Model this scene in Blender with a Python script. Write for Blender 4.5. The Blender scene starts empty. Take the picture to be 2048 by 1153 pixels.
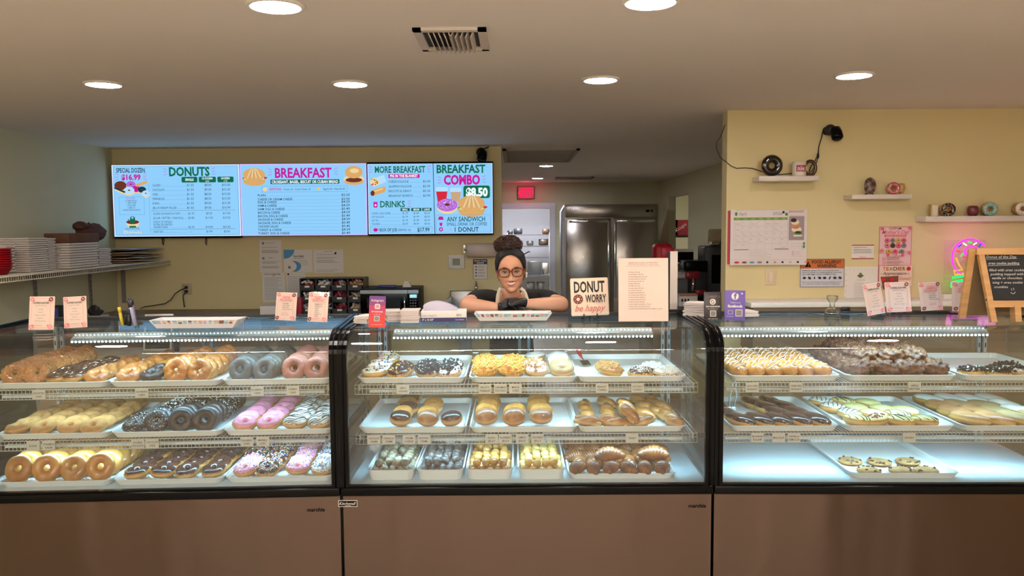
import bpy, bmesh, math, random
from mathutils import Vector, Matrix, noise, Euler
R = math.radians
rnd = random.Random(7)
S = bpy.context.scene
COL = S.collection
# ------------------------------------------------------------------ camera
F, CX, CY = 1610.0, 1024.0, 576.5
CAMZ = 1.70
PITCH, YAW, ROLL = R(4.32), R(0.21), R(-0.40)
CM = Matrix.Rotation(YAW, 4, 'Z') @ Matrix.Rotation(R(90) - PITCH, 4, 'X') @ Matrix.Rotation(ROLL, 4, 'Z')
CM.translation = (0, 0, CAMZ)
cd = bpy.data.cameras.new('camera'); cam = bpy.data.objects.new('camera', cd); COL.objects.link(cam)
cam.matrix_world = CM
cd.sensor_width = 36; cd.lens = 36 * F / 2048; cd.clip_start = .05; cd.clip_end = 60
S.camera = cam
# ------------------------------------------------------------------ world, colour management
S.view_settings.view_transform = 'Standard'; S.view_settings.look = 'None'
S.view_settings.exposure = 0.0; S.view_settings.gamma = 1; S.view_settings.use_curve_mapping = False
S.cycles.use_denoising = True; S.cycles.transparent_max_bounces = 24; S.cycles.max_bounces = 8
S.cycles.caustics_reflective = False; S.cycles.caustics_refractive = False
S.cycles.sample_clamp_indirect = 4
w = bpy.data.worlds.new('world'); S.world = w; w.use_nodes = True
w.node_tree.nodes['Background'].inputs[0].default_value = (.9, .8, .7, 1)
w.node_tree.nodes['Background'].inputs[1].default_value = 1.6

DOWN = 275.0
TUBE = 100
LEDW = 6.0

def P(px, py, Y):
    d = CM.to_3x3() @ Vector(((px - CX) / F, -(py - CY) / F, -1))
    t = Y / d.y
    return Vector((d.x * t, Y, CAMZ + d.z * t))
def PZ(px, py, Z):
    d = CM.to_3x3() @ Vector(((px - CX) / F, -(py - CY) / F, -1))
    t = (Z - CAMZ) / d.z
    return Vector((d.x * t, d.y * t, Z))
def PX(px, py, X):
    d = CM.to_3x3() @ Vector(((px - CX) / F, -(py - CY) / F, -1))
    t = X / d.x
    return Vector((X, d.y * t, CAMZ + d.z * t))

# ------------------------------------------------------------------ materials
def lin(h):
    h = h.lstrip('#'); h = h if len(h) == 6 else ''.join(c * 2 for c in h)
    return tuple((lambda c: c / 12.92 if c <= .04045 else ((c + .055) / 1.055) ** 2.4)(int(h[i:i + 2], 16) / 255) for i in (0, 2, 4))
MATS = {}
def mat(name, col, rough=.6, metal=0, var=None, scale=20, bump=0, bscale=60, emit=0, coat=0, spec=.5, sss=0, vary=0, stretch=None, detail=3):
    """plain principled material; var = second colour mixed in by object-space noise"""
    if name in MATS: return MATS[name]
    m = bpy.data.materials.new(name); m.use_nodes = True; nt = m.node_tree; b = nt.nodes['Principled BSDF']
    c = lin(col) if isinstance(col, str) else col
    b.inputs['Base Color'].default_value = (*c, 1); b.inputs['Roughness'].default_value = rough
    b.inputs['Metallic'].default_value = metal; b.inputs['Specular IOR Level'].default_value = spec
    b.inputs['Coat Weight'].default_value = coat; b.inputs['Coat Roughness'].default_value = .12
    if sss:
        b.inputs['Subsurface Weight'].default_value = sss; b.inputs['Subsurface Radius'].default_value = (.02, .008, .004); b.inputs['Subsurface Scale'].default_value = .5
    if emit:
        b.inputs['Emission Color'].default_value = (*c, 1); b.inputs['Emission Strength'].default_value = emit
        b.inputs['Base Color'].default_value = (c[0] * .1, c[1] * .1, c[2] * .1, 1); b.inputs['Specular IOR Level'].default_value = .1
    if var or bump or vary:
        tc = nt.nodes.new('ShaderNodeTexCoord'); src = tc.outputs['Object']
        mp = nt.nodes.new('ShaderNodeMapping'); nt.links.new(src, mp.inputs[0])
        if stretch: mp.inputs['Scale'].default_value = stretch
        src = mp.outputs[0]
    if var:
        n = nt.nodes.new('ShaderNodeTexNoise'); n.inputs['Scale'].default_value = scale; n.inputs['Detail'].default_value = detail
        nt.links.new(src, n.inputs['Vector'])
        r = nt.nodes.new('ShaderNodeValToRGB'); r.color_ramp.elements[0].position = .38; r.color_ramp.elements[1].position = .62
        r.color_ramp.elements[0].color = (*c, 1); c2 = lin(var) if isinstance(var, str) else var
        r.color_ramp.elements[1].color = (*c2, 1)
        nt.links.new(n.outputs['Fac'], r.inputs[0]); out = r.outputs[0]
        if vary:
            oi = nt.nodes.new('ShaderNodeObjectInfo'); hs = nt.nodes.new('ShaderNodeHueSaturation'); mr = nt.nodes.new('ShaderNodeMapRange')
            mr.inputs['To Min'].default_value = 1 - vary; mr.inputs['To Max'].default_value = 1 + vary
            nt.links.new(oi.outputs['Random'], mr.inputs['Value']); nt.links.new(mr.outputs[0], hs.inputs['Value'])
            nt.links.new(out, hs.inputs['Color']); out = hs.outputs[0]
        nt.links.new(out, b.inputs['Base Color'])
    if bump:
        n = nt.nodes.new('ShaderNodeTexNoise'); n.inputs['Scale'].default_value = bscale; n.inputs['Detail'].default_value = 4
        nt.links.new(src, n.inputs['Vector'])
        bp = nt.nodes.new('ShaderNodeBump'); bp.inputs['Strength'].default_value = bump; bp.inputs['Distance'].default_value = .004
        nt.links.new(n.outputs['Fac'], bp.inputs['Height']); nt.links.new(bp.outputs[0], b.inputs['Normal'])
    MATS[name] = m
    return m
def glass_mat(name, tint=(.93, .98, .97), refl=1.0, rough=0.0, ior=1.5, haze=0):
    m = bpy.data.materials.new(name); m.use_nodes = True; nt = m.node_tree; nt.nodes.clear()
    o = nt.nodes.new('ShaderNodeOutputMaterial'); mx = nt.nodes.new('ShaderNodeMixShader')
    t = nt.nodes.new('ShaderNodeBsdfTransparent'); t.inputs[0].default_value = (*tint, 1)
    g = nt.nodes.new('ShaderNodeBsdfGlossy'); g.inputs['Roughness'].default_value = rough; g.inputs['Color'].default_value = (1, 1, 1, 1)
    f = nt.nodes.new('ShaderNodeFresnel'); f.inputs[0].default_value = ior
    ml = nt.nodes.new('ShaderNodeMath'); ml.operation = 'MULTIPLY'; ml.inputs[1].default_value = refl
    nt.links.new(f.outputs[0], ml.inputs[0]); nt.links.new(ml.outputs[0], mx.inputs[0])
    nt.links.new(t.outputs[0], mx.inputs[1]); nt.links.new(g.outputs[0], mx.inputs[2])
    if haze:
        d = nt.nodes.new('ShaderNodeBsdfDiffuse'); d.inputs[0].default_value = (.9, .93, .95, 1)
        m2 = nt.nodes.new('ShaderNodeMixShader'); m2.inputs[0].default_value = haze
        nt.links.new(mx.outputs[0], m2.inputs[1]); nt.links.new(d.outputs[0], m2.inputs[2]); nt.links.new(m2.outputs[0], o.inputs[0])
    else: nt.links.new(mx.outputs[0], o.inputs[0])
    MATS[name] = m
    return m
def brushed(name, col, rough=.3, sc=(1, 60, 400)):
    m = mat(name, col, rough, 1.0); nt = m.node_tree; b = nt.nodes['Principled BSDF']
    tc = nt.nodes.new('ShaderNodeTexCoord'); mp = nt.nodes.new('ShaderNodeMapping'); mp.inputs['Scale'].default_value = sc
    n = nt.nodes.new('ShaderNodeTexNoise'); n.inputs['Scale'].default_value = 2; n.inputs['Detail'].default_value = 3
    bp = nt.nodes.new('ShaderNodeBump'); bp.inputs['Strength'].default_value = .12; bp.inputs['Distance'].default_value = .002
    mr = nt.nodes.new('ShaderNodeMapRange'); mr.inputs['To Min'].default_value = rough * .8; mr.inputs['To Max'].default_value = rough * 1.3
    nt.links.new(tc.outputs['Object'], mp.inputs[0]); nt.links.new(mp.outputs[0], n.inputs['Vector'])
    nt.links.new(n.outputs['Fac'], bp.inputs['Height']); nt.links.new(bp.outputs[0], b.inputs['Normal'])
    nt.links.new(n.outputs['Fac'], mr.inputs['Value']); nt.links.new(mr.outputs[0], b.inputs['Roughness'])
    return m

# ------------------------------------------------------------------ objects
def tag(o, label=None, cat=None, group=None, kind=None):
    if label: o['label'] = label
    if cat: o['category'] = cat
    if group: o['group'] = group
    if kind: o['kind'] = kind
    return o
def thing(name, label, cat, loc=(0, 0, 0), rotz=0, group=None, rot=None):
    o = bpy.data.objects.new(name, None); COL.objects.link(o); o.empty_display_size = .05
    o.location = loc; o.rotation_euler = rot if rot is not None else (0, 0, rotz)
    return tag(o, label, cat, group)
def link(name, me, parent=None, loc=(0, 0, 0), rot=(0, 0, 0), scale=(1, 1, 1)):
    o = bpy.data.objects.new(name, me); COL.objects.link(o); o.parent = parent
    o.location = loc; o.rotation_euler = rot; o.scale = scale
    return o

_tc = {}
def text_geo(s, bold=0.0, shear=0.0, sp=1.0):
    k = (s, bold, shear, sp)
    if k in _tc: return _tc[k]
    cu = bpy.data.curves.new('t', 'FONT'); cu.body = s; cu.size = 1; cu.resolution_u = 2; cu.offset = bold; cu.shear = shear; cu.space_character = sp
    ob = bpy.data.objects.new('t', cu); me = bpy.data.meshes.new_from_object(ob)
    v = [(p.co.x, p.co.y) for p in me.vertices]; f = [tuple(p.vertices) for p in me.polygons]
    bpy.data.objects.remove(ob); bpy.data.curves.remove(cu); bpy.data.meshes.remove(me)
    if v:
        x0 = min(p[0] for p in v); x1 = max(p[0] for p in v); y0 = min(p[1] for p in v); y1 = max(p[1] for p in v)
    else: x0 = x1 = y0 = y1 = 0
    _tc[k] = (v, f, x0, x1, y0, y1)
    return _tc[k]

class MB:
    def __init__(s): s.v = []; s.f = []; s.m = []; s.s = []; s.mats = []
    def mi(s, m):
        if m not in s.mats: s.mats.append(m)
        return s.mats.index(m)
    def add(s, vs, fs, m, smooth=False, M=None):
        n = len(s.v); k = s.mi(m)
        for p in vs:
            q = Vector(p); s.v.append(M @ q if M is not None else q)
        for f in fs: s.f.append(tuple(i + n for i in f)); s.m.append(k); s.s.append(smooth)
        return s
    def box(s, x0, x1, y0, y1, z0, z1, m, M=None):
        vs = [(x, y, z) for z in (z0, z1) for y in (y0, y1) for x in (x0, x1)]
        return s.add(vs, [(0, 2, 3, 1), (4, 5, 7, 6), (0, 1, 5, 4), (2, 6, 7, 3), (0, 4, 6, 2), (1, 3, 7, 5)], m, M=M)
    def rbox(s, x0, x1, y0, y1, z0, z1, b, m, M=None, seg=2, smooth=True):
        bm = bmesh.new(); bmesh.ops.create_cube(bm, size=1)
        for v in bm.verts: v.co = Vector(((x0 + x1) / 2 + v.co.x * (x1 - x0), (y0 + y1) / 2 + v.co.y * (y1 - y0), (z0 + z1) / 2 + v.co.z * (z1 - z0)))
        bmesh.ops.bevel(bm, geom=bm.edges[:], offset=b, segments=seg, affect='EDGES', profile=.5)
        s.bm(bm, m, smooth, M); return s
    def bm(s, bm, m, smooth=False, M=None):
        bm.verts.index_update()
        s.add([v.co.copy() for v in bm.verts], [tuple(v.index for v in f.verts) for f in bm.faces], m, smooth, M); bm.free(); return s
    def tube(s, pts, r, m, n=6, closed=False, caps=True, M=None):
        pts = [Vector(p) for p in pts]; L = len(pts); vs = []; fs = []
        rr = r if hasattr(r, '__len__') else [r] * L
        nrm = None
        for i, p in enumerate(pts):
            if closed: t = pts[(i + 1) % L] - pts[i - 1]
            else: t = pts[min(i + 1, L - 1)] - pts[max(i - 1, 0)]
            t = t.normalized() if t.length > 1e-9 else Vector((0, 0, 1))
            if nrm is None:
                nrm = t.orthogonal().normalized()
            else:
                nrm = (nrm - t * nrm.dot(t)); nrm = nrm.normalized() if nrm.length > 1e-6 else t.orthogonal().normalized()
            b = t.cross(nrm)
            for k in range(n):
                a = 2 * math.pi * k / n
                vs.append(p + (nrm * math.cos(a) + b * math.sin(a)) * rr[i])
        for i in range(L if closed else L - 1):
            for k in range(n):
                j = (i + 1) % L
                fs.append((i * n + k, i * n + (k + 1) % n, j * n + (k + 1) % n, j * n + k))
        if caps and not closed:
            fs.append(tuple(range(n - 1, -1, -1))); fs.append(tuple((L - 1) * n + k for k in range(n)))
        return s.add(vs, fs, m, True, M)
    def lathe(s, prof, m, n=24, c=(0, 0, 0), M=None, smooth=True):
        vs = []; fs = []; L = len(prof)
        for r, z in prof:
            for k in range(n):
                a = 2 * math.pi * k / n; vs.append((c[0] + r * math.cos(a), c[1] + r * math.sin(a), c[2] + z))
        for i in range(L - 1):
            for k in range(n): fs.append((i * n + k, i * n + (k + 1) % n, (i + 1) * n + (k + 1) % n, (i + 1) * n + k))
        if prof[0][0] > 1e-6: fs.append(tuple(range(n - 1, -1, -1)))
        if prof[-1][0] > 1e-6: fs.append(tuple((L - 1) * n + k for k in range(n)))
        return s.add(vs, fs, m, smooth, M)
    def ball(s, c, r, m, nu=12, nv=8, sc=(1, 1, 1), M=None):
        vs = []; fs = []
        for j in range(nv + 1):
            t = math.pi * j / nv
            for i in range(nu):
                a = 2 * math.pi * i / nu
                vs.append((c[0] + r * sc[0] * math.sin(t) * math.cos(a), c[1] + r * sc[1] * math.sin(t) * math.sin(a), c[2] + r * sc[2] * math.cos(t)))
        for j in range(nv):
            for i in range(nu): fs.append((j * nu + i, (j + 1) * nu + i, (j + 1) * nu + (i + 1) % nu, j * nu + (i + 1) % nu))
        return s.add(vs, fs, m, True, M)
    def prism(s, poly, y0, y1, m, M=None):
        """poly of (x,z) counter-clockwise seen from -y, extruded from y0 to y1"""
        n = len(poly); vs = [(x, y0, z) for x, z in poly] + [(x, y1, z) for x, z in poly]
        fs = [tuple(range(n)), tuple(range(2 * n - 1, n - 1, -1))] + [(i, i + n, (i + 1) % n + n, (i + 1) % n) for i in range(n)]
        return s.add(vs, fs, m, M=M)
    def mesh(s, name):
        me = bpy.data.meshes.new(name); me.from_pydata([tuple(v) for v in s.v], [], s.f)
        for m in s.mats: me.materials.append(m)
        me.polygons.foreach_set('material_index', s.m); me.polygons.foreach_set('use_smooth', s.s)
        me.update(); return me
    def build(s, name, parent=None, loc=(0, 0, 0), rot=(0, 0, 0), kind=None, recalc=True):
        me = s.mesh(name)
        if recalc:
            bm = bmesh.new(); bm.from_mesh(me); bmesh.ops.recalc_face_normals(bm, faces=bm.faces[:]); bm.to_mesh(me); bm.free()
        o = link(name, me, parent, loc, rot)
        if kind: o['kind'] = kind
        return o

class Sheet:
    """flat print drawn in the plane M (local x right, local z up, facing -y); coordinates sx,sy with sy down mapped by (x0,y0,kx,ky)"""
    def __init__(s, x0, y0, k, M=None, step=.0004, ky=None):
        s.x0, s.y0, s.k, s.ky, s.M, s.mb, s.L, s.step = x0, y0, k, ky or k, M, MB(), 1, step
    def pt(s, x, y): return ((x - s.x0) * s.k, -s.step * s.L, -(y - s.y0) * s.ky)
    def poly(s, pts, m):
        s.mb.add([s.pt(*p) for p in pts], [tuple(range(len(pts)))], m, M=s.M); s.L += 1
    def rect(s, x0, y0, x1, y1, m): s.poly([(x0, y1), (x1, y1), (x1, y0), (x0, y0)], m)
    def rrect(s, x0, y0, x1, y1, r, m):
        pts = []
        for cx, cy, a0 in ((x1 - r, y1 - r, 0), (x0 + r, y1 - r, 90), (x0 + r, y0 + r, 180), (x1 - r, y0 + r, 270)):
            for i in range(4): a = R(a0 + i * 30); pts.append((cx + r * math.cos(a), cy + r * math.sin(a)))
        s.poly(pts, m)
    def disc(s, x, y, r, m, ry=None, n=16, rot=0, a0=0, a1=360):
        ry = ry or r; pts = []
        for i in range(n if a1 - a0 == 360 else n + 1):
            a = R(a0 + (a1 - a0) * i / n); u, v = r * math.cos(a), ry * math.sin(a)
            pts.append((x + u * math.cos(rot) - v * math.sin(rot), y + u * math.sin(rot) + v * math.cos(rot)))
        s.poly(pts, m)
    def line(s, pts, wd, m):
        vs = []; fs = []
        for i, (x, y) in enumerate(pts):
            a = pts[max(i - 1, 0)]; b = pts[min(i + 1, len(pts) - 1)]
            dx, dy = b[0] - a[0], b[1] - a[1]; l = math.hypot(dx, dy) or 1
            nx, ny = -dy / l * wd / 2, dx / l * wd / 2
            vs += [s.pt(x + nx, y + ny), s.pt(x - nx, y - ny)]
        for i in range(len(pts) - 1): fs.append((2 * i, 2 * i + 1, 2 * i + 3, 2 * i + 2))
        s.mb.add(vs, fs, m, M=s.M); s.L += 1
    def ring(s, x, y, r, wd, m, ry=None, a0=0, a1=360, n=20):
        ry = ry or r
        s.line([(x + r * math.cos(R(a0 + (a1 - a0) * i / n)), y + ry * math.sin(R(a0 + (a1 - a0) * i / n))) for i in range(n + 1)], wd, m)
    def frame(s, x0, y0, x1, y1, wd, m):
        s.rect(x0, y0, x1, y0 + wd, m); s.rect(x0, y1 - wd, x1, y1, m); s.rect(x0, y0, x0 + wd, y1, m); s.rect(x1 - wd, y0, x1, y1, m)
    def text(s, x, y, t, h, m, w=None, al='l', bold=0, shear=0, rot=0, sp=1.0):
        """cap height h, baseline at y; w = fitted width"""
        v, f, a, b, c, d = text_geo(t, bold, shear, sp)
        if not v: return
        ky = h / .729; kx = ky if w is None else w / (b - a)
        wd = (b - a) * kx; ox = x - (wd / 2 if al == 'c' else wd if al == 'r' else 0)
        cr, sr = math.cos(rot), math.sin(rot); vs = []
        for p in v:
            u, q = (p[0] - a) * kx + ox - x, -p[1] * ky
            vs.append(s.pt(x + u * cr - q * sr, y + u * sr + q * cr))
        s.mb.add(vs, f, m, M=s.M); s.L += 1
    def build(s, name, parent, **k): return s.mb.build(name, parent, recalc=False, **k)

# ------------------------------------------------------------------ common materials
M_wall = mat('wall_paint', '#dccc9c', .75, bump=.12, bscale=40)
M_wall2 = mat('wall_paint_back', '#d4d0b0', .75, bump=.12, bscale=40)
M_ceil = mat('ceiling_paint', '#ebe3dc', .85, bump=.1, bscale=60)
M_floor = mat('floor_tile', '#bfb2a4', .35, var='#b3a597', scale=6)
M_white = mat('white_plastic', '#e9e4dd', .45)
M_tray = mat('tray_white', '#efece6', .35)
M_black = mat('black_gloss', '#040405', .2, spec=.14)
M_blackm = mat('black_matte', '#141416', .6)
M_rubber = mat('black_cable', '#101010', .5)
M_steel = brushed('steel', '#8f8d8c', .28)
M_panel = brushed('bronze_steel', '#625248', .32, (1, 60, 300))
M_panel.node_tree.nodes['Principled BSDF'].inputs['Anisotropic'].default_value = .85
_p = M_panel.node_tree; _t = _p.nodes.new('ShaderNodeTexCoord'); _m = _p.nodes.new('ShaderNodeMapping'); _m.inputs['Scale'].default_value = (2.2, .1, .3); _n = _p.nodes.new('ShaderNodeTexNoise'); _n.inputs['Scale'].default_value = 1.6; _n.inputs['Detail'].default_value = 1.5
_b = _p.nodes.new('ShaderNodeBump'); _b.inputs['Strength'].default_value = 1; _b.inputs['Distance'].default_value = .02; _p.links.new(_t.outputs['Object'], _m.inputs[0]); _p.links.new(_m.outputs[0], _n.inputs['Vector']); _p.links.new(_n.outputs['Fac'], _b.inputs['Height'])
_o = _p.nodes['Principled BSDF'].inputs['Normal'].links[0].from_node; _p.links.new(_b.outputs[0], _o.inputs['Normal'])
_c = M_panel.node_tree.nodes.new('ShaderNodeCombineXYZ'); _c.inputs[2].default_value = 1
M_panel.node_tree.links.new(_c.outputs[0], M_panel.node_tree.nodes['Principled BSDF'].inputs['Tangent'])
M_chrome = mat('chrome', '#c9c9cb', .12, 1)
M_wire = mat('wire_white', '#dcd6c8', .45)
M_paper = mat('paper_white', '#e6dfda', .8)
M_ink = mat('ink_black', '#2a2422', .8)
M_inkg = mat('ink_grey', '#8a827e', .8)
M_red = mat('red_plastic', '#c2102a', .45)
M_navy = mat('navy', '#27244f', .5)
M_glass = glass_mat('case_glass', (.955, .985, .98), 1.0, haze=.005)
M_glasst = glass_mat('top_glass', (.90, .95, .95), .28, haze=.015)
M_acry = glass_mat('acrylic', (.985, .985, .985), .12)
# ================================================================== the room
YW, YR, YB = 8.05, 5.68, 14.6          # menu wall, shelf wall, far wall
XL, XC, HC = -3.99, 2.63, 2.50
def struct(mb, name): return tag(mb.build(name), kind='structure')
struct(MB().box(-4.2, 6, -4.2, 19, -.1, 0, M_floor), 'floor')
struct(MB().box(-4.2, 6, -4.2, 19, HC, HC + .1, M_ceil), 'ceiling')
struct(MB().box(XL - .12, XL, -4, 15, 0, HC, M_wall2), 'wall_left')
struct(MB().box(XL, -.135, YW, YW + .14, 0, HC, M_wall), 'wall_menu')
struct(MB().box(1.487, 5.2, YR, YR + .13, 0, HC, M_wall), 'wall_shelf_side')
struct(MB().box(5.2, 5.35, -4, 6, 0, HC, M_wall), 'wall_right')
b = MB(); xs_ = [-4.1]                        # shop front; unseen tall windows added so daylight streaks the steel bases
for x0, x1 in ((-3.0, -2.4), (-1.5, -.7), (.15, .8), (1.9, 2.3), (3.4, 4.2)): b.box(xs_[-1], x0, -4.15, -4, 0, HC, M_wall).box(x0, x1, -4.15, -4, 2.2, HC, M_wall).box(x0, x1, -4.15, -4, 0, .15, M_wall); xs_.append(x1)
b.box(xs_[-1], 5.3, -4.15, -4, 0, HC, M_wall); struct(b, 'wall_front')
for i, (x0, x1) in enumerate(((-3.0, -2.4), (-1.5, -.7), (.15, .8), (1.9, 2.3), (3.4, 4.2))): struct(MB().box(x0, x1, -4.08, -4.07, .15, 2.2, M_acry), 'window_%d' % (i + 1))  # panes of the added windows, out of view behind the camera
b = MB()                                   # corridor right wall with the doorway to the store room
b.box(XC, XC + .12, YR + .1, 12.24, 0, HC, M_wall2).box(XC, XC + .12, 13.79, YB, 0, HC, M_wall2).box(XC, XC + .12, 12.24, 13.79, 2.19, HC, M_wall2)
struct(b, 'wall_corridor')
b = MB()                                   # far wall with the kitchen door opening
b.box(XL, -.22, YB, YB + .14, 0, HC, M_wall2).box(.635, XC + .12, YB, YB + .14, 0, HC, M_wall2).box(-.22, .635, YB, YB + .14, 2.03, HC, M_wall2)
struct(b, 'wall_back')
M_trim = mat('door_trim', '#d4d7e0', .5)
b = MB(); b.box(.635, .74, YB - .03, YB, 0, 2.13, M_trim).box(-.325, -.22, YB - .03, YB, 0, 2.13, M_trim).box(-.22, .635, YB - .03, YB, 2.03, 2.13, M_trim)
struct(b, 'trim_1')
M_kit = mat('kitchen_wall', '#a9abb6', .6)
struct(MB().box(-1.6, XC, 17.4, 17.5, 0, HC, M_kit), 'wall_kitchen')
struct(MB().box(XC + .12, 5.9, 17.2, 17.3, 0, HC, mat('store_wall', '#e9e7c6', .7)), 'wall_store')
struct(MB().box(5.3, 5.4, 5.9, 17.2, 0, HC, MATS['store_wall']), 'wall_store_right')
# small moulding edge strip at the end of the menu wall
struct(MB().box(-.136, -.128, YW - .004, YW + .142, 0, HC, mat('corner_bead', '#e0d2a8', .6)), 'trim_2')

# ---- downlights
M_lamp = mat('lamp_glow', (1, .91, .83), emit=DOWN); M_lampc = mat('lamp_glow_cool', (.95, .95, 1), emit=DOWN * 2.3)
M_ring = mat('lamp_ring', '#efe9e2', .5)
def downlight(x, y, r, label, m):
    t = thing('ceiling_downlight', label, 'downlight', (x, y, HC), group='recessed ceiling downlights')
    MB().lathe([(r * 1.18, 0), (r * 1.18, -.008), (r, -.012), (r, -.004)], M_ring, 32).build('trim_ring', t)
    MB().lathe([(r, -.0105), (0.0, -.0105)], m, 32).build('diffuser', t)
for i, (px, py) in enumerate(((207, 167), (701, 166), (1201, 158), (1708, 149))):
    p = PZ(px, py, HC)
    downlight(p.x, p.y, .088, 'round white downlight in the ceiling, %s in the row above the menu screens' % ('leftmost', 'second from left', 'second from right', 'rightmost')[i], M_lamp)
for i, (px, py) in enumerate(((551, 9), (1301, 1))):
    p = PZ(px, py, HC)
    downlight(p.x, p.y, .088, 'round downlight cut by the top of the picture, %s the ceiling vent' % ('left of', 'right of')[i], M_lamp)
p0, p1 = PZ(551, 9, HC), PZ(1301, 1, HC)
for k, lb in ((-1, 'far left'), (2, 'far right')):
    if k == -1: downlight((p0 + (p1 - p0) * k).x, p0.y, .088, 'round downlight just outside the upper left of the picture', M_lamp)
    q = p0 + (p1 - p0) * k
    if k == 2: downlight(2.05, p1.y, .088, 'downlight at the top right corner of the picture', M_lamp)
for px, py, lb in ((1092, 331, 'nearer of the two small downlights above the corridor'), (1075, 356, 'farther of the two small downlights above the corridor')):
    p = PZ(px, py, HC); downlight(p.x, p.y, .085, lb, M_lampc)
p = (.2, 16.0); downlight(.2, 16.0, .16, 'cool ceiling light inside the kitchen beyond the door', M_lampc)
t_ = thing('store_room_light', 'bright round ceiling light in the store room', 'light', (4.0, 14.6, HC)); MB().lathe([(.2, 0), (.2, -.03), (0, -.03)], mat('store_glow', (1, .97, .85), emit=26), 24).build('diffuser', t_)
# customer area fixtures, behind the camera, seen only as reflections in the curved glass
M_tube = mat('tube_glow', (1, .93, .86), emit=TUBE)
for i, (x, y) in enumerate(((-2.3, -.7), (0, -.7), (2.3, -.7), (-1.2, -2.6), (1.2, -2.6))):
    t = thing('fluorescent_fixture', 'twin tube ceiling fixture over the customer area, %s' % ('near row left', 'near row middle', 'near row right', 'far row left', 'far row right')[i], 'ceiling light', (x, y, HC), group='twin tube fixtures behind the camera')
    MB().box(-.62, .62, -.16, .16, -.03, 0, M_white).build('housing', t)
    for s in (-1, 1): MB().box(-.6, .6, s * .085 - .035, s * .085 + .035, -.055, -.031, M_tube).build('tube', t)

# ---- ceiling vent
a = PZ(824, 55, HC); c = PZ(972, 52, HC); d = PZ(835, 98, HC); wv = c.x - a.x; dv = a.y - d.y; dv = abs(dv)
t = thing('ceiling_vent', 'white metal air vent with curved fins in the ceiling', 'vent', ((a.x + c.x) / 2, (a.y + d.y) / 2, HC))
b = MB(); W2, D2 = wv / 2, dv / 2; M_vent = mat('vent_white', '#cfc3b8', .5)
b.box(-W2, W2, -D2, -D2 + .035, -.012, 0, M_vent).box(-W2, W2, D2 - .03, D2, -.012, 0, M_vent).box(-W2, -W2 + .035, -D2, D2, -.012, 0, M_vent).box(W2 - .035, W2, -D2, D2, -.012, 0, M_vent)
b.build('frame', t)
MB().box(-W2 + .03, W2 - .03, -D2 + .03, D2 - .03, -.003, -.001, M_blackm).build('duct_opening', t)
for i in range(10):
    x = -W2 + .055 + i * (wv - .11) / 9; k = .012 if i < 5 else -.012
    MB().prism([(x - .002, -.001), (x - .002 + k, -.028), (x + .003 + k, -.028), (x + .003, -.001)], -D2 + .06, D2 - .03, M_vent).build('fin', t)
MB().box(-W2 + .03, W2 - .03, D2 - .055, D2 - .05, -.02, -.001, M_vent).build('damper', t)
# corridor vents (flush grilles) and smoke detector
for (q0, q1, q2, lb) in (((1005, 298), (1160, 297), (1120, 322), 'large flush return grille in the corridor ceiling by the menu wall'), ((1112, 354), (1192, 351), (1180, 357), 'narrow grille in the far corridor ceiling near the back wall')):
    a, c, d = PZ(*q0, HC), PZ(*q1, HC), PZ(*q2, HC); x0, x1 = a.x, c.x; y0, y1 = sorted((d.y, a.y))
    t = thing('ceiling_grille', lb, 'vent', ((x0 + x1) / 2, (y0 + y1) / 2, HC)); w_, d_ = (x1 - x0) / 2, (y1 - y0) / 2
    fr = MB(); mg = mat('grille_grey', '#a39a92', .6)
    fr.box(-w_, w_, -d_, -d_ + .04, -.02, 0, mg).box(-w_, w_, d_ - .04, d_, -.02, 0, mg).box(-w_, -w_ + .04, -d_, d_, -.02, 0, mg).box(w_ - .04, w_, -d_, d_, -.02, 0, mg).build('frame', t)
    sl = MB(); n = 14
    for i in range(n):
        y = -d_ + .06 + i * (2 * d_ - .12) / (n - 1); sl.box(-w_ + .04, w_ - .04, y - .012, y + .006, -.014, -.004, mg)
    sl.build('slats', t, kind='stuff')

# ================================================================== display cases
ZT, ZF = 1.275, .625      # top glass, deck
CW = 1.534; CD = .80
CASES = {'left': (Vector((-.7267, 3.25, 0)), R(2.9), -CW), 'middle': (Vector((-.7227, 3.25, 0)), 0, 0), 'right': (Vector((.8150, 3.25, 0)), R(-1.2), 0)}
def cmat(k):
    o, a, dx = CASES[k]
    return Matrix.Translation(o) @ Matrix.Rotation(a, 4, 'Z') @ Matrix.Translation((dx, 0, 0))
def profile(off=0.0, n=8, yb=.62):
    """curved front outline (y,z) from the lower lip up and over to the back, moved inward by off"""
    r1, r2 = .14 - off, .085 - off; pts = [(off, .60)]; pts.append((off, ZT - .085))
    for i in range(1, n + 1):
        a = R(180 - 90 * i / n); pts.append((.14 + r1 * math.cos(a), ZT - .085 + r2 * math.sin(a)))
    pts.append((yb, ZT + .006 - off))
    return pts
M_led = mat('led_point', (.75, .92, 1), emit=22); M_ledrefl = mat('led_point_reflection', (.6, .92, 1), emit=5); M_ledbar = mat('led_housing', '#dfe6ea', .4)  # the dimmer points imitate the strip's reflection in the top glass
M_deck = mat('deck_white', '#dfe4e6', .35); M_sidegl = glass_mat('side_glass', (.86, .92, .92), 1.0, haze=.006)
M_dfr = mat('door_frame_grey', '#5d6468', .5); M_track = mat('shelf_track', '#c9cbca', .4, .3); M_slot = mat('slot_dark', '#222', .6)
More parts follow.
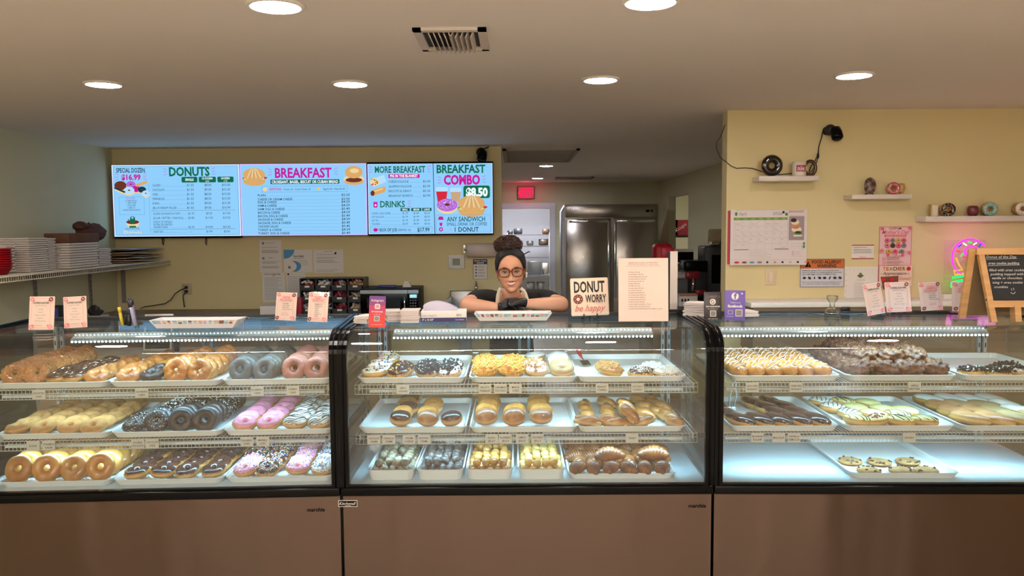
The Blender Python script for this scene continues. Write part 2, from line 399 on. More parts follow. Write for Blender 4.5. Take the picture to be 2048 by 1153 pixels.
def shelf_mesh(w, d0, d1, fx):
    b = MB()
    nx = int(w / .0157)
    for i in range(nx + 1):
        x = i * w / nx; b.tube([(x, d0, -.040), (x, d0, 0), (x, d1, 0)], .0011, M_wire, 4, caps=False)
    for z in (-.040, -.016, 0): b.tube([(0, d0, z), (w, d0, z)], .0018, M_wire, 5)
    for k in range(1, 5): y = d0 + (d1 - d0) * k / 4; b.tube([(0, y, -.003), (w, y, -.003)], .002, M_wire, 5)
    return b
for key in ('left', 'middle', 'right'):
    Mx = cmat(key); loc = Mx.translation; rz = CASES[key][1]
    lb = {'left': 'left glass bakery display case with curved front and brownish steel base', 'middle': 'middle glass bakery display case between two black curved frames', 'right': 'right glass bakery display case with curved front, cookies at its bottom'}[key]
    t = thing('display_case', lb, 'display case', loc, rz, 'three refrigerated bakery display cases in a row')
    b = MB(); b.box(.004, CW - .004, .012, CD, .0, .600, M_panel); b.build('base_panel', t)
    MB().box(.0, CW, .02, CD - .02, .599, ZF, M_deck).build('deck', t)
    b = MB(); b.rbox(.0, CW, -.012, .035, .598, .634, .005, M_black); b.box(.0, CW, -.004, .02, .630, .641, M_black); b.build('bottom_frame', t)
    for x0, x1 in ((0.0, .034), (CW - .034, CW)):       # black curved end frames
        po, pi = profile(-.006), profile(.020)
        vs = []; fs = []; n = len(po)
        for x in (x0, x1):
            vs += [(x, y, z) for y, z in po] + [(x, y, z) for y, z in pi]
        for i in range(n - 1):
            fs += [(i, i + 1, n + i + 1, n + i), (2 * n + i, 3 * n + i, 3 * n + i + 1, 2 * n + i + 1), (i, 2 * n + i, 2 * n + i + 1, i + 1), (n + i, n + i + 1, 3 * n + i + 1, 3 * n + i)]
        fs += [(n - 1, 2 * n - 1, 4 * n - 1, 3 * n - 1)]
        f = MB().add(vs, fs, M_black, False)
        xm = (x0 + x1) / 2                                # raised bead along the frame
        f.tube([(xm, y, z) for y, z in profile(-.008)], .003, M_black, 6); f.build('end_frame', t)
        # side glass
        pg = [(y, z) for y, z in profile(.022)]; xs = x0 + .012 if x0 < .1 else x1 - .012
        poly = [(y, z) for y, z in pg] + [(.62, .64)]
        g = MB(); g.add([(xs, y, z) for y, z in poly] + [(xs + .004, y, z) for y, z in poly], [tuple(range(len(poly))), tuple(range(2 * len(poly) - 1, len(poly) - 1, -1))], M_sidegl); g.build('side_glass', t)
    pg = profile(.002, 10); po = profile(.007, 10); n = len(pg)      # curved front and top glass
    pg[0] = (pg[0][0], .64); po[0] = (po[0][0], .64)
    g = MB(); vs = [(x, y, z) for x in (.034, CW - .034) for y, z in pg]; g.add(vs, [(i, n + i, n + i + 1, i + 1) for i in range(n - 2)], M_glass, True)
    vs = [(x, y, z) for x in (.034, CW - .034) for y, z in po]; g.add(vs, [(i, n + i, n + i + 1, i + 1) for i in range(n - 2)], M_glass, True)
    g.build('curved_front_glass', t, recalc=False)
    g = MB(); g.box(.034, CW - .034, .141, .60, ZT - .003, ZT + .003, M_glasst); g.build('top_glass', t)
    MB().rbox(.0, CW, .60, .645, ZT - .03, ZT + .012, .004, M_blackm).build('rear_top_rail', t)
    MB().box(.0, CW, .645, CD, ZT - .035, ZT - .006, M_steel).build('rear_ledge', t)
    # rear sliding doors
    d = MB(); xm = CW / 2
    for x0, x1, y in ((.03, xm + .03, .745), (xm - .03, CW - .03, .765)):
        for a_, b_ in ((x0, x0 + .014), (x1 - .014, x1)): d.box(a_, b_, y, y + .012, .63, ZT - .035, M_dfr)
        d.box(x0, x1, y, y + .012, .63, .65, M_dfr).box(x0, x1, y, y + .012, ZT - .055, ZT - .035, M_dfr)
        o = d.build('rear_door_frame', t); d = MB()
        MB().box(x0 + .03, x1 - .03, y + .004, y + .008, .66, ZT - .06, M_glass).build('rear_door_glass', t)
    # slotted uprights
    for x in (.04, CW - .085):
        u = MB(); u.box(x, x + .014, .722, .737, .625, ZT - .04, M_track).box(x + .03, x + .044, .722, .737, .625, ZT - .04, M_track)
        for k in range(12): z = .68 + k * .046; u.box(x + .005, x + .009, .720, .7225, z, z + .022, M_slot).box(x + .035, x + .039, .720, .7225, z, z + .022, M_slot)
        u.build('slotted_upright', t)
    for zs, dd in ((1.043, .10), (.828, .10)):
        b = shelf_mesh(CW - .09, dd, .70, None); b.build('wire_shelf', t, loc=(.045, 0, zs - .002), kind='stuff')
        for x in (.06, CW - .06): MB().prism([(0, 0)] and [(x - .003, zs - .006), (x + .003, zs - .006), (x + .003, zs - .03), (x - .003, zs - .03)], .12, .70, M_track).build('shelf_bracket', t)
    # lamp strips: one under the top glass, one under each shelf
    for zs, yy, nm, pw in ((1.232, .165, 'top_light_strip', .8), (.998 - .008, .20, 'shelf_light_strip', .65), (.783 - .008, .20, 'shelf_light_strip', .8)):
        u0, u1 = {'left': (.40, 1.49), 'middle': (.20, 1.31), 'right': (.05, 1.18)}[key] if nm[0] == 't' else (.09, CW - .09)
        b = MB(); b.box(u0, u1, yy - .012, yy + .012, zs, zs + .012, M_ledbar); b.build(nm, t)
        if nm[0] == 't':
            MB().add([(u0, yy, zs + .013), (u1, yy, zs + .013), (u1, yy + .045, zs + .030), (u0, yy + .045, zs + .030), (u0, yy, zs + .014), (u1, yy, zs + .014), (u1, yy + .045, zs + .032), (u0, yy + .045, zs + .032)], [(0, 1, 2, 3), (4, 7, 6, 5), (0, 4, 5, 1), (2, 6, 7, 3), (0, 3, 7, 4), (1, 5, 6, 2)], M_ledbar).build('added_light_reflector', t)  # added pale panel, gives the bluish glow between the point rows
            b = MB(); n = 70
            for i in range(n): x = u0 + .006 + i * (u1 - u0 - .012) / (n - 1); b.box(x - .002, x + .002, yy + .020, yy + .023, zs + .0245, zs + .0275, M_ledrefl); b.box(x - .0028, x + .0028, yy - .013, yy - .0125 + .004, zs - .003, zs + .003, M_led)  # upper dim row is a glowing stand-in for the LEDs' glass reflection
            b.build('light_points_and_reflection', t, kind='stuff')
        l = bpy.data.lights.new('led_strip_light', 'AREA'); l.shape = 'RECTANGLE'; l.size = (u1 - u0) * .98; l.size_y = .012; l.energy = LEDW * pw; l.color = (.36, .74, 1)
        lo = bpy.data.objects.new('led_strip_light', l); COL.objects.link(lo); lo.parent = t; lo.location = ((u0 + u1) / 2, yy, zs - .004); lo.rotation_euler = (R(42) if nm[0] == 't' else R(30), 0, 0); l.spread = R(150)
# dark gaps between the bases
# logos on the base panels
M_logo = mat('logo_dark', '#0c0908', .8, spec=.1)
def logo(px, py, txt, w, nm, lb, key, bold=0):
    p = P(px, py, 3.26); Mi = cmat(key).inverted() @ p
    t = thing(nm, lb, 'lettering', cmat(key) @ Vector((Mi.x, .0105, Mi.z)), CASES[key][1])
    s = Sheet(0, 0, .00202); s.text(0, 0, txt, 8, M_logo, w=w, bold=.025); s.build('letters', t)
logo(615, 1023, 'marchia', 36, 'brand_lettering', 'small black marchia lettering on the left case base', 'left')
logo(1377, 1016, 'marchia', 36, 'brand_lettering', 'small black marchia lettering on the middle case base', 'middle')
p = P(695, 1008, 3.26); t = thing('maker_sticker', 'small black Kitchenall sticker on the middle case base', 'sticker', (p.x, 3.2615, p.z))
s = Sheet(695, 1008, .00202); s.rect(676, 1001.5, 715, 1015, M_paper); s.rect(677, 1002.5, 714, 1014, M_logo); s.text(695, 1011, 'Kitchenall', 6.5, M_paper, w=34, al='c', shear=.3); s.rect(690, 1012.3, 702, 1013, M_paper); s.build('sticker_face', t)
# ================================================================== baked goods: meshes
def dough(name, top, band, side, n=.3, rough=.45, bump=.15, vary=.12, h=.018, coat=.25):
    """brown above and below, pale band round the middle, as fried dough has"""
    m = mat(name, side, rough, var=top, scale=30, bump=bump, bscale=90, coat=coat, vary=vary); nt = m.node_tree; b = nt.nodes['Principled BSDF']
    tc = nt.nodes.new('ShaderNodeTexCoord'); sx = nt.nodes.new('ShaderNodeSeparateXYZ'); nt.links.new(tc.outputs['Object'], sx.inputs[0])
    ab = nt.nodes.new('ShaderNodeMath'); ab.operation = 'ABSOLUTE'; nt.links.new(sx.outputs['Z'], ab.inputs[0])
    mr = nt.nodes.new('ShaderNodeMapRange'); mr.inputs['From Min'].default_value = h * .08; mr.inputs['From Max'].default_value = h * .42; mr.inputs['To Min'].default_value = .75; mr.inputs['To Max'].default_value = 0
    nt.links.new(ab.outputs[0], mr.inputs['Value'])
    src = b.inputs['Base Color'].links[0].from_socket; mx = nt.nodes.new('ShaderNodeMix'); mx.data_type = 'RGBA'
    nt.links.new(mr.outputs[0], mx.inputs[0]); nt.links.new(src, mx.inputs[6]); mx.inputs[7].default_value = (*lin(band), 1)
    nt.links.new(mx.outputs[2], b.inputs['Base Color']); return m
D_glz = dough('glazed_dough', '#b06a26', '#dcae60', '#c48538', coat=.45)
D_sugar = dough('sugared_dough', '#b0733a', '#cf9656', '#c08448', rough=.9, bump=.5, coat=0)
D_old = dough('old_fashioned_dough', '#9c5620', '#c4843c', '#b4702e', bump=.8, coat=.25)
D_shell = dough('filled_bun_dough', '#94561f', '#dcae6c', '#b67636', h=.026, coat=.5)
D_choc = dough('chocolate_dough', '#2a1712', '#3a221a', '#33201a', bump=.5, coat=.1)
D_blue = dough('blueberry_dough', '#3d3129', '#524538', '#473b30', bump=.8, rough=.65, coat=.12)
D_cherry = dough('cherry_dough', '#8a4a3a', '#a5604a', '#9a5442', bump=.8, rough=.6, coat=.15)
D_crois = mat('croissant_crust', '#6f3a1a', .45, var='#a8662f', scale=14, bump=.35, bscale=50, coat=.25, vary=.2)
D_fritter = mat('fritter_crust', '#4a2617', .5, var='#7d4a2c', scale=60, bump=1.0, bscale=110, coat=.15, vary=.12)
D_cookie = mat('cookie_dough', '#a06c38', .8, var='#b8854e', scale=40, bump=.5, bscale=80, vary=.06)
D_puff = mat('puff_dough', '#c8853a', .4, var='#a35a1e', scale=18, bump=.2, bscale=60, coat=.4, vary=.1)
D_eclair = dough('eclair_dough', '#a86a2c', '#dba85c', '#c08440', h=.022)
D_holeg = mat('hole_glazed', '#cc9248', .4, var='#ac6c2c', scale=25, bump=.25, bscale=60, coat=.4, vary=.15)
D_holey = mat('hole_yellow', '#e0b86a', .45, var='#cf9648', scale=25, bump=.25, bscale=60, coat=.35, vary=.15)
D_holed = mat('hole_dark', '#3b2b26', .5, var='#74645c', scale=70, bump=.5, bscale=90, coat=.3, vary=.2)
D_holeo = mat('hole_brown', '#6a5440', .5, var='#a08a6c', scale=60, bump=.5, bscale=90, coat=.3, vary=.2)
I_choc = mat('icing_chocolate', '#402119', .22, var='#4d2a20', scale=20, coat=.4, bump=.05, bscale=40, vary=.12)
I_pink = mat('icing_pink', '#e58fa4', .35, var='#dc8298', scale=20, bump=.1, bscale=40, coat=.2)
I_white = mat('icing_white', '#efe8dc', .35, bump=.08, bscale=40, coat=.2)
I_yel = mat('icing_yellow', '#e9dd9a', .4, var='#e3cf80', scale=20, bump=.1, bscale=40)
I_maple = mat('icing_maple', '#b97c4c', .4, var='#c68c5c', scale=20, bump=.15, bscale=40, coat=.2)
I_tan = mat('icing_tan', '#a88458', .5, var='#b59264', scale=20, bump=.15, bscale=40)
I_coco = mat('coconut_flake', '#efe9de', .8); I_dcrumb = mat('dark_crumb', '#241a19', .7); I_nut = mat('nut_crumb', '#c08c54', .7, var='#a06a34', scale=60)
SPR = [mat('sprinkle_%s' % n, c, .4) for n, c in (('white', '#f2ece6'), ('pink', '#ea6e93'), ('yellow', '#e8c65a'), ('blue', '#5f87c0'), ('green', '#79b06a'), ('orange', '#e58a4a'))]
CER = [mat('cereal_%s' % n, c, .6) for n, c in (('orange', '#e2953f'), ('yellow', '#e8c84e'), ('green', '#a4b850'), ('red', '#d9694e'))]

class Ring:
    def __init__(s, R_=.034, r=.0185, sq=.92, nz=.0015, seed=0, lump=18): s.R, s.r, s.sq, s.nz, s.seed, s.lump = R_, r, sq, nz, seed, lump
    def p(s, th, ph, off=0):        # ph measured from the crown, outward positive
        rr = s.r + off; q = Vector(((s.R + rr * math.sin(ph)) * math.cos(th), (s.R + rr * math.sin(ph)) * math.sin(th), rr * math.cos(ph) * s.sq))
        if s.nz:
            k = noise.noise(q * s.lump * 2 + Vector((s.seed * 7.3, 0, 0))) * s.nz * 2
            q += Vector((math.cos(th) * math.sin(ph), math.sin(th) * math.sin(ph), math.cos(ph))) * k
        return q
    def body(s, n=28, m=12):
        vs = [s.p(2 * math.pi * i / n, 2 * math.pi * j / m) for i in range(n) for j in range(m)]
        return vs, [(i * m + j, ((i + 1) % n) * m + j, ((i + 1) % n) * m + (j + 1) % m, i * m + (j + 1) % m) for i in range(n) for j in range(m)]
    def ice(s, ph0, wav=.16, off=.0012, n=32, m=7):
        vs = []
        for i in range(n):
            th = 2 * math.pi * i / n
            a = ph0 + wav * noise.noise(Vector((math.cos(th) * 2, math.sin(th) * 2, s.seed + 3.1))); c = 2.1
            for j in range(m + 1):
                ph = -c + (a + c) * j / m; vs.append(s.p(th, ph, -.0008 if j in (0, m) else off))
        return vs, [(i * (m + 1) + j, ((i + 1) % n) * (m + 1) + j, ((i + 1) % n) * (m + 1) + j + 1, i * (m + 1) + j + 1) for i in range(n) for j in range(m)]
    def rnd(s, r_, lim=1.1, off=.001):
        th, ph = r_.uniform(0, 6.283), r_.uniform(-lim, lim); return s.p(th, ph, off)
    def hgt(s, x, y, off=.0015):
        d = math.hypot(x, y) - s.R
        return None if abs(d) > s.r * .93 else math.sqrt(s.r ** 2 - d * d) * s.sq + off
    ext = property(lambda s: (s.R + s.r, s.R + s.r))
class Oval:
    def __init__(s, a, b, c, e=1.0, nz=.001, seed=0, lump=18): s.a, s.b, s.c, s.e, s.nz, s.seed, s.lump = a, b, c, e, nz, seed, lump
    def p(s, th, t, off=0):         # t polar from the crown
        f = lambda v: math.copysign(abs(v) ** s.e, v)
        q = Vector(((s.a + off) * math.cos(th) * f(math.sin(t)), (s.b + off) * math.sin(th) * f(math.sin(t)), (s.c + off) * f(math.cos(t))))
        if s.nz: q += q.normalized() * noise.noise(q * s.lump + Vector((s.seed * 5.1, 0, 0))) * s.nz * 2
        return q
    def body(s, n=24, m=14):
        vs = [s.p(2 * math.pi * i / n, math.pi * j / m) for i in range(n) for j in range(m + 1)]
        return vs, [(i * (m + 1) + j, i * (m + 1) + j + 1, ((i + 1) % n) * (m + 1) + j + 1, ((i + 1) % n) * (m + 1) + j) for i in range(n) for j in range(m)]
    def ice(s, t0, wav=.12, off=.0012, n=28, m=8):
        vs = []
        for i in range(n):
            th = 2 * math.pi * i / n; a = t0 + wav * noise.noise(Vector((math.cos(th) * 2, math.sin(th) * 2, s.seed + 3.1)))
            for j in range(m + 1): vs.append(s.p(th, a * j / m, -.0008 if j == m else off))
        return vs, [(i * (m + 1) + j, i * (m + 1) + j + 1, ((i + 1) % n) * (m + 1) + j + 1, ((i + 1) % n) * (m + 1) + j) for i in range(n) for j in range(m)]
    def rnd(s, r_, lim=1.1, off=.001): return s.p(r_.uniform(0, 6.283), math.acos(r_.uniform(math.cos(lim), 1)), off)
    def hgt(s, x, y, off=.0015):
        d = (x / s.a) ** 2 + (y / s.b) ** 2
        return None if d > .86 else s.c * (1 - d) ** (.5 * s.e) + off
    ext = property(lambda s: (s.a, s.b))

def sprinkle(sh, n, mats, L=.006, r=.0011, seed=0, lim=1.1):
    q = random.Random(seed); b = MB()
    for _ in range(n):
        p = sh.rnd(q, lim, .0018); M = Matrix.Translation(p) @ Euler((q.uniform(-.5, .5), q.uniform(-.5, .5), q.uniform(0, 3.14))).to_matrix().to_4x4()
        b.box(-L / 2, L / 2, -r, r, -r, r, q.choice(mats), M)
    return b
def chunks(sh, n, mats, s0=.003, s1=.007, seed=0, lim=1.1, lift=.002, flat=.5):
    q = random.Random(seed); b = MB()
    for _ in range(n):
        p = sh.rnd(q, lim, lift * q.random()); s_ = q.uniform(s0, s1); M = Matrix.Translation(p) @ Euler((q.uniform(0, 3), q.uniform(0, 3), q.uniform(0, 3))).to_matrix().to_4x4()
        vs = [(x * s_ * q.uniform(.6, 1), y * s_ * q.uniform(.6, 1), z * s_ * flat) for z in (-.5, .5) for y in (-.5, .5) for x in (-.5, .5)]
        b.add(vs, [(0, 2, 3, 1), (4, 5, 7, 6), (0, 1, 5, 4), (2, 6, 7, 3), (0, 4, 6, 2), (1, 3, 7, 5)], q.choice(mats), M=M)
    return b
def drizzle(sh, m, n=7, wd=.0015, ang=.6, seed=0, zig=.006):
    b = MB(); q = random.Random(seed); ex = max(sh.ext)
    for k in range(n):
        c = -ex + 2 * ex * (k + .5) / n + q.uniform(-.002, .002); run = []
        for i in range(25):
            u = -ex + 2 * ex * i / 24; v = c + zig * math.sin(i * .35 + k)
            x, y = u * math.cos(ang) - v * math.sin(ang), u * math.sin(ang) + v * math.cos(ang)
            h = sh.hgt(x, y)
            if h is None:
                if len(run) > 1: b.tube(run, wd, m, 5)
                run = []
            else: run.append((x, y, h))
        if len(run) > 1: b.tube(run, wd, m, 5)
    return b
def mk(vf, m, name, smooth=True):
    b = MB(); b.add(vf[0], vf[1], m, smooth); me = b.mesh(name); bm = bmesh.new(); bm.from_mesh(me); bmesh.ops.remove_doubles(bm, verts=bm.verts[:], dist=1e-6); bmesh.ops.recalc_face_normals(bm, faces=bm.faces[:]); bm.to_mesh(me); bm.free(); return me
BAKE = {}       # kind -> (object name, category, list of variants; variant = (body mesh, [(part name, mesh, stuff)]), (half height, radius))
def reg(kind, name, cat, variants, hh, rad): BAKE[kind] = (name, cat, variants, hh, rad)
RNG, HH = (.034, .0185), .017
def ringkind(kind, dm, ice=None, ph=1.3, extra=None, R_=.0315, r=.0212, sq=.84, nz=.0014, nv=2, lump=18, wav=.16):
    vs = []
    for v in range(nv):
        sh = Ring(R_, r, sq, nz, seed=v * 3 + len(kind), lump=lump); parts = []
        body = mk(sh.body(), dm, 'doughnut')
        if ice: parts.append(('icing', mk(sh.ice(ph, wav), ice, 'icing'), False))
        if extra:
            for nm, fn in extra: parts.append((nm, fn(sh, v + 11).mesh(nm), True))
        vs.append((body, parts))
    reg(kind, 'doughnut', 'doughnut', vs, r * sq, R_ + r)
ringkind('glazed', D_glz, R_=.0345, r=.0225, sq=.86)
ringkind('sugar', D_sugar, R_=.031, r=.0225, sq=.74, nz=.003)
ringkind('old', D_old, R_=.032, r=.021, nz=.006, lump=28, sq=.8)
ringkind('oldchoc', D_choc, R_=.033, r=.0185, nz=.005, lump=28, sq=.8)
ringkind('blueberry', D_blue, R_=.034, r=.019, nz=.002)
ringkind('cherry', D_cherry, R_=.034, r=.019, nz=.002)
ringkind('darkchoc', D_choc, R_=.034, r=.0195, nz=.002)
ringkind('crumb', D_old, extra=[('crumb_coating', lambda s, v: chunks(s, 420, [I_nut, D_holey], .0025, .005, v, 3.1, .0015))])
ringkind('coconut_dark', D_choc, extra=[('coconut_flakes', lambda s, v: chunks(s, 300, [I_coco, I_coco, I_dcrumb], .002, .0055, v, 3.1, .0015, .25))])
ringkind('coconut_heavy', D_choc, extra=[('coconut_flakes', lambda s, v: chunks(s, 700, [I_coco], .003, .007, v, 3.1, .003, .25))])
ringkind('chocolate', D_glz, I_choc)
ringkind('pink', D_glz, I_pink)
ringkind('marble', D_glz, I_white, extra=[('chocolate_drizzle', lambda s, v: drizzle(s, I_choc, 8, .0018, .5, v))])
ringkind('choc_sprinkle', D_glz, I_choc, extra=[('sprinkles', lambda s, v: sprinkle(s, 130, SPR[:1] + SPR, seed=v))])
ringkind('pink_sprinkle', D_glz, I_pink, extra=[('sprinkles', lambda s, v: sprinkle(s, 110, SPR[:1] * 2 + SPR[1:4], seed=v))])
ringkind('white_sprinkle', D_glz, I_white, extra=[('sprinkles', lambda s, v: sprinkle(s, 110, [SPR[3], SPR[1], I_choc, SPR[3]], seed=v))])
ringkind('candy', D_glz, I_white, extra=[('candy_pieces', lambda s, v: chunks(s, 20, [I_dcrumb, SPR[3], SPR[5], SPR[2], SPR[4], SPR[1], I_choc], .006, .010, v, 1.0, .003, .7))])
ringkind('choc_candy', D_glz, I_choc, extra=[('candy_pieces', lambda s, v: chunks(s, 12, [SPR[3], SPR[5], I_choc, SPR[2]], .006, .010, v, 1.0, .003, .7))])
ringkind('cookie_choc', D_glz, I_choc, extra=[('cookie_crumbs', lambda s, v: chunks(s, 230, [I_dcrumb] * 9 + [I_white], .004, .012, v, 1.1, .010, .4))])
ringkind('cookie_white', D_glz, I_white, extra=[('cookie_crumbs', lambda s, v: chunks(s, 110, [I_dcrumb], .004, .013, v, 1.1, .012, .45))])
ringkind('fruity', D_glz, CER[0], extra=[('cereal_pieces', lambda s, v: chunks(s, 380, [CER[0]] * 4 + CER, .005, .010, v, 1.45, .008, .5))])
ringkind('cinnamon', D_glz, I_white, extra=[('cereal_pieces', lambda s, v: chunks(s, 60, [I_nut, I_maple], .007, .014, v, 1.1, .008, .3))])
ringkind('maple', D_glz, I_tan, sq=.95)
ringkind('vanilla', D_glz, I_white)
ringkind('peanut', D_glz, I_maple, extra=[('peanut_pieces', lambda s, v: chunks(s, 380, [I_nut], .003, .006, v, 1.4, .004, .7))])
ringkind('coconut_choc', D_glz, I_choc, extra=[('coconut_flakes', lambda s, v: chunks(s, 260, [I_coco], .002, .006, v, 1.3, .004, .25))])
ringkind('coconut_white', D_glz, I_white, extra=[('coconut_flakes', lambda s, v: chunks(s, 380, [I_coco], .003, .008, v, 1.4, .005, .25))])
def ovalkind(kind, name, cat, dm, a, b, c, ice=None, t0=1.25, extra=None, e=1.0, nz=.0012, nv=2, lump=18, n=24, m=14):
    vs = []
    for v in range(nv):
        sh = Oval(a, b, c, e, nz, v * 3 + len(kind), lump); parts = []
        if ice: parts.append(('icing', mk(sh.ice(t0), ice, 'icing'), False))
        if extra:
            for nm, fn in extra: parts.append((nm, fn(sh, v + 5).mesh(nm), True))
        vs.append((mk(sh.body(n, m), dm, name), parts))
    reg(kind, name, cat, vs, c, max(a, b))
ovalkind('shell_choc', 'filled_doughnut', 'doughnut', D_shell, .047, .045, .026, I_choc, 1.2, e=.8)
ovalkind('shell_glazed', 'filled_doughnut', 'doughnut', D_shell, .047, .045, .027, e=.8)
ovalkind('eclair', 'eclair', 'pastry', D_eclair, .041, .084, .028, I_choc, 1.5, e=.8)
ovalkind('puff', 'cheese_puff', 'pastry', D_puff, .038, .057, .031, extra=[('white_drizzle', lambda s, v: drizzle(s, I_white, 5, .0017, .25, v, .003))])
ovalkind('yellow_bar', 'iced_bar', 'pastry', D_eclair, .038, .058, .022, I_yel, 1.3, e=.85)
ovalkind('white_choc_bar', 'iced_bar', 'pastry', D_eclair, .036, .056, .022, I_white, 1.25, [('chocolate_drizzle', lambda s, v: drizzle(s, I_choc, 7, .0018, .1, v, .004))], e=.85)
ovalkind('dark_drizzle_bar', 'iced_bar', 'pastry', D_eclair, .036, .056, .022, I_yel, 1.2, [('chocolate_drizzle', lambda s, v: drizzle(s, I_dcrumb, 7, .0022, .9, v, .004))], e=.85)
ovalkind('berry_bar', 'iced_bar', 'pastry', D_eclair, .036, .056, .022, I_yel, 1.2, [('berry_jam', lambda s, v: chunks(s, 30, [mat('berry_jam', '#a05a5e', .3)], .006, .012, v, .6, .002, .5))], e=.85)
ovalkind('maple_bar', 'iced_bar', 'pastry', D_eclair, .038, .078, .022, I_maple, 1.4, e=.8, nz=.003)
ovalkind('tan_bar', 'iced_bar', 'pastry', D_eclair, .038, .078, .022, I_tan, 1.4, e=.8, nz=.002)
ovalkind('white_bar', 'iced_bar', 'pastry', D_eclair, .038, .078, .024, I_white, 1.4, e=.8)
ovalkind('hole_g', 'doughnut_hole', 'doughnut hole', D_holeg, .019, .018, .017, nz=.0015, lump=60, n=12, m=8)
ovalkind('hole_y', 'doughnut_hole', 'doughnut hole', D_holey, .020, .018, .017, nz=.0015, lump=60, n=12, m=8)
ovalkind('hole_d', 'doughnut_hole', 'doughnut hole', D_holed, .019, .018, .017, nz=.002, lump=60, n=12, m=8)
ovalkind('hole_o', 'doughnut_hole', 'doughnut hole', D_holeo, .019, .018, .017, nz=.002, lump=60, n=12, m=8)
ovalkind('fritter', 'apple_fritter', 'pastry', D_fritter, .066, .058, .032, nz=.009, lump=55, n=44, m=26, e=.9, extra=[('sugar_glaze_specks', lambda s, v: chunks(s, 60, [I_tan], .003, .006, v, 1.2, 0, .2))])
ovalkind('cookie', 'cookie', 'cookie', D_cookie, .060, .060, .010, e=.6, nz=.002, lump=40, extra=[('chocolate_chips', lambda s, v: chunks(s, 8, [mat('chip_brown', '#4a2f22', .6)], .010, .018, v, 1.0, -.001, .45))])
def strand(pts, rad, m, n=10, name='twist'):
    b = MB(); b.tube(pts, rad, m, n); return b
vs = []
for v in range(2):      # two thick strands wound round each other
    b = MB()
    for s_ in (0, math.pi):
        pts = []; rr = []
        for i in range(33):
            u = i / 32; y = -.060 + .120 * u; a = s_ + u * 4.6 + v; e_ = math.sin(math.pi * min(max(u * .86 + .07, 0), 1)) ** .5
            pts.append((math.cos(a) * .013 * e_, y, math.sin(a) * .010 * e_)); rr.append(.0215 * e_)
        b.tube(pts, rr, D_shell, 12)
    me = b.mesh('twist'); vs.append((me, []))
reg('twist', 'glazed_twist', 'pastry', vs, .024, .068)
vs = []
for v in range(2):
    b = MB(); pts = []; rr = []
    for i in range(61):
        u = i / 60; a = R(-62 + 124 * u); env = math.sin(math.pi * (.06 + .88 * u)) ** .8; st = (u * 9) % 1
        pts.append((.062 * math.sin(a), .050 * (math.cos(a) - .75), 0)); rr.append(.031 * env * (.84 + .16 * (1 - abs(st - .5) * 2) ** .5))
    b.tube(pts, rr, D_crois, 14); me = b.mesh('croissant')
    for q in me.vertices: q.co.z *= .9
    vs.append((me, []))
reg('croissant', 'croissant', 'croissant', vs, .027, .055)

def item(kind, ck, x, y, z, rot, label, group, scale=1.0, v=None):
    name, cat, vs, hh, rad = BAKE[kind]; me, parts = vs[rnd.randrange(len(vs)) if v is None else v]
    o = bpy.data.objects.new(name, me); COL.objects.link(o); tag(o, label, cat, group)
    o.matrix_world = cmat(ck) @ Matrix.Translation((x, y, z)) @ Euler(rot, 'XYZ').to_matrix().to_4x4() @ Matrix.Scale(scale, 4)
    for pn, pm, stuff in parts:
        c = bpy.data.objects.new(pn, pm); COL.objects.link(c); c.parent = o
        if stuff: c['kind'] = 'stuff'
    return o
# ------------------------------------------------------------------ trays
def rr_loop(w, d, r, z, n=5):
    pts = []
    for cx, cy, a0 in ((w / 2 - r, d / 2 - r, 0), (-w / 2 + r, d / 2 - r, 90), (-w / 2 + r, -d / 2 + r, 180), (w / 2 - r, -d / 2 + r, 270)):
        for i in range(n + 1): a = R(a0 + 90 * i / n); pts.append((cx + r * math.cos(a), cy + r * math.sin(a), z))
    return pts
def tray_mesh(w, d, h, r=.03, fl=.014):
    loops = [rr_loop(w - 2 * fl, d - 2 * fl, r, 0), rr_loop(w - .008, d - .008, r, h - .006), rr_loop(w, d, r + .004, h - .004), rr_loop(w, d, r + .004, h), rr_loop(w - .012, d - .012, r, h), rr_loop(w - 2 * fl - .008, d - 2 * fl - .008, r, .004)]
    n = len(loops[0]); vs = [p for l in loops for p in l]
    fs = [(i * n + k, i * n + (k + 1) % n, (i + 1) * n + (k + 1) % n, (i + 1) * n + k) for i in range(len(loops) - 1) for k in range(n)]
    fs += [tuple(range(n - 1, -1, -1)), tuple((len(loops) - 1) * n + k for k in range(n))]
    b = MB(); b.add(vs, fs, M_tray); me = b.mesh('serving_tray'); bm = bmesh.new(); bm.from_mesh(me); bmesh.ops.recalc_face_normals(bm, faces=bm.faces[:]); bm.to_mesh(me); bm.free(); return me
TW, TD, TH = .460, .595, .026
ME_TRAY = tray_mesh(TW, TD, TH); ME_BIN = tray_mesh(.205, .55, .047, .03, .012)
def tray(ck, x0, z, label, me=None, w=TW, d=TD, nm='serving_tray', y0=.102):
    o = bpy.data.objects.new(nm, me or ME_TRAY); COL.objects.link(o); tag(o, label, 'tray', 'white plastic pastry trays')
    o.matrix_world = cmat(ck) @ Matrix.Translation((x0 + w / 2, y0 + d / 2, z)); return o
TX = {'left': (.10, .565, 1.03), 'middle': (.052, .525, .985), 'right': (.09, .575, 1.06)}
ZS = {'top': 1.045, 'middle': .830, 'bottom': ZF + .001}
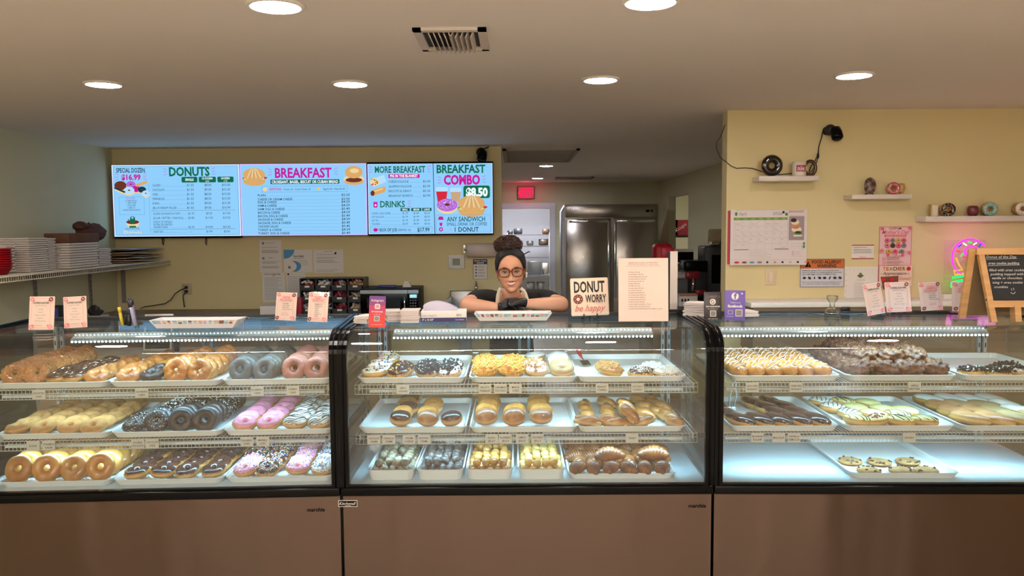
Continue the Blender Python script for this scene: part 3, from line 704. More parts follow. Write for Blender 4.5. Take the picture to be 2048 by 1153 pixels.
CONT = {('left', 'top'): ('assorted crumb and chocolate cake doughnuts', 'golden old fashioned doughnuts', 'blueberry and cherry cake doughnuts'),
        ('left', 'middle'): ('sugar coated doughnuts', 'dark chocolate and coconut doughnuts', 'pink and marble iced doughnuts'),
        ('left', 'bottom'): ('standing glazed doughnuts', 'chocolate iced doughnuts', 'sprinkled doughnuts'),
        ('middle', 'top'): ('candy and cookie crumb doughnuts', 'orange cereal topped doughnuts', 'peanut and coconut doughnuts'),
        ('middle', 'middle'): ('three uneven lines of filled buns, left tray', 'brown glazed filled buns, centre tray', 'glazed twists'),
        ('middle', 'bottom'): (None, None, 'croissants'),
        ('right', 'top'): ('cheese puffs with white drizzle', 'brown apple fritters', 'a few cookie pudding doughnuts'),
        ('right', 'middle'): ('chocolate eclairs', 'yellow iced bars with drizzle', 'maple and white iced long bars'),
        ('right', 'bottom'): (None, 'six chocolate chip cookies', None)}
for (ck, lv), cs in CONT.items():
    for i, cdesc in enumerate(cs):
        if cdesc is None: continue
        x0 = TX[ck][i]
        if (ck, lv) == ('middle', 'bottom'): x0 = .945
        if (ck, lv) == ('right', 'bottom'): x0 = .60
        tray(ck, x0, ZS[lv], 'white tray of %s' % cdesc)
ORD = ('front', 'second', 'third', 'fourth', 'fifth', 'sixth', 'seventh', 'eighth', 'ninth')
COLW = ('first', 'second', 'third', 'fourth', 'fifth', 'sixth', 'seventh')
def lay(kind, ck, lv, xs, ny, y0=.17, dy=.09, mode='flat', desc='', grp='', tilt=None, skip=(), kinds=None, jit=.006, sc=1.0, rz=None, dz=0, lean=0, xo=0):
    """rows going back on the shelf; xs = x of each column"""
    z = ZS[lv] + .0065; y0 += .012
    for i, x in enumerate(xs):
        n = ny[i] if hasattr(ny, '__len__') else ny
        for j in range(n):
            if (i, j) in skip: continue
            k = kinds(i, j) if kinds else kind
            if k is None: continue
            d = desc[k] if isinstance(desc, dict) else desc
            name, cat, vs, hh, rad = BAKE[k]; hh *= sc; rad *= sc
            q = rnd.uniform
            if mode == 'flat':
                t = R(tilt if tilt is not None else 4) ; zz = z + hh * math.cos(t) + max(0, (rad - .004)) * math.sin(t) * (0 if t < R(5) else 1) + dz + (.003 if t > R(5) else 0)
                rot = (t + q(-.05, .05), q(-.06, .06), q(0, 6.28) if rz is None else rz + q(-.15, .15))
                if t > R(5) and rz is None: rot = (t + q(-.12, .12), q(-.12, .12), 0)
            else:
                t = R((tilt if tilt is not None else 68) + q(-9, 9)); zz = z + rad * math.sin(t) + hh * math.cos(t) * .5 + dz - .003
                rot = (t, 0, lean + q(-.18, .18))
            lab = '%s in %s case %s shelf, %s row, %s from left' % (d, ck, lv, ORD[j], COLW[i + xo])
            if lab.count(' ') > 15: lab = '%s, %s case %s shelf, %s row, %s from left' % (d, ck, lv, ORD[j], COLW[i + xo])
            item(k, ck, x + q(-jit, jit), y0 + dy * j + q(-jit, jit), zz, rot, lab, grp, sc)
L_, M_, Rr = TX['left'], TX['middle'], TX['right']
# left case
lay('coconut_heavy', 'left', 'middle', (.735, ), 5, .345, .060, 'stand', 'heavily coconut flaked chocolate doughnut', 'coconut chocolate doughnuts', tilt=60)
lay('crumb', 'left', 'top', (.155, .245), 8, .165, .062, 'stand', 'golden crumb coated doughnut', 'crumb doughnuts', tilt=58, lean=.5)
lay('chocolate', 'left', 'top', (.335, .40), (4, 5), .165, .085, 'flat', 'chocolate iced cake doughnut', 'chocolate cake doughnuts in the top left tray', tilt=14)
lay('old', 'left', 'top', (.495,), 5, .165, .085, 'flat', 'plain golden cake doughnut', 'plain cake doughnuts', tilt=16)
lay('old', 'left', 'top', (.62, .715), 6, .165, .085, 'flat', 'craggy old fashioned doughnut', 'old fashioned doughnuts', tilt=22, kinds=lambda i, j: 'oldchoc' if (i == 1 and j < 2) else 'old', desc={'old': 'craggy old fashioned doughnut', 'oldchoc': 'dark chocolate old fashioned doughnut'}) if False else None
lay('old', 'left', 'top', (.625, .72), 6, .165, .085, 'flat', {'old': 'craggy old fashioned doughnut', 'oldchoc': 'dark old fashioned doughnut'}, 'old fashioned doughnuts', tilt=22, kinds=lambda i, j: 'oldchoc' if (i == 1 and j < 2) else 'old')
lay('old', 'left', 'top', (.825, .93), 7, .16, .062, 'stand', 'upright old fashioned doughnut', 'upright old fashioned doughnuts', tilt=64)
lay('blueberry', 'left', 'top', (1.095, 1.20), 8, .16, .052, 'stand', 'grey blueberry cake doughnut', 'blueberry doughnuts', tilt=72)
lay('cherry', 'left', 'top', (1.315, 1.415), 8, .16, .052, 'stand', 'reddish cherry cake doughnut', 'cherry doughnuts', tilt=70)
lay('sugar', 'left', 'middle', (.155, .26, .365, .47), 6, .17, .085, 'flat', 'sugar coated doughnut', 'sugar doughnuts', tilt=12)
lay('coconut_dark', 'left', 'middle', (.635, ), 2, .165, .09, 'flat', 'low chocolate coconut doughnut', 'coconut chocolate doughnuts', tilt=12)
lay('coconut_dark', 'left', 'middle', (.735, ), 3, .165, .060, 'stand', 'upright chocolate coconut doughnut', 'coconut chocolate doughnuts', tilt=60)
lay('darkchoc', 'left', 'middle', (.835, .94), 9, .16, .055, 'stand', {'darkchoc': 'upright dark chocolate doughnut', 'coconut_dark': 'speckled chocolate coconut doughnut'}, 'dark chocolate doughnuts', tilt=68, kinds=lambda i, j: 'coconut_dark' if 2 < j < 7 else 'darkchoc')
lay('pink', 'left', 'middle', (1.10, 1.205), 6, .165, .088, 'flat', 'pink iced ring doughnut', 'pink iced doughnuts', tilt=14)
lay('marble', 'left', 'middle', (1.32, 1.425), 6, .165, .088, 'flat', 'white doughnut with chocolate drizzle', 'marble iced doughnuts', tilt=14)
lay('glazed', 'left', 'bottom', (.15, .27, .385, .49), 6, .165, .075, 'stand', 'upright glazed doughnut', 'glazed doughnuts', tilt=62, sc=1.06)
lay('chocolate', 'left', 'bottom', (.635, .745, .855, .965), 6, .17, .085, 'flat', 'chocolate iced ring doughnut', 'chocolate iced doughnuts', tilt=10)
sd = {'choc_sprinkle': 'chocolate sprinkle doughnut', 'pink_sprinkle': 'pink sprinkle doughnut', 'white_sprinkle': 'white sprinkle doughnut'}
lay('', 'left', 'bottom', (1.10, 1.20), 5, .17, .088, 'flat', sd, 'sprinkled doughnuts', tilt=16, kinds=lambda i, j: 'pink_sprinkle' if (i == 0 and j < 2) else 'choc_sprinkle')
lay('', 'left', 'bottom', (1.32, 1.425), 6, .17, .085, 'flat', sd, 'sprinkled doughnuts', tilt=16, kinds=lambda i, j: 'pink_sprinkle' if i == 0 else 'white_sprinkle', xo=2)
# middle case
lay('candy', 'middle', 'top', (.115,), 5, .165, .095, 'flat', 'white iced doughnut with candy pieces', 'candy doughnuts', tilt=10)
lay('', 'middle', 'top', (.225, .34, .445), 2, .165, .09, 'flat', {'candy': 'white candy doughnut', 'choc_candy': 'chocolate candy doughnut', 'cookie_choc': 'dark cookie crumb doughnut', 'cookie_white': 'white cookie crumb doughnut'}, 'crumb topped doughnuts', tilt=14, kinds=lambda i, j: ('choc_candy', 'cookie_choc', 'cookie_white')[i])
lay('fruity', 'middle', 'top', (.595, .70), 3, .17, .095, 'flat', 'orange fruity cereal doughnut', 'cereal doughnuts', tilt=16, sc=1.06)
lay('cinnamon', 'middle', 'top', (.81,), 2, .17, .095, 'flat', 'cinnamon cereal doughnut', 'cinnamon cereal doughnuts', tilt=16)
lay('vanilla', 'middle', 'top', (.815,), 1, .62, .09, 'flat', 'lone tan iced doughnut', 'plain iced doughnuts')
lay('', 'middle', 'top', (.92,), 5, .165, .085, 'flat', {'maple': 'tan iced doughnut', 'vanilla': 'white iced doughnut'}, 'plain iced doughnuts', tilt=15, kinds=lambda i, j: 'maple' if j < 2 else 'vanilla', xo=3)
lay('peanut', 'middle', 'top', (1.135,), 2, .175, .10, 'flat', 'peanut crumb doughnut', 'peanut doughnuts', tilt=10)
lay('', 'middle', 'top', (1.265, 1.375), (1, 1), .17, .09, 'flat', {'coconut_choc': 'chocolate doughnut with coconut flakes', 'coconut_white': 'white coconut doughnut'}, 'coconut doughnuts', kinds=lambda i, j: ('coconut_choc', 'coconut_white')[i], sc=1.1)
item('coconut_white', 'middle', 1.335, .30, ZS['top'] + .025, (R(8), 0, 0), 'white coconut doughnut behind the other two coconut ones', 'coconut doughnuts')
sg = {'shell_choc': 'chocolate topped filled bun', 'shell_glazed': 'golden glazed filled bun'}
lay('', 'middle', 'middle', (.225, .335, .445), (6, 4, 1), .165, .092, 'flat', sg, 'filled buns', tilt=20, jit=.009, kinds=lambda i, j: 'shell_choc' if (i == 0 and j in (0, 2, 4)) or i == 2 else 'shell_glazed', sc=1.0)
lay('', 'middle', 'middle', (.595, .71, .83), (6, 2, 5), .165, .090, 'flat', {'shell_glazed': 'plain glazed bun', 'shell_choc': 'brown topped bun'}, 'filled buns in the centre tray', tilt=24, jit=.009, kinds=lambda i, j: 'shell_glazed', sc=1.08)
tw = [(1.04, .17, 75, 0), (1.15, .165, 80, 0), (1.26, .17, -80, 0), (1.41, .175, 25, 0), (1.05, .26, 10, .0), (1.05, .37, 5, .0), (1.05, .47, 0, .0), (1.14, .28, 20, 0), (1.15, .39, 10, 0), (1.22, .23, 35, .035), (1.23, .36, 30, 0), (1.24, .48, 20, 0), (1.30, .30, 40, 0), (1.33, .44, 30, 0), (1.37, .33, 30, 0), (1.38, .55, 15, 0), (1.32, .58, 25, 0), (1.41, .44, 25, .0), (1.215, .165, 25, .04), (1.16, .54, 30, 0), (1.40, .25, 20, .0)]
TWL = [''] * len(tw); tr = {}
for i, (x, y, a, dz) in enumerate(tw): tr.setdefault('crossing' if dz else 'front' if y < .22 else 'second' if y < .32 else 'third' if y < .42 else 'rear', []).append((x, i))
for k_, l_ in tr.items():
    for n_, (x, i) in enumerate(sorted(l_)): TWL[i] = 'golden glazed twist roll, middle case middle shelf, %s row, %s from left' % (k_, COLW[n_])
for i, (x, y, a, dz) in enumerate(tw):
    item('twist', 'middle', x - .005, y, ZS['middle'] + .03 + dz, (R(8 if dz == 0 else 30), 0, R(a)), TWL[i], 'glazed twist rolls')
for bi, (xb, k, dsc, colr) in enumerate(((.085, 'hole_o', 'brown blueberry', 'brown'), (.295, 'hole_d', 'dark chocolate', 'dark'), (.507, 'hole_g', 'golden glazed', 'golden'), (.728, 'hole_y', 'pale yellow', 'pale yellow'))):
    tray('middle', xb, ZS['bottom'], 'deep white bin of %s doughnut holes' % dsc, ME_BIN, .205, .55, 'deep_bin')
    for lyr in range(2):
        for j in range(11 - lyr):
            for i in range(5 - lyr):
                if j > 7 and rnd.random() < .35: continue
                if lyr and rnd.random() < .25: continue
                item(k, 'middle', xb + .03 + .0365 * (i + lyr * .5) + rnd.uniform(-.004, .004), .148 + .041 * (j + lyr * .5) + rnd.uniform(-.005, .005), ZS['bottom'] + .022 + .027 * lyr + rnd.uniform(0, .006) + (.006 if j < 7 else -.004),
                     (rnd.uniform(-.4, .4), rnd.uniform(-.4, .4), rnd.uniform(0, 6)), '%s doughnut hole, %s layer, %s row, %s from left' % (dsc, 'upper' if lyr else 'lower', (ORD + ('tenth', 'last'))[j], COLW[i]), '%s doughnut holes' % dsc)
for j in range(5):
    for i in range(6):
        x = .995 + .073 * i + (.02 if j % 2 else 0); y = .155 + .095 * j; a = rnd.uniform(-40, 40) + (90 if j in (0,) else 60)
        if x > 1.39: continue
        item('croissant', 'middle', x, y, ZS['bottom'] + .033, (R(10), 0, R(a)), 'brown croissant in the bottom tray, %s row, %s from left' % (ORD[j], COLW[i]), 'croissants')
for i, (x, y, a, lb) in enumerate(((1.13, .20, 8, 'large croissant lying across the top of the croissant pile'), (1.325, .22, -12, 'croissant lying across the right end of the croissant pile'))):
    item('croissant', 'middle', x, y, ZS['bottom'] + .077, (R(15), 0, R(a)), lb, 'croissants', 1.15)
# right case
lay('puff', 'right', 'top', (.135, .205, .275, .345, .415, .485), 6, .175, .082, 'flat', 'golden puff with white drizzle', 'cheese puffs', rz=R(28), tilt=4)
for j in range(5):
    for i in range(4):
        item('fritter', 'right', .65 + .105 * i, .18 + .105 * j, ZS['top'] + .046, (rnd.uniform(-.1, .2), rnd.uniform(-.15, .15), rnd.uniform(0, 6)), 'brown apple fritter, %s row, %s from left' % (ORD[j], COLW[i]), 'apple fritters', .95)
for j in range(4):
    for i in range(3):
        item('fritter', 'right', .70 + .105 * i, .25 + .11 * j, ZS['top'] + .092, (rnd.uniform(-.1, .3), rnd.uniform(-.15, .15), rnd.uniform(0, 6)), 'apple fritter on top of the pile, %s row, %s from left' % (ORD[j], COLW[i]), 'apple fritters', .95)
lay('', 'right', 'top', (1.125, 1.235, 1.335), (1, 1, 2), .165, .09, 'flat', {'cookie_choc': 'cookie pudding doughnut', 'cookie_white': 'white cookie pudding doughnut'}, 'pudding doughnuts', kinds=lambda i, j: ('cookie_choc', 'cookie_choc', 'cookie_white')[i])
ec = [(.155, .19, 45), (.235, .19, 45), (.315, .19, 42), (.40, .195, 40), (.48, .195, 38), (.355, .30, 42), (.44, .31, 38), (.335, .42, 38), (.42, .43, 35), (.30, .53, 35), (.385, .54, 32), (.115, .32, 40), (.11, .47, 30)]
for i, (x, y, a) in enumerate(ec):
    pos = 'front row, %s from left' % COLW[i] if i < 5 else ('%s pair back, left one' % COLW[(i - 5) // 2] if (i - 5) % 2 == 0 else '%s pair back, right one' % COLW[(i - 5) // 2]) if i < 11 else ('against the left frame, nearer' if i == 11 else 'against the left frame, farther')
    item('eclair', 'right', x, y, ZS['middle'] + .028, (R(4), R(3), R(a - 14)), 'chocolate eclair, %s' % pos, 'chocolate eclairs', .97)
yb = [(.655, .19, 50, 'dark_drizzle_bar'), (.735, .185, -60, 'berry_bar'), (.83, .175, 60, 'dark_drizzle_bar'), (.93, .17, 75, 'dark_drizzle_bar'), (.665, .30, 30, 'white_choc_bar'), (.765, .29, 45, 'yellow_bar'), (.865, .27, 50, 'dark_drizzle_bar'), (.64, .43, 60, 'white_choc_bar'), (.735, .41, 45, 'yellow_bar'), (.845, .38, 50, 'yellow_bar'), (.63, .55, 60, 'white_choc_bar'), (.73, .54, 60, 'dark_drizzle_bar'), (.83, .51, 50, 'yellow_bar'), (.93, .35, 50, 'yellow_bar')]
yn = {'dark_drizzle_bar': 'yellow iced bar with dark drizzle', 'berry_bar': 'yellow iced bar with berry jam', 'white_choc_bar': 'white iced bar with chocolate drizzle', 'yellow_bar': 'plain yellow iced bar'}; cnt = {}
for x, y, a, k in yb:
    cnt[k] = cnt.get(k, 0) + 1
    item(k, 'right', x, y, ZS['middle'] + .028, (R(3), 0, R(a)), '%s, %s from the front in the right case' % (yn[k], ('nearest', 'second', 'third', 'fourth', 'fifth')[cnt[k] - 1]), 'iced bars', 1.08)
lay('', 'right', 'middle', (1.145, 1.24, 1.335, 1.43), 4, .20, .115, 'flat', {'maple_bar': 'maple iced long bar', 'tan_bar': 'tan iced long bar', 'white_bar': 'white iced long bar'}, 'long iced bars', rz=R(36), sc=1.1, kinds=lambda i, j: 'maple_bar' if i + j * .8 < 2.1 and i < 2 else 'tan_bar' if i < 3 and j < 3 or j == 0 else 'white_bar', tilt=4)
for i, (px, py) in enumerate(((1712, 934), (1771, 936), (1829, 935), (1747, 951), (1812, 951), (1862, 951))):
    p = cmat('right').inverted() @ PZ(px, py, ZS['bottom'] + .01)
    item('cookie', 'right', p.x, p.y + (.065 if i < 3 else .045), ZS['bottom'] + .016, (R(1), 0, i), 'chocolate chip cookie in the %s row, %s' % ('back' if i < 3 else 'front', ('left', 'middle', 'right')[i % 3]), 'chocolate chip cookies', .86)
# red handled spatula, hanging bracket clip built in tong shape
p = (.985 + .05, .50)
t = thing('spatula', 'small spatula with red handle lying in the peanut doughnut tray', 'spatula', cmat('middle') @ Vector((1.04, .52, ZS['top'] + .03)), R(-20), rot=(R(14), 0, R(12)))
MB().tube([(0, .02, .004), (0, .05, .006), (0, .10, .008)], [.006, .009, .008], M_red, 8).build('handle', t)
MB().box(-.003, .003, -.02, .025, .002, .005, M_chrome).box(-.02, .02, -.075, -.02, .002, .0035, M_chrome).build('blade', t)
t = thing('bracket_clip', 'grey metal bracket clip hanging in the eclair tray', 'bracket_clip', cmat('right') @ Vector((.17, .36, ZS['middle'] + .10)), 0)
b = MB()
for s_ in (-1, 1): b.tube([(s_ * .004, .0, .07), (s_ * .014, .02, .0), (s_ * .012, .05, -.06)], .004, M_track, 6).ball((s_ * .010, .055, -.072), .014, M_track, 10, 6, (1, .4, 1))
b.build('arms', t); MB().ball((0, 0, .072), .010, M_track, 8, 6).build('hinge', t)
# name tags clipped on the shelf fronts
M_tag = mat('tag_card', '#d8cec0', .7)
TAGS = [('left', 'top', 78, 797, 'ASSORTED|CAKE'), ('left', 'top', 284, 793, 'OLD FASHIONED|CAKE'), ('left', 'top', 515, 790, 'BLUEBERRY|CAKE'), ('left', 'top', 586, 786, 'CHERRY|CAKE'),
        ('left', 'middle', 67, 903, 'SUGAR'), ('left', 'middle', 98, 902, 'CINNAMON|SUGAR'), ('left', 'middle', 276, 899, 'DOUBLE|CHOCOLATE'), ('left', 'middle', 305, 898, 'CHOCOLATE|CAKE'), ('left', 'middle', 494, 894, 'STRAWBERRY|ICED'), ('left', 'middle', 526, 893, 'MARBLE|ICED'),
        ('middle', 'top', 806, 776, 'OREO|COOKIE'), ('middle', 'top', 970, 775, 'FRUITY|PEBBLES'), ('middle', 'top', 1001, 775, 'CINNAMON|TOAST CRUNCH'), ('middle', 'top', 1031, 775, 'MAPLE|ICED'), ('middle', 'top', 1204, 774, 'PEANUT|TOPPED'), ('middle', 'top', 1275, 774, 'COCONUT|TOPPED'),
        ('middle', 'middle', 748, 883, 'CHOCOLATE|CREME'), ('middle', 'middle', 778, 883, 'VANILLA|CREME'), ('middle', 'middle', 818, 883, 'CREAM|CHEESE'), ('middle', 'middle', 848, 883, 'BOSTON|CREME'), ('middle', 'middle', 983, 882, 'GUAVA|JELLY'), ('middle', 'middle', 1011, 882, 'RASPBERRY|JELLY'), ('middle', 'middle', 1044, 882, 'LEMON|JELLY'), ('middle', 'middle', 1075, 882, 'STRAWBERRY|JELLY'), ('middle', 'middle', 1264, 882, 'TWIST'),
        ('right', 'top', 1504, 775, 'GUAVA CHEESE|CROISSANT'), ('right', 'top', 1592, 775, 'CREAM CHEESE|CROISSANT'), ('right', 'top', 1829, 772, 'APPLE|FRITTER'),
        ('right', 'middle', 1515, 880, 'BAVARIAN|ECLAIR'), ('right', 'middle', 1557, 880, 'MAPLE ECLAIR'), ('right', 'middle', 1588, 880, 'VANILLA|CREME ECLAIR'), ('right', 'middle', 1818, 880, 'DANISH')]
me_tag = MB().box(-.0265, .0265, -.0015, .0015, -.019, .019, M_tag).mesh('name_tag')
for ck, lv, px, py, txt in TAGS:
    q = cmat(ck).inverted() @ P(px, py, 3.33); zc = {'top': 1.0225, 'middle': .8075}[lv]
    # line of sight to the tag plane of the case
    cc = cmat(ck).inverted() @ Vector((0, 0, CAMZ)); t_ = (.094 - cc.y) / (q.y - cc.y); x = cc.x + (q.x - cc.x) * t_
    o = bpy.data.objects.new('name_tag', me_tag); COL.objects.link(o)
    words = txt.replace('|', ' ').lower()
    tag(o, 'small cream shelf tag reading %s' % words, 'shelf tag', 'shelf name tags'); o.matrix_world = cmat(ck) @ Matrix.Translation((x, .094, zc))
    s = Sheet(0, 0, .001, step=.0002); ls = txt.split('|'); n = len(ls)
    for k, l in enumerate(ls):
        s.text(0, (-2 if k == 0 else 12) if n == 2 else 4, l, 8.5, M_ink, w=min(46, len(l) * 6.2), al='c', bold=.01)
    s.mb.v = [v + Vector((0, -.0015, 0)) for v in s.mb.v]; s.build('print', o)
# ================================================================== menu wall
def em(n, h, e=1.0): return mat(n, h, emit=e)
E_bg = em('screen_blue', '#8fcdfb'); E_edge = em('screen_edge', '#d9e8ff'); E_green = em('screen_green', '#0d6b4c'); E_dk = em('screen_dark', '#173a48'); E_mag = em('screen_magenta', '#c61b9c'); E_wh = em('screen_white', '#eefcff')
E_teal = em('screen_teal', '#0e5c58'); E_bun = em('screen_bun', '#dba868'); E_bun2 = em('screen_bun_light', '#ecd29a'); E_red = em('screen_red', '#d3283f'); E_brn = em('screen_brown', '#6b3226'); E_pur = em('screen_purple', '#b46ad6'); E_ln = em('screen_line', '#4e8fb8'); E_lt = em('screen_lettuce', '#7fa83c'); E_cup = em('screen_cup', '#c8a582'); E_ltb = em('screen_light_blue', '#b5dcff')
KS = 7.93 / 1610 / 7.207 * 1.004
def tv(cx0, cy0, x0, y0, x1, y1, label):
    """crop origin (cx0,cy0), bezel corners in photo pixels"""
    Y = 7.93; c = P((x0 + x1) / 2, (y0 + y1) / 2, Y)
    t = thing('menu_screen', label, 'television', (c.x, YW - .002, c.z), group='menu screens on the wall'); w2, h2 = (x1 - x0) / 2 * Y / 1610 * 1.002, (y1 - y0) / 2 * Y / 1610 * 1.004
    MB().rbox(-w2, w2, -.11, -.06, -h2, h2, .006, M_black).box(-w2 * .5, w2 * .5, -.06, 0, -h2 * .5, h2 * .5, M_blackm).build('casing', t)
    s = Sheet(((x0 + x1) / 2 - cx0) * 7.207, ((y0 + y1) / 2 - cy0) * 7.207, KS, Matrix.Translation((0, -.1105, 0)), .0006)
    return t, s
def rays(s, x, y, d, m):
    for k in (-1, 0, 1): s.line([(x, y + k * 30), (x + d * 48, y + k * 48)], 7, m)
def row(s, x0, x1, y, name, prices, h, m=E_dk, w=None, dots=True):
    s.text(x0, y, name, h, m, w=w or len(name) * h * .56)
    if dots and prices: s.line([(x0 + (w or len(name) * h * .56) + 12, y - 3), (prices[0][0] - 55, y - 3)], 2.2, E_ln)
    for x, p in prices: s.text(x, y, p, h, m, w=len(p) * h * .56, al='c')
def sandwich(s, x, y, r):
    s.disc(x, y + r * .42, r * 1.0, E_bun, r * .42); s.disc(x, y + r * .18, r * 1.08, E_lt, r * .24); s.disc(x + r * .1, y + r * .12, r * 1.1, E_red, r * .16); s.disc(x, y + r * .22, r * .95, E_bun2, r * .16)
    s.disc(x, y - r * .15, r, E_bun, r * .6)
    for k in range(-3, 4): s.line([(x + k * r * .2, y + r * .15), (x + k * r * .12, y - r * .4), (x + k * r * .05, y - r * .7)], r * .09, E_bun2 if k % 2 else E_cup)
def donutpic(s, x, y, r, m, hole=E_brn, k=.6):
    s.disc(x, y + r * .18, r, E_bun2, r * k); s.disc(x, y, r, m, r * k * .92); s.disc(x, y - r * .05, r * .25, hole, r * .12)
t, s = tv(220, 320, 225, 330, 480, 476, 'leftmost menu screen headed DONUTS on the wall')
s.rect(44, 78, 1868, 1098, E_edge); s.rect(62, 92, 1850, 1085, E_bg); s.frame(66, 96, 1846, 1080, 4, E_ln)
s.text(1155, 236, 'DONUTS', 126, E_green, w=580, al='c', bold=.035); rays(s, 832, 178, -1, E_pur); rays(s, 1478, 172, 1, E_pur)
s.text(318, 185, 'SPECIAL DOZEN', 66, E_dk, w=410, al='c', bold=.02); s.text(322, 288, '$16.99', 78, E_mag, w=275, al='c', bold=.04); rays(s, 145, 250, -1, E_pur); rays(s, 500, 240, 1, E_pur)
for x, y, r, m in ((170, 370, 88, E_brn), (320, 355, 68, E_pur), (395, 420, 62, E_mag), (295, 440, 75, E_ltb), (480, 430, 60, E_dk), (535, 485, 60, E_ltb)): donutpic(s, x, y, r, m, k=.8)
s.line([(90, 410), (240, 480)], 46, E_bun2); s.line([(90, 400), (240, 466)], 26, E_dk); s.line([(400, 370), (560, 320)], 40, E_bun)
s.frame(150, 530, 510, 785, 3, E_ln); s.text(315, 560, 'INCLUDES', 24, E_mag, w=125, al='c')
for i, l in enumerate(('1 CINN ROLL', '1 FRITTER', '1 ECLAIR', '2 JELLY', '5 REGULAR DONUTS')): s.text(325, 597 + i * 33, l, 24, E_dk, w=len(l) * 15.5, al='c')
s.disc(335, 910, 92, E_bun2, 60); s.disc(335, 890, 92, E_brn, 30); s.rrect(300, 808, 372, 905, 30, E_green); s.disc(335, 830, 16, E_bg); s.rect(288, 945, 382, 970, E_green); s.line([(300, 880), (270, 850)], 12, E_green)
s.text(330, 995, 'HOLE-IN-ONE', 24, E_dk, w=200, al='c', rot=-.03); s.text(337, 1058, 'Donuts', 52, E_dk, w=270, al='c', bold=.05); s.text(337, 1057, 'Donuts', 50, E_wh, w=264, al='c', bold=.02)
for x0, x1, l, l2 in ((1060, 1285, 'SINGLE', ''), (1306, 1550, '1/2 DOZEN', '(6)'), (1572, 1802, 'DOZEN', '(12)')):
    s.rrect(x0, 255, x1, 335, 16, E_green); s.text((x0 + x1) / 2, 310 if not l2 else 292, l, 34 if not l2 else 28, E_wh, w=120 if len(l) < 7 else 150, al='c', bold=.03)
    if l2: s.text((x0 + x1) / 2, 326, l2, 22, E_wh, w=50, al='c')
for i, (l, a, b_, c_) in enumerate((('GLAZED', '$1.55', '$8.00', '$15.00'), ('CHOCOLATE', '$1.55', '$9.00', '$15.30'), ('CAKE', '$1.55', '$8.00', '$15.00'), ('SPRINKLES', '$1.55', '$8.50', '$15.00'), ('ICING', '$1.55', '$9.00', '$15.30'), ('JELLY/CREAM FILLED', '$1.65', '$9.00', '$16.99'))):
    row(s, 645, 0, 388 + i * 64, l, ((1185, a), (1435, b_), (1695, c_)), 34)
s.line([(620, 735), (1820, 728)], 3, E_dk)
for l, y, pr in (('GLAZED CROISSANTS & TWIST', 788, ('$1.75', '$9.50', '$17.00')), ('ECLAIR / FRITTER / CINN ROLL', 850, ('$2.85', '$11.00', '$19.50')), ('DONUT OF THE DAY /', 905, ()), ('NUTRIX DECORATED /', 943, ()), ('SANDER/COOKIE', 980, ('$2.55', '$14.00', '$25.50')), ('DONUT BOX', 1045, ('--', '$1.99', '$3.00'))):
    row(s, 655, 0, y, l, [((1195, 1450, 1700)[i], p_) for i, p_ in enumerate(pr)], 30, w=len(l) * 15.4)
s.line([(620, 1000), (1825, 992)], 3, E_dk); s.line([(612, 350), (612, 1060)], 3, E_ln)
s.build('screen', t)
t, s = tv(475, 320, 482, 328, 734, 471, 'middle menu screen headed BREAKFAST in magenta')
s.rect(48, 62, 1858, 1085, em('screen_lilac', '#cdbcff')); s.rect(66, 80, 1840, 1070, E_bg)
s.text(955, 258, 'BREAKFAST', 140, E_mag, w=810, al='c', bold=.03); rays(s, 505, 180, -1, E_pur); rays(s, 1400, 175, 1, E_pur)
s.rrect(485, 287, 1470, 350, 8, E_teal); s.text(978, 340, 'CROISSANT, BAGEL, BISCUIT OR CUBAN BREAD', 42, E_wh, w=950, al='c', bold=.03)
sandwich(s, 255, 240, 160); s.disc(1680, 320, 145, E_bun, 50); s.disc(1680, 285, 150, E_bun2, 50); s.disc(1680, 300, 120, E_brn, 34); s.disc(1680, 190, 128, E_bun, 88); s.disc(1690, 170, 66, E_bun2, 34)
s.frame(365, 380, 1585, 465, 3, E_ln); s.disc(410, 425, 30, E_bun2); s.text(470, 438, 'ADDITIONAL', 34, E_mag, w=180, bold=.02); s.text(675, 438, 'Cheese .25 - Cream Cheese .35', 28, E_dk, w=385); s.disc(1175, 423, 20, em('screen_egg', '#e7cf4a')); s.text(1245, 438, 'Egg $1.50 - Meat $1.00', 28, E_dk, w=305)
for i, (l, p_) in enumerate((('PLAIN', '$2.25'), ('CHEESE OR CREAM CHEESE', '$3.50'), ('EGG & CHEESE', '$4.59'), ('HAM & CHEESE', '$4.59'), ('HAM, EGG & CHEESE', '$5.49'), ('BACON & CHEESE', '$4.59'), ('BACON, EGG & CHEESE', '$5.49'), ('SAUSAGE & CHEESE', '$4.59'), ('SAUSAGE, EGG & CHEESE', '$5.49'), ('CHICKEN SALAD', '$5.45'), ('TURKEY & CHEESE', '$4.59'), ('TURKEY, EGG & CHEESE', '$5.49'))):
    y = 525 + i * 49.3 + (8 if i == 1 else 0); s.text(305, y, l, 34, E_dk, w=len(l) * 22.5, bold=.01); s.line([(325 + len(l) * 22.5, y - 3), (1485, y - 3)], 2.2, E_ln); s.text(1500, y, p_, 34, E_dk, w=118, bold=.01)
s.build('screen', t)
t, s = tv(730, 320, 735.5, 325, 986, 470, 'rightmost menu screen with MORE BREAKFAST and BREAKFAST COMBO halves')
s.rect(50, 62, 1832, 1060, E_edge); s.rect(58, 68, 1826, 1052, E_bg); s.line([(986, 62), (1000, 1060)], 9, em('screen_divider', '#10304a'))
s.text(515, 186, 'MORE BREAKFAST', 94, E_green, w=720, al='c', bold=.025); rays(s, 115, 140, -1, E_pur); rays(s, 905, 140, 1, E_pur)
s.rect(348, 208, 793, 264, E_mag); s.text(570, 252, 'PIG IN THE BLANKET', 38, E_wh, w=395, al='c', bold=.03)
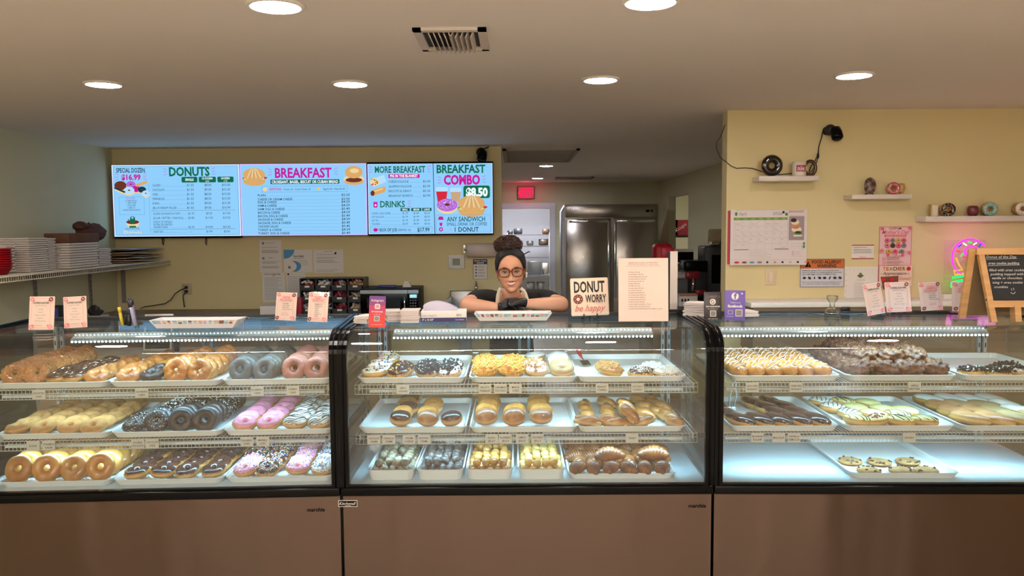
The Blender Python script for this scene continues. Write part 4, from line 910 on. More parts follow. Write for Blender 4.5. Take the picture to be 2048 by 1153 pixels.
s.line([(130, 330), (300, 265)], 105, E_ltb); s.disc(150, 318, 68, E_bun2, 62); [s.disc(150 + 42 * math.cos(i * 2.4), 318 + 40 * math.sin(i * 1.9), 9, (E_lt, E_red, E_brn)[i % 3]) for i in range(12)]
s.line([(125, 470), (280, 425)], 84, E_bun); s.disc(120, 478, 30, E_brn, 38); s.disc(282, 420, 30, E_bun, 40); s.line([(150, 450), (270, 412)], 16, E_bun2)
for i, (l, p_) in enumerate((('CHEESE KOLACHE', '$3.49'), ('JALAPENO KOLACHE', '$3.49'), ('BISCUITS & GRAVY', '$5.50'), ('BREAKFAST BURRITO', '$3.99'))):
    y = 331 + i * 67; s.text(352, y, l, 34, E_dk, w=len(l) * 20.3); s.line([(372 + len(l) * 20.3, y - 3), (822, y - 3)], 2.2, E_ln); s.text(843, y, p_, 34, E_dk, w=100)
s.rrect(132, 600, 190, 682, 14, E_mag); s.rect(128, 596, 194, 610, E_pur); s.disc(162, 648, 14, E_wh); s.text(228, 678, 'DRINKS', 92, E_green, w=352, bold=.02); rays(s, 622, 632, 1, E_pur)
for x0, x1, l in ((518, 648, 'SMALL'), (670, 815, 'MEDIUM'), (828, 960, 'LARGE')): s.rect(x0, 692, x1, 736, E_teal); s.text((x0 + x1) / 2, 726, l, 26, E_wh, w=82, al='c', bold=.02)
for i, (l, pr) in enumerate((('COFFEE / ICED COFFEE', ('$1.79', '$1.89', '$2.59')), ('HOT CHOCOLATE', ('$1.79', '$1.99', '$2.59')), ('HOT TEA', ('$1.79', '$1.99', '$2.59')), ('COLD BREW', ('$3.59', '$4.09', '$4.50')))):
    row(s, 108, 0, 778 + i * 50, l, [((585, 742, 898)[k], p_) for k, p_ in enumerate(pr)], 27, w=len(l) * 13.3)
s.frame(90, 955, 968, 1045, 3, E_ln); s.disc(160, 1000, 32, E_mag, 26); s.ring(198, 995, 12, 6, E_mag); s.text(222, 1022, 'BOX OF JOE', 46, E_dk, w=245, bold=.015); s.text(480, 1018, '(SERVES 10)', 34, E_dk, w=180); s.text(758, 1028, '$17.99', 58, E_dk, w=172, bold=.015)
s.text(1388, 200, 'BREAKFAST', 116, E_green, w=690, al='c', bold=.03); s.text(1400, 362, 'COMBO', 134, E_mag, w=515, al='c', bold=.045); rays(s, 1105, 300, -1, E_pur); rays(s, 1690, 290, 1, E_pur)
s.rrect(1420, 382, 1796, 560, 30, E_green); s.text(1610, 530, '$8.50', 118, E_wh, w=310, al='c', bold=.05)
s.poly([(1055, 620), (1170, 620), (1196, 440), (1030, 440)], E_red); s.rrect(1025, 400, 1200, 462, 18, E_ltb); s.poly([(1255, 610), (1362, 610), (1386, 450), (1235, 450)], E_cup); s.rrect(1230, 412, 1392, 470, 18, E_ltb)
donutpic(s, 1188, 655, 148, E_pur, k=.66); q_ = random.Random(3)
for i in range(40):
    a = q_.uniform(0, 6.28); r_ = q_.uniform(50, 130); s.disc(1188 + r_ * math.cos(a), 650 + r_ * .58 * math.sin(a), 5, E_wh, n=5)
sandwich(s, 1535, 665, 190); s.frame(1032, 795, 1805, 1045, 3, E_ln)
s.disc(1100, 835, 36, E_mag, 20); s.rect(1062, 846, 1138, 864, E_mag); s.poly([(1085, 950), (1115, 950), (1122, 905), (1078, 905)], E_mag); s.ring(1100, 998, 22, 16, E_mag)
s.text(1455, 888, 'ANY SANDWICH', 70, E_teal, w=540, al='c', bold=.015); s.text(1468, 948, 'SMALL DRINK OR COFFEE', 48, E_dk, w=570, al='c'); s.text(1225, 1018, '+', 40, E_pur); s.text(1465, 1032, '1 DONUT', 66, E_dk, w=340, al='c', bold=.015)
s.build('screen', t)

# ---- papers on the menu wall
def paper(px0, py0, px1, py1, Y, label, draw, name='paper_sheet', cat='paper', base=None, th=.0015):
    a, b_ = P(px0, py0, Y - .004), P(px1, py1, Y - .004); cx, cz = (a.x + b_.x) / 2, (a.z + b_.z) / 2
    t = thing(name, label, cat, (cx, Y - .001, cz)); w2, h2 = (b_.x - a.x) / 2, (a.z - b_.z) / 2
    MB().box(-w2, w2, -th, 0, -h2, h2, base or M_paper).build('sheet', t)
    W = px1 - px0; H = py1 - py0
    s = Sheet(W / 2, H / 2, 2 * w2 / W, Matrix.Translation((0, -th, 0)), .0003, ky=2 * h2 / H); draw(s, W, H); s.build('print', t); return t
def lines(s, x0, x1, ys, m=None, wd=.55, q=random.Random(5)):
    for y in ys: s.rect(x0, y, x0 + (x1 - x0) * q.uniform(.7, 1), y + wd, m or M_inkg)
I_bl = mat('print_blue', '#5796c8', .7)
def d1(s, W, H):
    s.disc(8, 6, 2.6, M_inkg); s.text(W / 2, 6, 'STATE OF FLORIDA', 1.6, M_ink, al='c'); lines(s, 5, W - 4, (14, 20, 21.5, 23, 24.5)); s.disc(8, 36, 2.6, M_inkg); s.text(W / 2, 36, 'LICENSE', 1.8, M_ink, al='c'); lines(s, 5, W - 4, (42, 44, 46, 52, 53.5, 55))
paper(518, 481, 564, 545, YW, 'printed license sheet at the upper left of the papers on the menu wall', d1)
def d2(s, W, H):
    s.disc(0, 0, 22, I_bl, 18, a0=0, a1=90, n=8); s.poly([(0, 0), (22, 0), (20, 8), (10, 15), (0, 17)], I_bl)
    o = [(20 + 15 * math.cos(R(a)), 33 + 11 * math.sin(R(a))) for a in range(-80, 81, 16)] ; i_ = [(14 + 12 * math.cos(R(a)), 33 + 10 * math.sin(R(a))) for a in range(80, -81, -16)]; s.poly([(x, y) for x, y in o] + i_, I_bl)
    s.text(20, 14.5, 'ServSafe', 3.6, M_ink, w=21, bold=.02); s.text(20, 18, 'CERTIFICATION', 2, M_ink, w=20); lines(s, 30, 54, (22, 26, 30), wd=.5); s.disc(11, 35, 3, M_inkg)
paper(567, 500, 625, 545, YW, 'certificate with two blue curved shapes on the menu wall', d2, 'certificate', 'certificate')
def d3(s, W, H):
    s.text(W / 2, 4, 'Notice to staff', 2, M_ink, al='c'); s.disc(45, 7, 2.2, M_ink); lines(s, 6, W - 8, (9, 15, 17, 21, 23, 25, 40, 43))
paper(626.5, 500, 687, 546, YW, 'wide white certificate sheet right of the blue patterned one', d3)
def d4(s, W, H):
    s.text(4, 4, 'NOTICE TO EMPLOYEES', 2, M_ink, w=34, bold=.03); s.text(W / 2, 7, 'WAGE', 2, M_ink, al='c'); lines(s, 4, W - 4, [10 + 3 * i for i in range(15)])
paper(524, 546, 571, 605, YW, 'text notice below the license sheet', d4)
paper(572.5, 546, 612, 600, YW, 'narrow text notice partly hidden behind the black drawer organizer', lambda s, W, H: (s.disc(4, 3, 2, M_ink), lines(s, 3, W - 3, [8 + 3.2 * i for i in range(14)])))

# ---- back counter with organizer, microwave
M_cnt = mat('counter_laminate', '#8f7c69', .45, var='#84725f', scale=8)
t = thing('back_counter', 'brown counter along the wall under the menu screens', 'counter', (-2.3, 7.70, 0))
MB().box(-1.68, 1.05, -.36, .345, 0, .86, mat('cabinet_tan', '#8a765f', .6)).build('cabinet', t); MB().rbox(-1.68, 1.05, -.38, .345, .86, .90, .006, M_cnt).build('worktop', t)
t = thing('side_counter', 'counter along the left wall below the wire shelf', 'counter', (-3.68, 5.6, 0))
MB().box(-.30, .30, -1.3, 1.70, 0, .88, MATS['cabinet_tan']).build('cabinet', t); MB().rbox(-.305, .32, -1.3, 1.70, .88, .92, .006, M_cnt).build('worktop', t)
t = thing('work_island', 'low brown work counter behind the left display case', 'counter', (-2.25, 4.9, 0))
MB().box(-.9, 1.1, -.25, .25, 0, .90, MATS['cabinet_tan']).build('cabinet', t); MB().rbox(-.9, 1.12, -.27, .27, .90, .94, .006, M_cnt).build('worktop', t)
Yo = 7.52
a, c = P(600, 558, Yo), P(729, 632, Yo); zb = .90; zt = a.z; w = c.x - a.x
t = thing('drawer_organizer', 'black stacking drawer organizer filled with wrapped condiment packets', 'organizer', ((a.x + c.x) / 2, Yo, zb)); M_bl2 = mat('organizer_black', '#151518', .4)
h3 = (zt - zb) / 3
b = MB(); b.box(-w / 2, w / 2, .22, .235, 0, zt - zb, M_bl2)
for i in range(5): x = -w / 2 + w * i / 4; b.box(x - .006, x + .006, 0, .22, 0, zt - zb, M_bl2)
for k in range(4): b.box(-w / 2, w / 2, 0, .22, k * h3 - (.004 if k else 0), k * h3 + .004, M_bl2)
b.build('shell', t); pk = [mat('packet_%d' % i, c_, .4) for i, c_ in enumerate(('#b9b7b4', '#8e8c8c', '#8c2a35', '#c9a27a', '#d8d3cc', '#5c5c60'))]; q_ = random.Random(2)
for k in range(3):
    for i in range(4):
        x0 = -w / 2 + w * i / 4 + .01; x1 = x0 + w / 4 - .02; z0 = k * h3 + .006
        dr = MB().box(x0, x1, -.04, -.032, z0, z0 + h3 * .42, M_bl2).box(x0, x1, -.032, .2, z0, z0 + .004, M_bl2).build('drawer_front', t)
        MB().box((x0 + x1) / 2 - .022, (x0 + x1) / 2 + .022, -.043, -.040, z0 + h3 * .22, z0 + h3 * .37, M_paper).build('label_card', dr)
        m1, m2 = pk[(i * 2 + k) % 6], pk[(4, 0, 2, 3)[i]]
        b = MB()
        for n in range(26):
            M = Matrix.Translation((q_.uniform(x0 + .02, x1 - .02), q_.uniform(-.02, .1), z0 + q_.uniform(.3, .72) * h3)) @ Euler((q_.uniform(-1, 1), q_.uniform(-1, 1), q_.uniform(-1, 1))).to_matrix().to_4x4()
            b.box(-.024, .024, -.002, .002, -.009, .009, q_.choice((m1, m2, m2)), M)
        b.build('packets', t, kind='stuff')
Ym = 7.42; a, c = P(721, 577, Ym), P(838, 632, Ym); w = c.x - a.x; h = a.z - .905
t = thing('microwave', 'black and steel countertop microwave with glowing keypad', 'microwave', ((a.x + c.x) / 2, Ym, .90)); w2 = w / 2
MB().rbox(-w2, w2, 0, .42, .012, h, .006, M_blackm).build('body', t)
d = MB().rbox(-w2, w2 * .62, -.02, 0, .02, h - .004, .004, M_black).box(-w2, w2 * .62, -.0215, -.02, h - .045, h - .012, M_steel).build('door', t)
MB().box(-w2 + .06, w2 * .38, -.0215, -.02, .06, h - .085, mat('oven_window', '#23262a', .15)).build('window', d)
MB().tube([(w2 * .53, -.045, .04), (w2 * .53, -.045, h - .07)], .008, M_chrome, 8).box(w2 * .53 - .005, w2 * .53 + .005, -.045, -.02, .05, .06, M_chrome).box(w2 * .53 - .005, w2 * .53 + .005, -.045, -.02, h - .09, h - .08, M_chrome).build('handle', d)
cp = MB().rbox(w2 * .64, w2, -.02, 0, .02, h - .004, .004, M_black).box(w2 * .64, w2, -.0215, -.02, h - .045, h - .012, M_steel).build('control_panel', t)
MB().box(w2 * .70, w2 * .94, -.0216, -.020, h - .085, h - .055, em('display_blue', '#9fe0ee', 1.1)).build('clock_display', cp)
b = MB()
for i in range(3):
    for j in range(5): b.box(w2 * (.70 + .085 * i), w2 * (.70 + .085 * i) + .014, -.0222, -.020, h - .115 - j * .026, h - .103 - j * .026, mat('key_grey', '#55585c', .5))
b.build('keys', cp, kind='stuff')
for x in (-w2 + .05, w2 - .05): MB().box(x - .02, x + .02, .05, .09, 0, .013, M_rubber).build('foot', t)
p = P(772, 573, Ym + .1); t = thing('glove_packet', 'flat blue packet lying on top of the microwave', 'packet', (p.x, Ym + .15, .90 + h)); MB().rbox(-.085, .085, -.05, .05, 0, .022, .006, mat('packet_blue', '#1c2570', .4)).build('packet', t)
p = P(806, 571, Ym); t = thing('folded_napkin', 'small white folded paper beside the blue packet on the microwave', 'paper', (p.x, Ym + .2, .90 + h)); MB().prism([(-.03, 0), (.05, 0), (.03, .05), (-.01, .055)], -.02, .02, M_paper).build('fold', t)
p = P(595, 620, 7.40); t = thing('red_box', 'narrow red box standing left of the drawer organizer', 'box', (p.x, 7.5, .90)); MB().rbox(-.02, .03, -.08, .08, 0, .16, .003, mat('box_red', '#a0112e', .5)).build('carton', t)
p = P(553, 625, 7.5); t = thing('white_carton', 'small white carton behind the cream fillings card', 'box', (p.x - .03, 7.5, .90)); MB().rbox(-.1, .1, -.08, .08, 0, .085, .003, M_paper).build('carton', t)
# ---- thermostat, paper towels, hand washing sign, sink
p = P(913, 524, YW); t = thing('thermostat', 'white wall thermostat with grey screen under the menu screen', 'thermostat', (p.x, YW, p.z))
MB().rbox(-.082, .082, -.018, 0, -.07, .07, .008, M_white).build('wall_plate', t); MB().rbox(-.058, .058, -.034, -.018, -.052, .052, .008, M_white).build('housing', t); MB().box(-.038, .038, -.0355, -.034, -.034, .034, mat('lcd_grey', '#6d7a6e', .3)).build('display', t)
a, c = P(934, 501, YW - .09), P(991, 501, YW - .09); t = thing('paper_towel_holder', 'wall bracket holding a white paper towel roll', 'towel holder', ((a.x + c.x) / 2, YW - .09, a.z)); w2 = (c.x - a.x) / 2
MB().lathe([(.068, -w2), (.068, w2)], mat('towel_paper', '#dccdc4', .9), 28, M=Matrix.Rotation(R(90), 4, 'Y')).lathe([(.0, w2 + .001), (.02, w2 + .001)], M_slot, 16, M=Matrix.Rotation(R(90), 4, 'Y')).build('paper_roll', t)
b = MB(); b.tube([(-w2 - .03, .08, .02), (-w2 - .03, 0, .0), (w2 + .03, 0, 0), (w2 + .03, .08, .02)], .006, M_chrome, 8).box(-w2 - .04, -w2 - .02, .08, .09, -.03, .05, M_chrome).box(w2 + .02, w2 + .04, .08, .09, -.03, .05, M_chrome); b.build('bracket', t)
def dw(s, W, H):
    s.rect(0, 0, W, 10, M_navy); s.text(W / 2, 4.6, 'WASH YOUR', 2.8, M_paper, w=25, al='c', bold=.02); s.text(W / 2, 8.8, 'HANDS', 3, M_paper, w=15, al='c', bold=.03); s.frame(0, 0, W, H, .6, M_navy)
    for i in range(4): s.disc(6, 15 + i * 6, 1.6, M_navy); lines(s, 10, W - 4, (14 + i * 6, 15.6 + i * 6))
paper(946, 519, 975, 559, YW, 'navy and white WASH YOUR HANDS sign below the paper towels', dw, 'hand_washing_sign', 'sign')
Ys = 7.72; a, c = P(896, 586, Ys), P(965, 640, Ys)
t = thing('hand_sink', 'small stainless hand sink with tall backsplash below the towel roll', 'sink', ((a.x + c.x) / 2, Ys, 0)); w2 = (c.x - a.x) / 2; zt = a.z
b = MB(); b.rbox(-w2, w2, .25, .27, .70, zt, .008, M_steel).box(-w2, -w2 + .012, -.2, .26, .66, zt - .05, M_steel).box(w2 - .012, w2, -.2, .26, .66, zt - .05, M_steel).box(-w2, w2, -.2, -.185, .66, .86, M_steel).box(-w2, w2, -.2, .26, .655, .665, M_steel); b.build('basin', t)
b = MB(); xf = .10; b.tube([(xf, .22, zt - .06), (xf, .22, zt + .02), (xf, .20, zt + .07), (xf, .15, zt + .09), (xf, .11, zt + .06), (xf, .105, zt - .01)], .012, M_chrome, 8); b.build('faucet', t)
MB().box(-.05, .05, -.15, .2, 0, .655, M_steel).build('pedestal', t)
t = thing('white_cup', 'white cup standing in front of the sink backsplash', 'cup', (P(915, 605, 7.6).x, 7.62, .665)); MB().lathe([(.028, 0), (.038, .16), (.036, .16), (.026, .004), (0, .004)], M_white, 20).build('cup_body', t)
# ---- camera on the menu wall, outlet, cable, tv wires
def cam_(x, y, z, label, ang, s=1.0):
    t = thing('security_camera', label, 'camera', (x, y, z), ang)
    MB().ball((0, -.05, 0), .045 * s, M_blackm, 16, 10).build('mount_ball', t); MB().lathe([(0, 0), (.04 * s, .001), (.045 * s, .03), (.045 * s, .085 * s), (.03 * s, .1 * s), (0, .1 * s)], M_black, 20, M=Matrix.Translation((.025 * s, -.075, .005)) @ Matrix.Rotation(R(152), 4, 'X')).build('camera_head', t)
    MB().lathe([(.03, 0), (.03, -.01), (0, -.01)], M_blackm, 16, M=Matrix.Rotation(R(90), 4, 'X') @ Matrix.Rotation(R(180), 4, 'X')).build('wall_mount', t); return t
p = P(965, 306, YW); t = cam_(p.x, YW, p.z, 'black security camera above the rightmost menu screen', R(-15), 1.05)
MB().tube([(.0, -.02, .03), (.06, -.01, .05), (.08, -.01, .085), (.07, -.01, .12)], .006, M_rubber, 6).build('cable', t)
p = P(374, 579, YW); t = thing('wall_outlet', 'beige double wall outlet with two plugged in cables', 'outlet', (p.x, YW, p.z)); MB().rbox(-.05, .05, -.008, 0, -.055, .055, .004, mat('outlet_plate', '#b9a888', .5)).build('plate', t)
for zz in (.02, -.02): MB().rbox(-.014, .014, -.03, -.008, zz - .013, zz + .013, .003, M_rubber).build('plug', t)
b = MB(); pts = [P(x, y, YW - .04 - i * .02) for i, (x, y) in enumerate(((374, 576), (362, 580), (350, 588), (342, 600), (330, 608), (305, 612), (290, 614), (280, 618)))]; c0 = Vector((p.x, YW, p.z)); b.tube([q - c0 for q in pts], .005, M_rubber, 6)
b.tube([P(x, y, YW - .03) - c0 for x, y in ((373, 583), (366, 592), (367, 602), (369, 615))], .005, M_rubber, 6); b.build('cables', t)
for x0 in (326, 412):
    q = P(x0, 482, YW - .01); t = thing('hanging_wire', 'short black wire loop hanging below the leftmost menu screen, %s one' % ('left' if x0 < 400 else 'right'), 'wire', q); MB().tube([(0, 0, .06), (-.004, -.01, -.02), (.006, -.01, -.045), (.010, 0, .0), (.006, 0, .05)], .004, M_rubber, 6).build('wire', t)
# ---- left wall wire shelf and its load
XS0, XS1, ZSH = XL + .005, -3.44, 1.388
t = thing('wire_wall_shelf', 'long white wire shelf on the left wall with metal brackets', 'shelf', (XL, 5.8, ZSH)); D_ = XS1 - XL
b = MB(); y0, y1 = -1.6, YW - 5.8 - .02; n = int((y1 - y0) / .026)
for i in range(n + 1):
    y = y0 + (y1 - y0) * i / n; b.tube([(.01, y, 0), (D_, y, 0), (D_, y, -.035)], .0022, M_wire, 4, caps=False)
b.build('cross_wires', t, kind='stuff')
for x, z in ((.02, -.004), (D_ * .5, -.004), (D_, 0), (D_, -.035)): MB().tube([(x, y0, z), (x, y1, z)], .004, M_wire, 6).build('long_wire', t)
M_gray = mat('shelf_metal', '#8f8c8a', .5, .4)
for px in (67, 178): 
    q = PX(px, 545, XL); yy = q.y - 5.8; st = MB().box(0, .012, yy - .02, yy + .02, -.42, .02, M_gray)
    st = st.build('wall_track', t); sl = MB()
    for k in range(9): sl.box(.012, .0125, yy - .011, yy - .006, -.40 + k * .045, -.38 + k * .045, M_slot).box(.012, .0125, yy + .006, yy + .011, -.40 + k * .045, -.38 + k * .045, M_slot)
    sl.build('slots', st, kind='stuff'); MB().prism([(0, -.006), (D_ - .02, -.006), (D_ - .02, -.02), (.01, -.09), (0, -.09)], yy - .004, yy + .004, M_gray).build('bracket', t)
q = P(247, 560, YW); MB().box(-.02, .02, -.012, 0, -.42, .02, M_gray, Matrix.Translation((q.x - XL, YW - 5.8, 0))).build('wall_track', t)
M_foam = mat('foam_white', '#e3dad4', .7); M_brown = mat('kraft_brown', '#6f4a35', .8, var='#64422f', scale=12)
def clam_stack(px0, px1, py0, py1, X, label, n=12, taper=.15, lid=False):
    a, c = PX(px0, py1, X), PX(px1, py1, X); h = PX((px0 + px1) / 2, py0, X).z - ZSH - .004; y0_, y1_ = a.y, c.y; ym = (y0_ + y1_) / 2; L = y1_ - y0_
    t = thing('foam_container_stack', label, 'containers', (X - .11, ym, ZSH + .005)); hh = h / n
    for k in range(n):
        z = k * hh; i_ = .006 * (k % 2)
        b = MB(); b.add([(-.11 + i_, -L / 2 + i_, z + hh * .35), (.11 - i_, -L / 2 + i_, z + hh * .35), (.11 - i_, L / 2 - i_, z + hh * .35), (-.11 + i_, L / 2 - i_, z + hh * .35), (-.09, -L / 2 + .02, z), (.09, -L / 2 + .02, z), (.09, L / 2 - .02, z), (-.09, L / 2 - .02, z),
                        (-.11 + i_, -L / 2 + i_, z + hh * .97), (.11 - i_, -L / 2 + i_, z + hh * .97), (.11 - i_, L / 2 - i_, z + hh * .97), (-.11 + i_, L / 2 - i_, z + hh * .97)], [(4, 5, 1, 0), (5, 6, 2, 1), (6, 7, 3, 2), (7, 4, 0, 3), (0, 1, 9, 8), (1, 2, 10, 9), (2, 3, 11, 10), (3, 0, 8, 11), (8, 9, 10, 11), (4, 7, 6, 5)], M_foam)
        b.build('container', t)
    return t, h, ym, L
clam_stack(14, 32, 492, 530, -3.66, 'low foam container stack next to the red cups', 9)
clam_stack(33, 66, 478, 528, -3.75, 'tall white foam container stack at the back of the wire shelf', 15)
clam_stack(60, 98, 476, 528, -3.56, 'tallest white foam container stack in front on the wire shelf', 16)
clam_stack(99, 114, 477, 526, -3.56, 'narrow white foam stack right of the tallest stack', 21)
clam_stack(115, 138, 490, 524, -3.60, 'short foam stack under the brown kraft box', 13)
_, h5, _, _ = clam_stack(140, 198, 486, 522, -3.52, 'wide low foam stack at the middle of the wire shelf', 10)
clam_stack(199, 223, 497, 520, -3.58, 'low foam stack nearest the menu wall', 10)
a = PX(14, 530, -3.62); t = thing('red_cup_stack', 'stack of red plastic baskets at the left picture edge', 'baskets', (-3.62, a.y - .10, ZSH + .005))
for k in range(9): MB().lathe([(.055, 0), (.085, .05), (.088, .05), (.088, .054), (.080, .054), (.05, .003), (0, .003)], M_red, 24, (0, 0, .0 + k * .016)).build('basket', t)
a, c = PX(113, 490, -3.62), PX(176, 490, -3.62); t = thing('kraft_box', 'flat brown kraft box lying on the foam stacks', 'box', (-3.62, (a.y + c.y) / 2, ZSH + .007 + h5)); L = c.y - a.y
MB().rbox(-.10, .10, -L / 2, L / 2, 0, PX(145, 467, -3.5).z - ZSH - .007 - h5, .008, M_brown).build('carton', t)
a, c = PX(158, 484, -3.70), PX(208, 484, -3.70); t = thing('paper_bag', 'crumpled dark brown paper bag on top of the foam stacks', 'bag', (-3.70, (a.y + c.y) / 2, ZSH + .007 + h5)); L = c.y - a.y
bm = bmesh.new(); bmesh.ops.create_icosphere(bm, subdivisions=3, radius=1)
for v in bm.verts:
    v.co = Vector((v.co.x * .08, v.co.y * L * .5, (v.co.z + 1) * .075)); k = noise.noise(v.co * 14) * .05; v.co.y += k; v.co.z = max(0, v.co.z + abs(k) * .8 * (v.co.z > .05))
b = MB(); b.bm(bm, mat('bag_brown', '#5a3226', .75), False); b.build('bag_body', t)
bm = bmesh.new(); bmesh.ops.create_icosphere(bm, subdivisions=2, radius=1)
for v in bm.verts: v.co = Vector((v.co.x * .06, v.co.y * .10 - L * .40, (v.co.z + 1) * .035 + .10)) + Vector((0, 1, .5)) * noise.noise(v.co * 3) * .04
MB().bm(bm, MATS['bag_brown']).build('bag_top', t)
a, c = PX(228, 512, -3.62), PX(312, 510, -3.62); L = min(c.y, YW - .03) - a.y
t = thing('folder_pile', 'messy pile of manila and white envelopes on the wire shelf end', 'envelopes', (-3.66, a.y + L / 2, ZSH + .005)); q_ = random.Random(9)
for k in range(12):
    M = Matrix.Translation((q_.uniform(-.03, .03), q_.uniform(-.02, .02), .004 + k * .011)) @ Euler((q_.uniform(-.05, .08), q_.uniform(-.04, .04), q_.uniform(-.1, .1))).to_matrix().to_4x4()
    MB().box(-.15, .15, -L / 2 + .04, L / 2 - .06, 0, .004, (mat('manila', '#b98a4c', .7), M_paper, mat('grey_folder', '#a39a94', .7))[k % 3], M).build('envelope', t)
# ---- things on the side counter and island
p = PX(120, 628, -3.62); t = thing('card_terminal', 'dark upright card terminal between the two coffee flavor cards', 'terminal', (-3.42, 5.97, .92)); MB().rbox(-.04, .04, -.05, .05, 0, .22, .01, M_blackm).build('body', t); MB().box(-.034, .034, -.0515, -.05, .12, .2, em('terminal_screen', '#33345e', .8)).build('screen', t)
t = thing('paper_pile', 'pile of dark and white papers behind the leftmost flavor card', 'papers', (-3.42, 5.75, .92))
for k in range(6): MB().box(-.13, .1, -.06, .06, k * .009, k * .009 + .006, (M_paper, M_blackm)[k % 2], Matrix.Rotation(.05 * (k - 3), 4, 'Z')).build('sheet', t)
p = P(190, 636, 6.2); t = thing('receipt_printer', 'low beige box with black bow on top on the side counter', 'box', (p.x - .02, 6.25, .92)); MB().rbox(-.16, .06, -.07, .10, 0, .115, .008, mat('beige_box', '#b5a999', .6)).build('body', t); MB().box(.03, .05, -.072, -.07, .04, .075, M_paper).build('sticker', t)
bm = bmesh.new(); bmesh.ops.create_icosphere(bm, subdivisions=2, radius=1)
for v in bm.verts: v.co = Vector((v.co.x * .06, v.co.y * .04, v.co.z * .035 + .14)) * (1 + .3 * noise.noise(v.co * 3))
MB().bm(bm, M_blackm, False).build('bow', t)
p = P(326, 634, 5.1); t = thing('tablet', 'tablet with black screen and silver edge standing behind the left case', 'tablet', (p.x, 5.0, .94), rot=(R(-14), 0, R(4)))
MB().rbox(-.088, .088, -.005, .005, 0, .235, .004, mat('tablet_silver', '#b5b0aa', .4, .3)).build('body', t); MB().box(-.074, .076, -.0062, -.005, .014, .215, mat('tablet_screen', '#120f12', .12)).build('screen', t)
p = P(367, 627, 5.1); t = thing('power_adapter', 'small black power adapter right of the tablet', 'adapter', (p.x, 4.98, .94)); MB().rbox(-.013, .013, -.012, .012, 0, .20, .003, M_rubber).build('body', t)

# ================================================================== corridor, kitchen, store room
ex = P(1052, 386, YB); t = thing('exit_sign', 'glowing red EXIT sign above the kitchen door', 'exit sign', (ex.x, YB, ex.z)); E_exit = em('exit_red', '#ff1747', 1.6)
w2, h2 = 17 * YB / 1610, 12.5 * YB / 1610
MB().rbox(-w2, w2, -.05, 0, -h2, h2, .008, mat('exit_housing', '#8a3a44', .4)).build('housing', t)
s = Sheet(0, 0, .01, Matrix.Translation((0, -.0505, 0)), .001); s.rect(-w2 * 92, -h2 * 90, w2 * 92, h2 * 90, mat('exit_face', '#b84e5c', emit=.8)); s.text(0, 7.2, 'EXIT', 15, E_exit, w=21, al='c', bold=.05)
s.poly([(-14.5, 0), (-11.5, 3.5), (-11.5, -3.5)], E_exit); s.poly([(14.5, 0), (11.5, -3.5), (11.5, 3.5)], E_exit); s.build('letters', t)
lg = bpy.data.lights.new('exit_glow', 'POINT'); lg.energy = 1.5; lg.color = (1, .1, .2); lg.shadow_soft_size = .1; lo = bpy.data.objects.new('exit_glow', lg); COL.objects.link(lo); lo.parent = t; lo.location = (0, -.25, 0)
# fridge
Yf = 13.0; a, c = P(1131, 409, Yf), P(1316, 409, Yf); w2 = (c.x - a.x) / 2; zt = P(1220, 409, Yf).z
M_fr = brushed('fridge_steel', '#a39c97', .20, (1, 1, 300)); t = thing('reach_in_fridge', 'tall two door stainless fridge at the end of the corridor', 'refrigerator', ((a.x + c.x) / 2, Yf, 0))
MB().box(-w2, w2, 0, .8, .12, zt, M_fr).build('cabinet', t)
MB().rbox(-w2, w2, -.03, 0, zt - .21, zt, .006, M_fr).build('header', t)
s = Sheet(0, 0, .01, Matrix.Translation((0, -.031, 0)), .001); s.text(-w2 * 100 + 6, -zt * 100 + 9, 'ATOSA', 4, M_paper, w=16); s.build('header_print', t)
for x0, x1 in ((.14, .20), (.09, .12)): MB().box(w2 - x1, w2 - x0 if 0 else w2 - x1 + (x1 - x0), -.033, -.03, zt - .13, zt - .09, M_black).build('control_window', t)
for x0, x1 in ((-w2 + .005, -.022), (.022, w2 - .005)):
    d = MB().rbox(x0, x1, -.055, -.004, .16, zt - .225, .01, M_fr).build('door', t)
    MB().rbox(x0 + .05, x1 - .05, -.060, -.054, zt - .29, zt - .245, .004, M_chrome).build('door_top_rail', d)
    hx = x1 - .03 if x0 < 0 else x0 + .03; MB().rbox(hx - .022, hx + .022, -.072, -.05, .55, zt - .26, .008, M_chrome).build('handle', d)
for x in (-w2 + .08, w2 - .08): MB().box(x - .03, x + .03, .05, .12, 0, .12, M_rubber).build('foot', t)
# strip between door and fridge
t = thing('wall_cable_channel', 'thin white vertical pipe between the kitchen door and the fridge', 'pipe', (P(1122, 500, 13.4).x, 13.4, 0)); MB().tube([(0, 0, 0), (0, 0, 1.95), (.06, 0, 2.05)], .02, M_trim, 8).build('pipe', t)
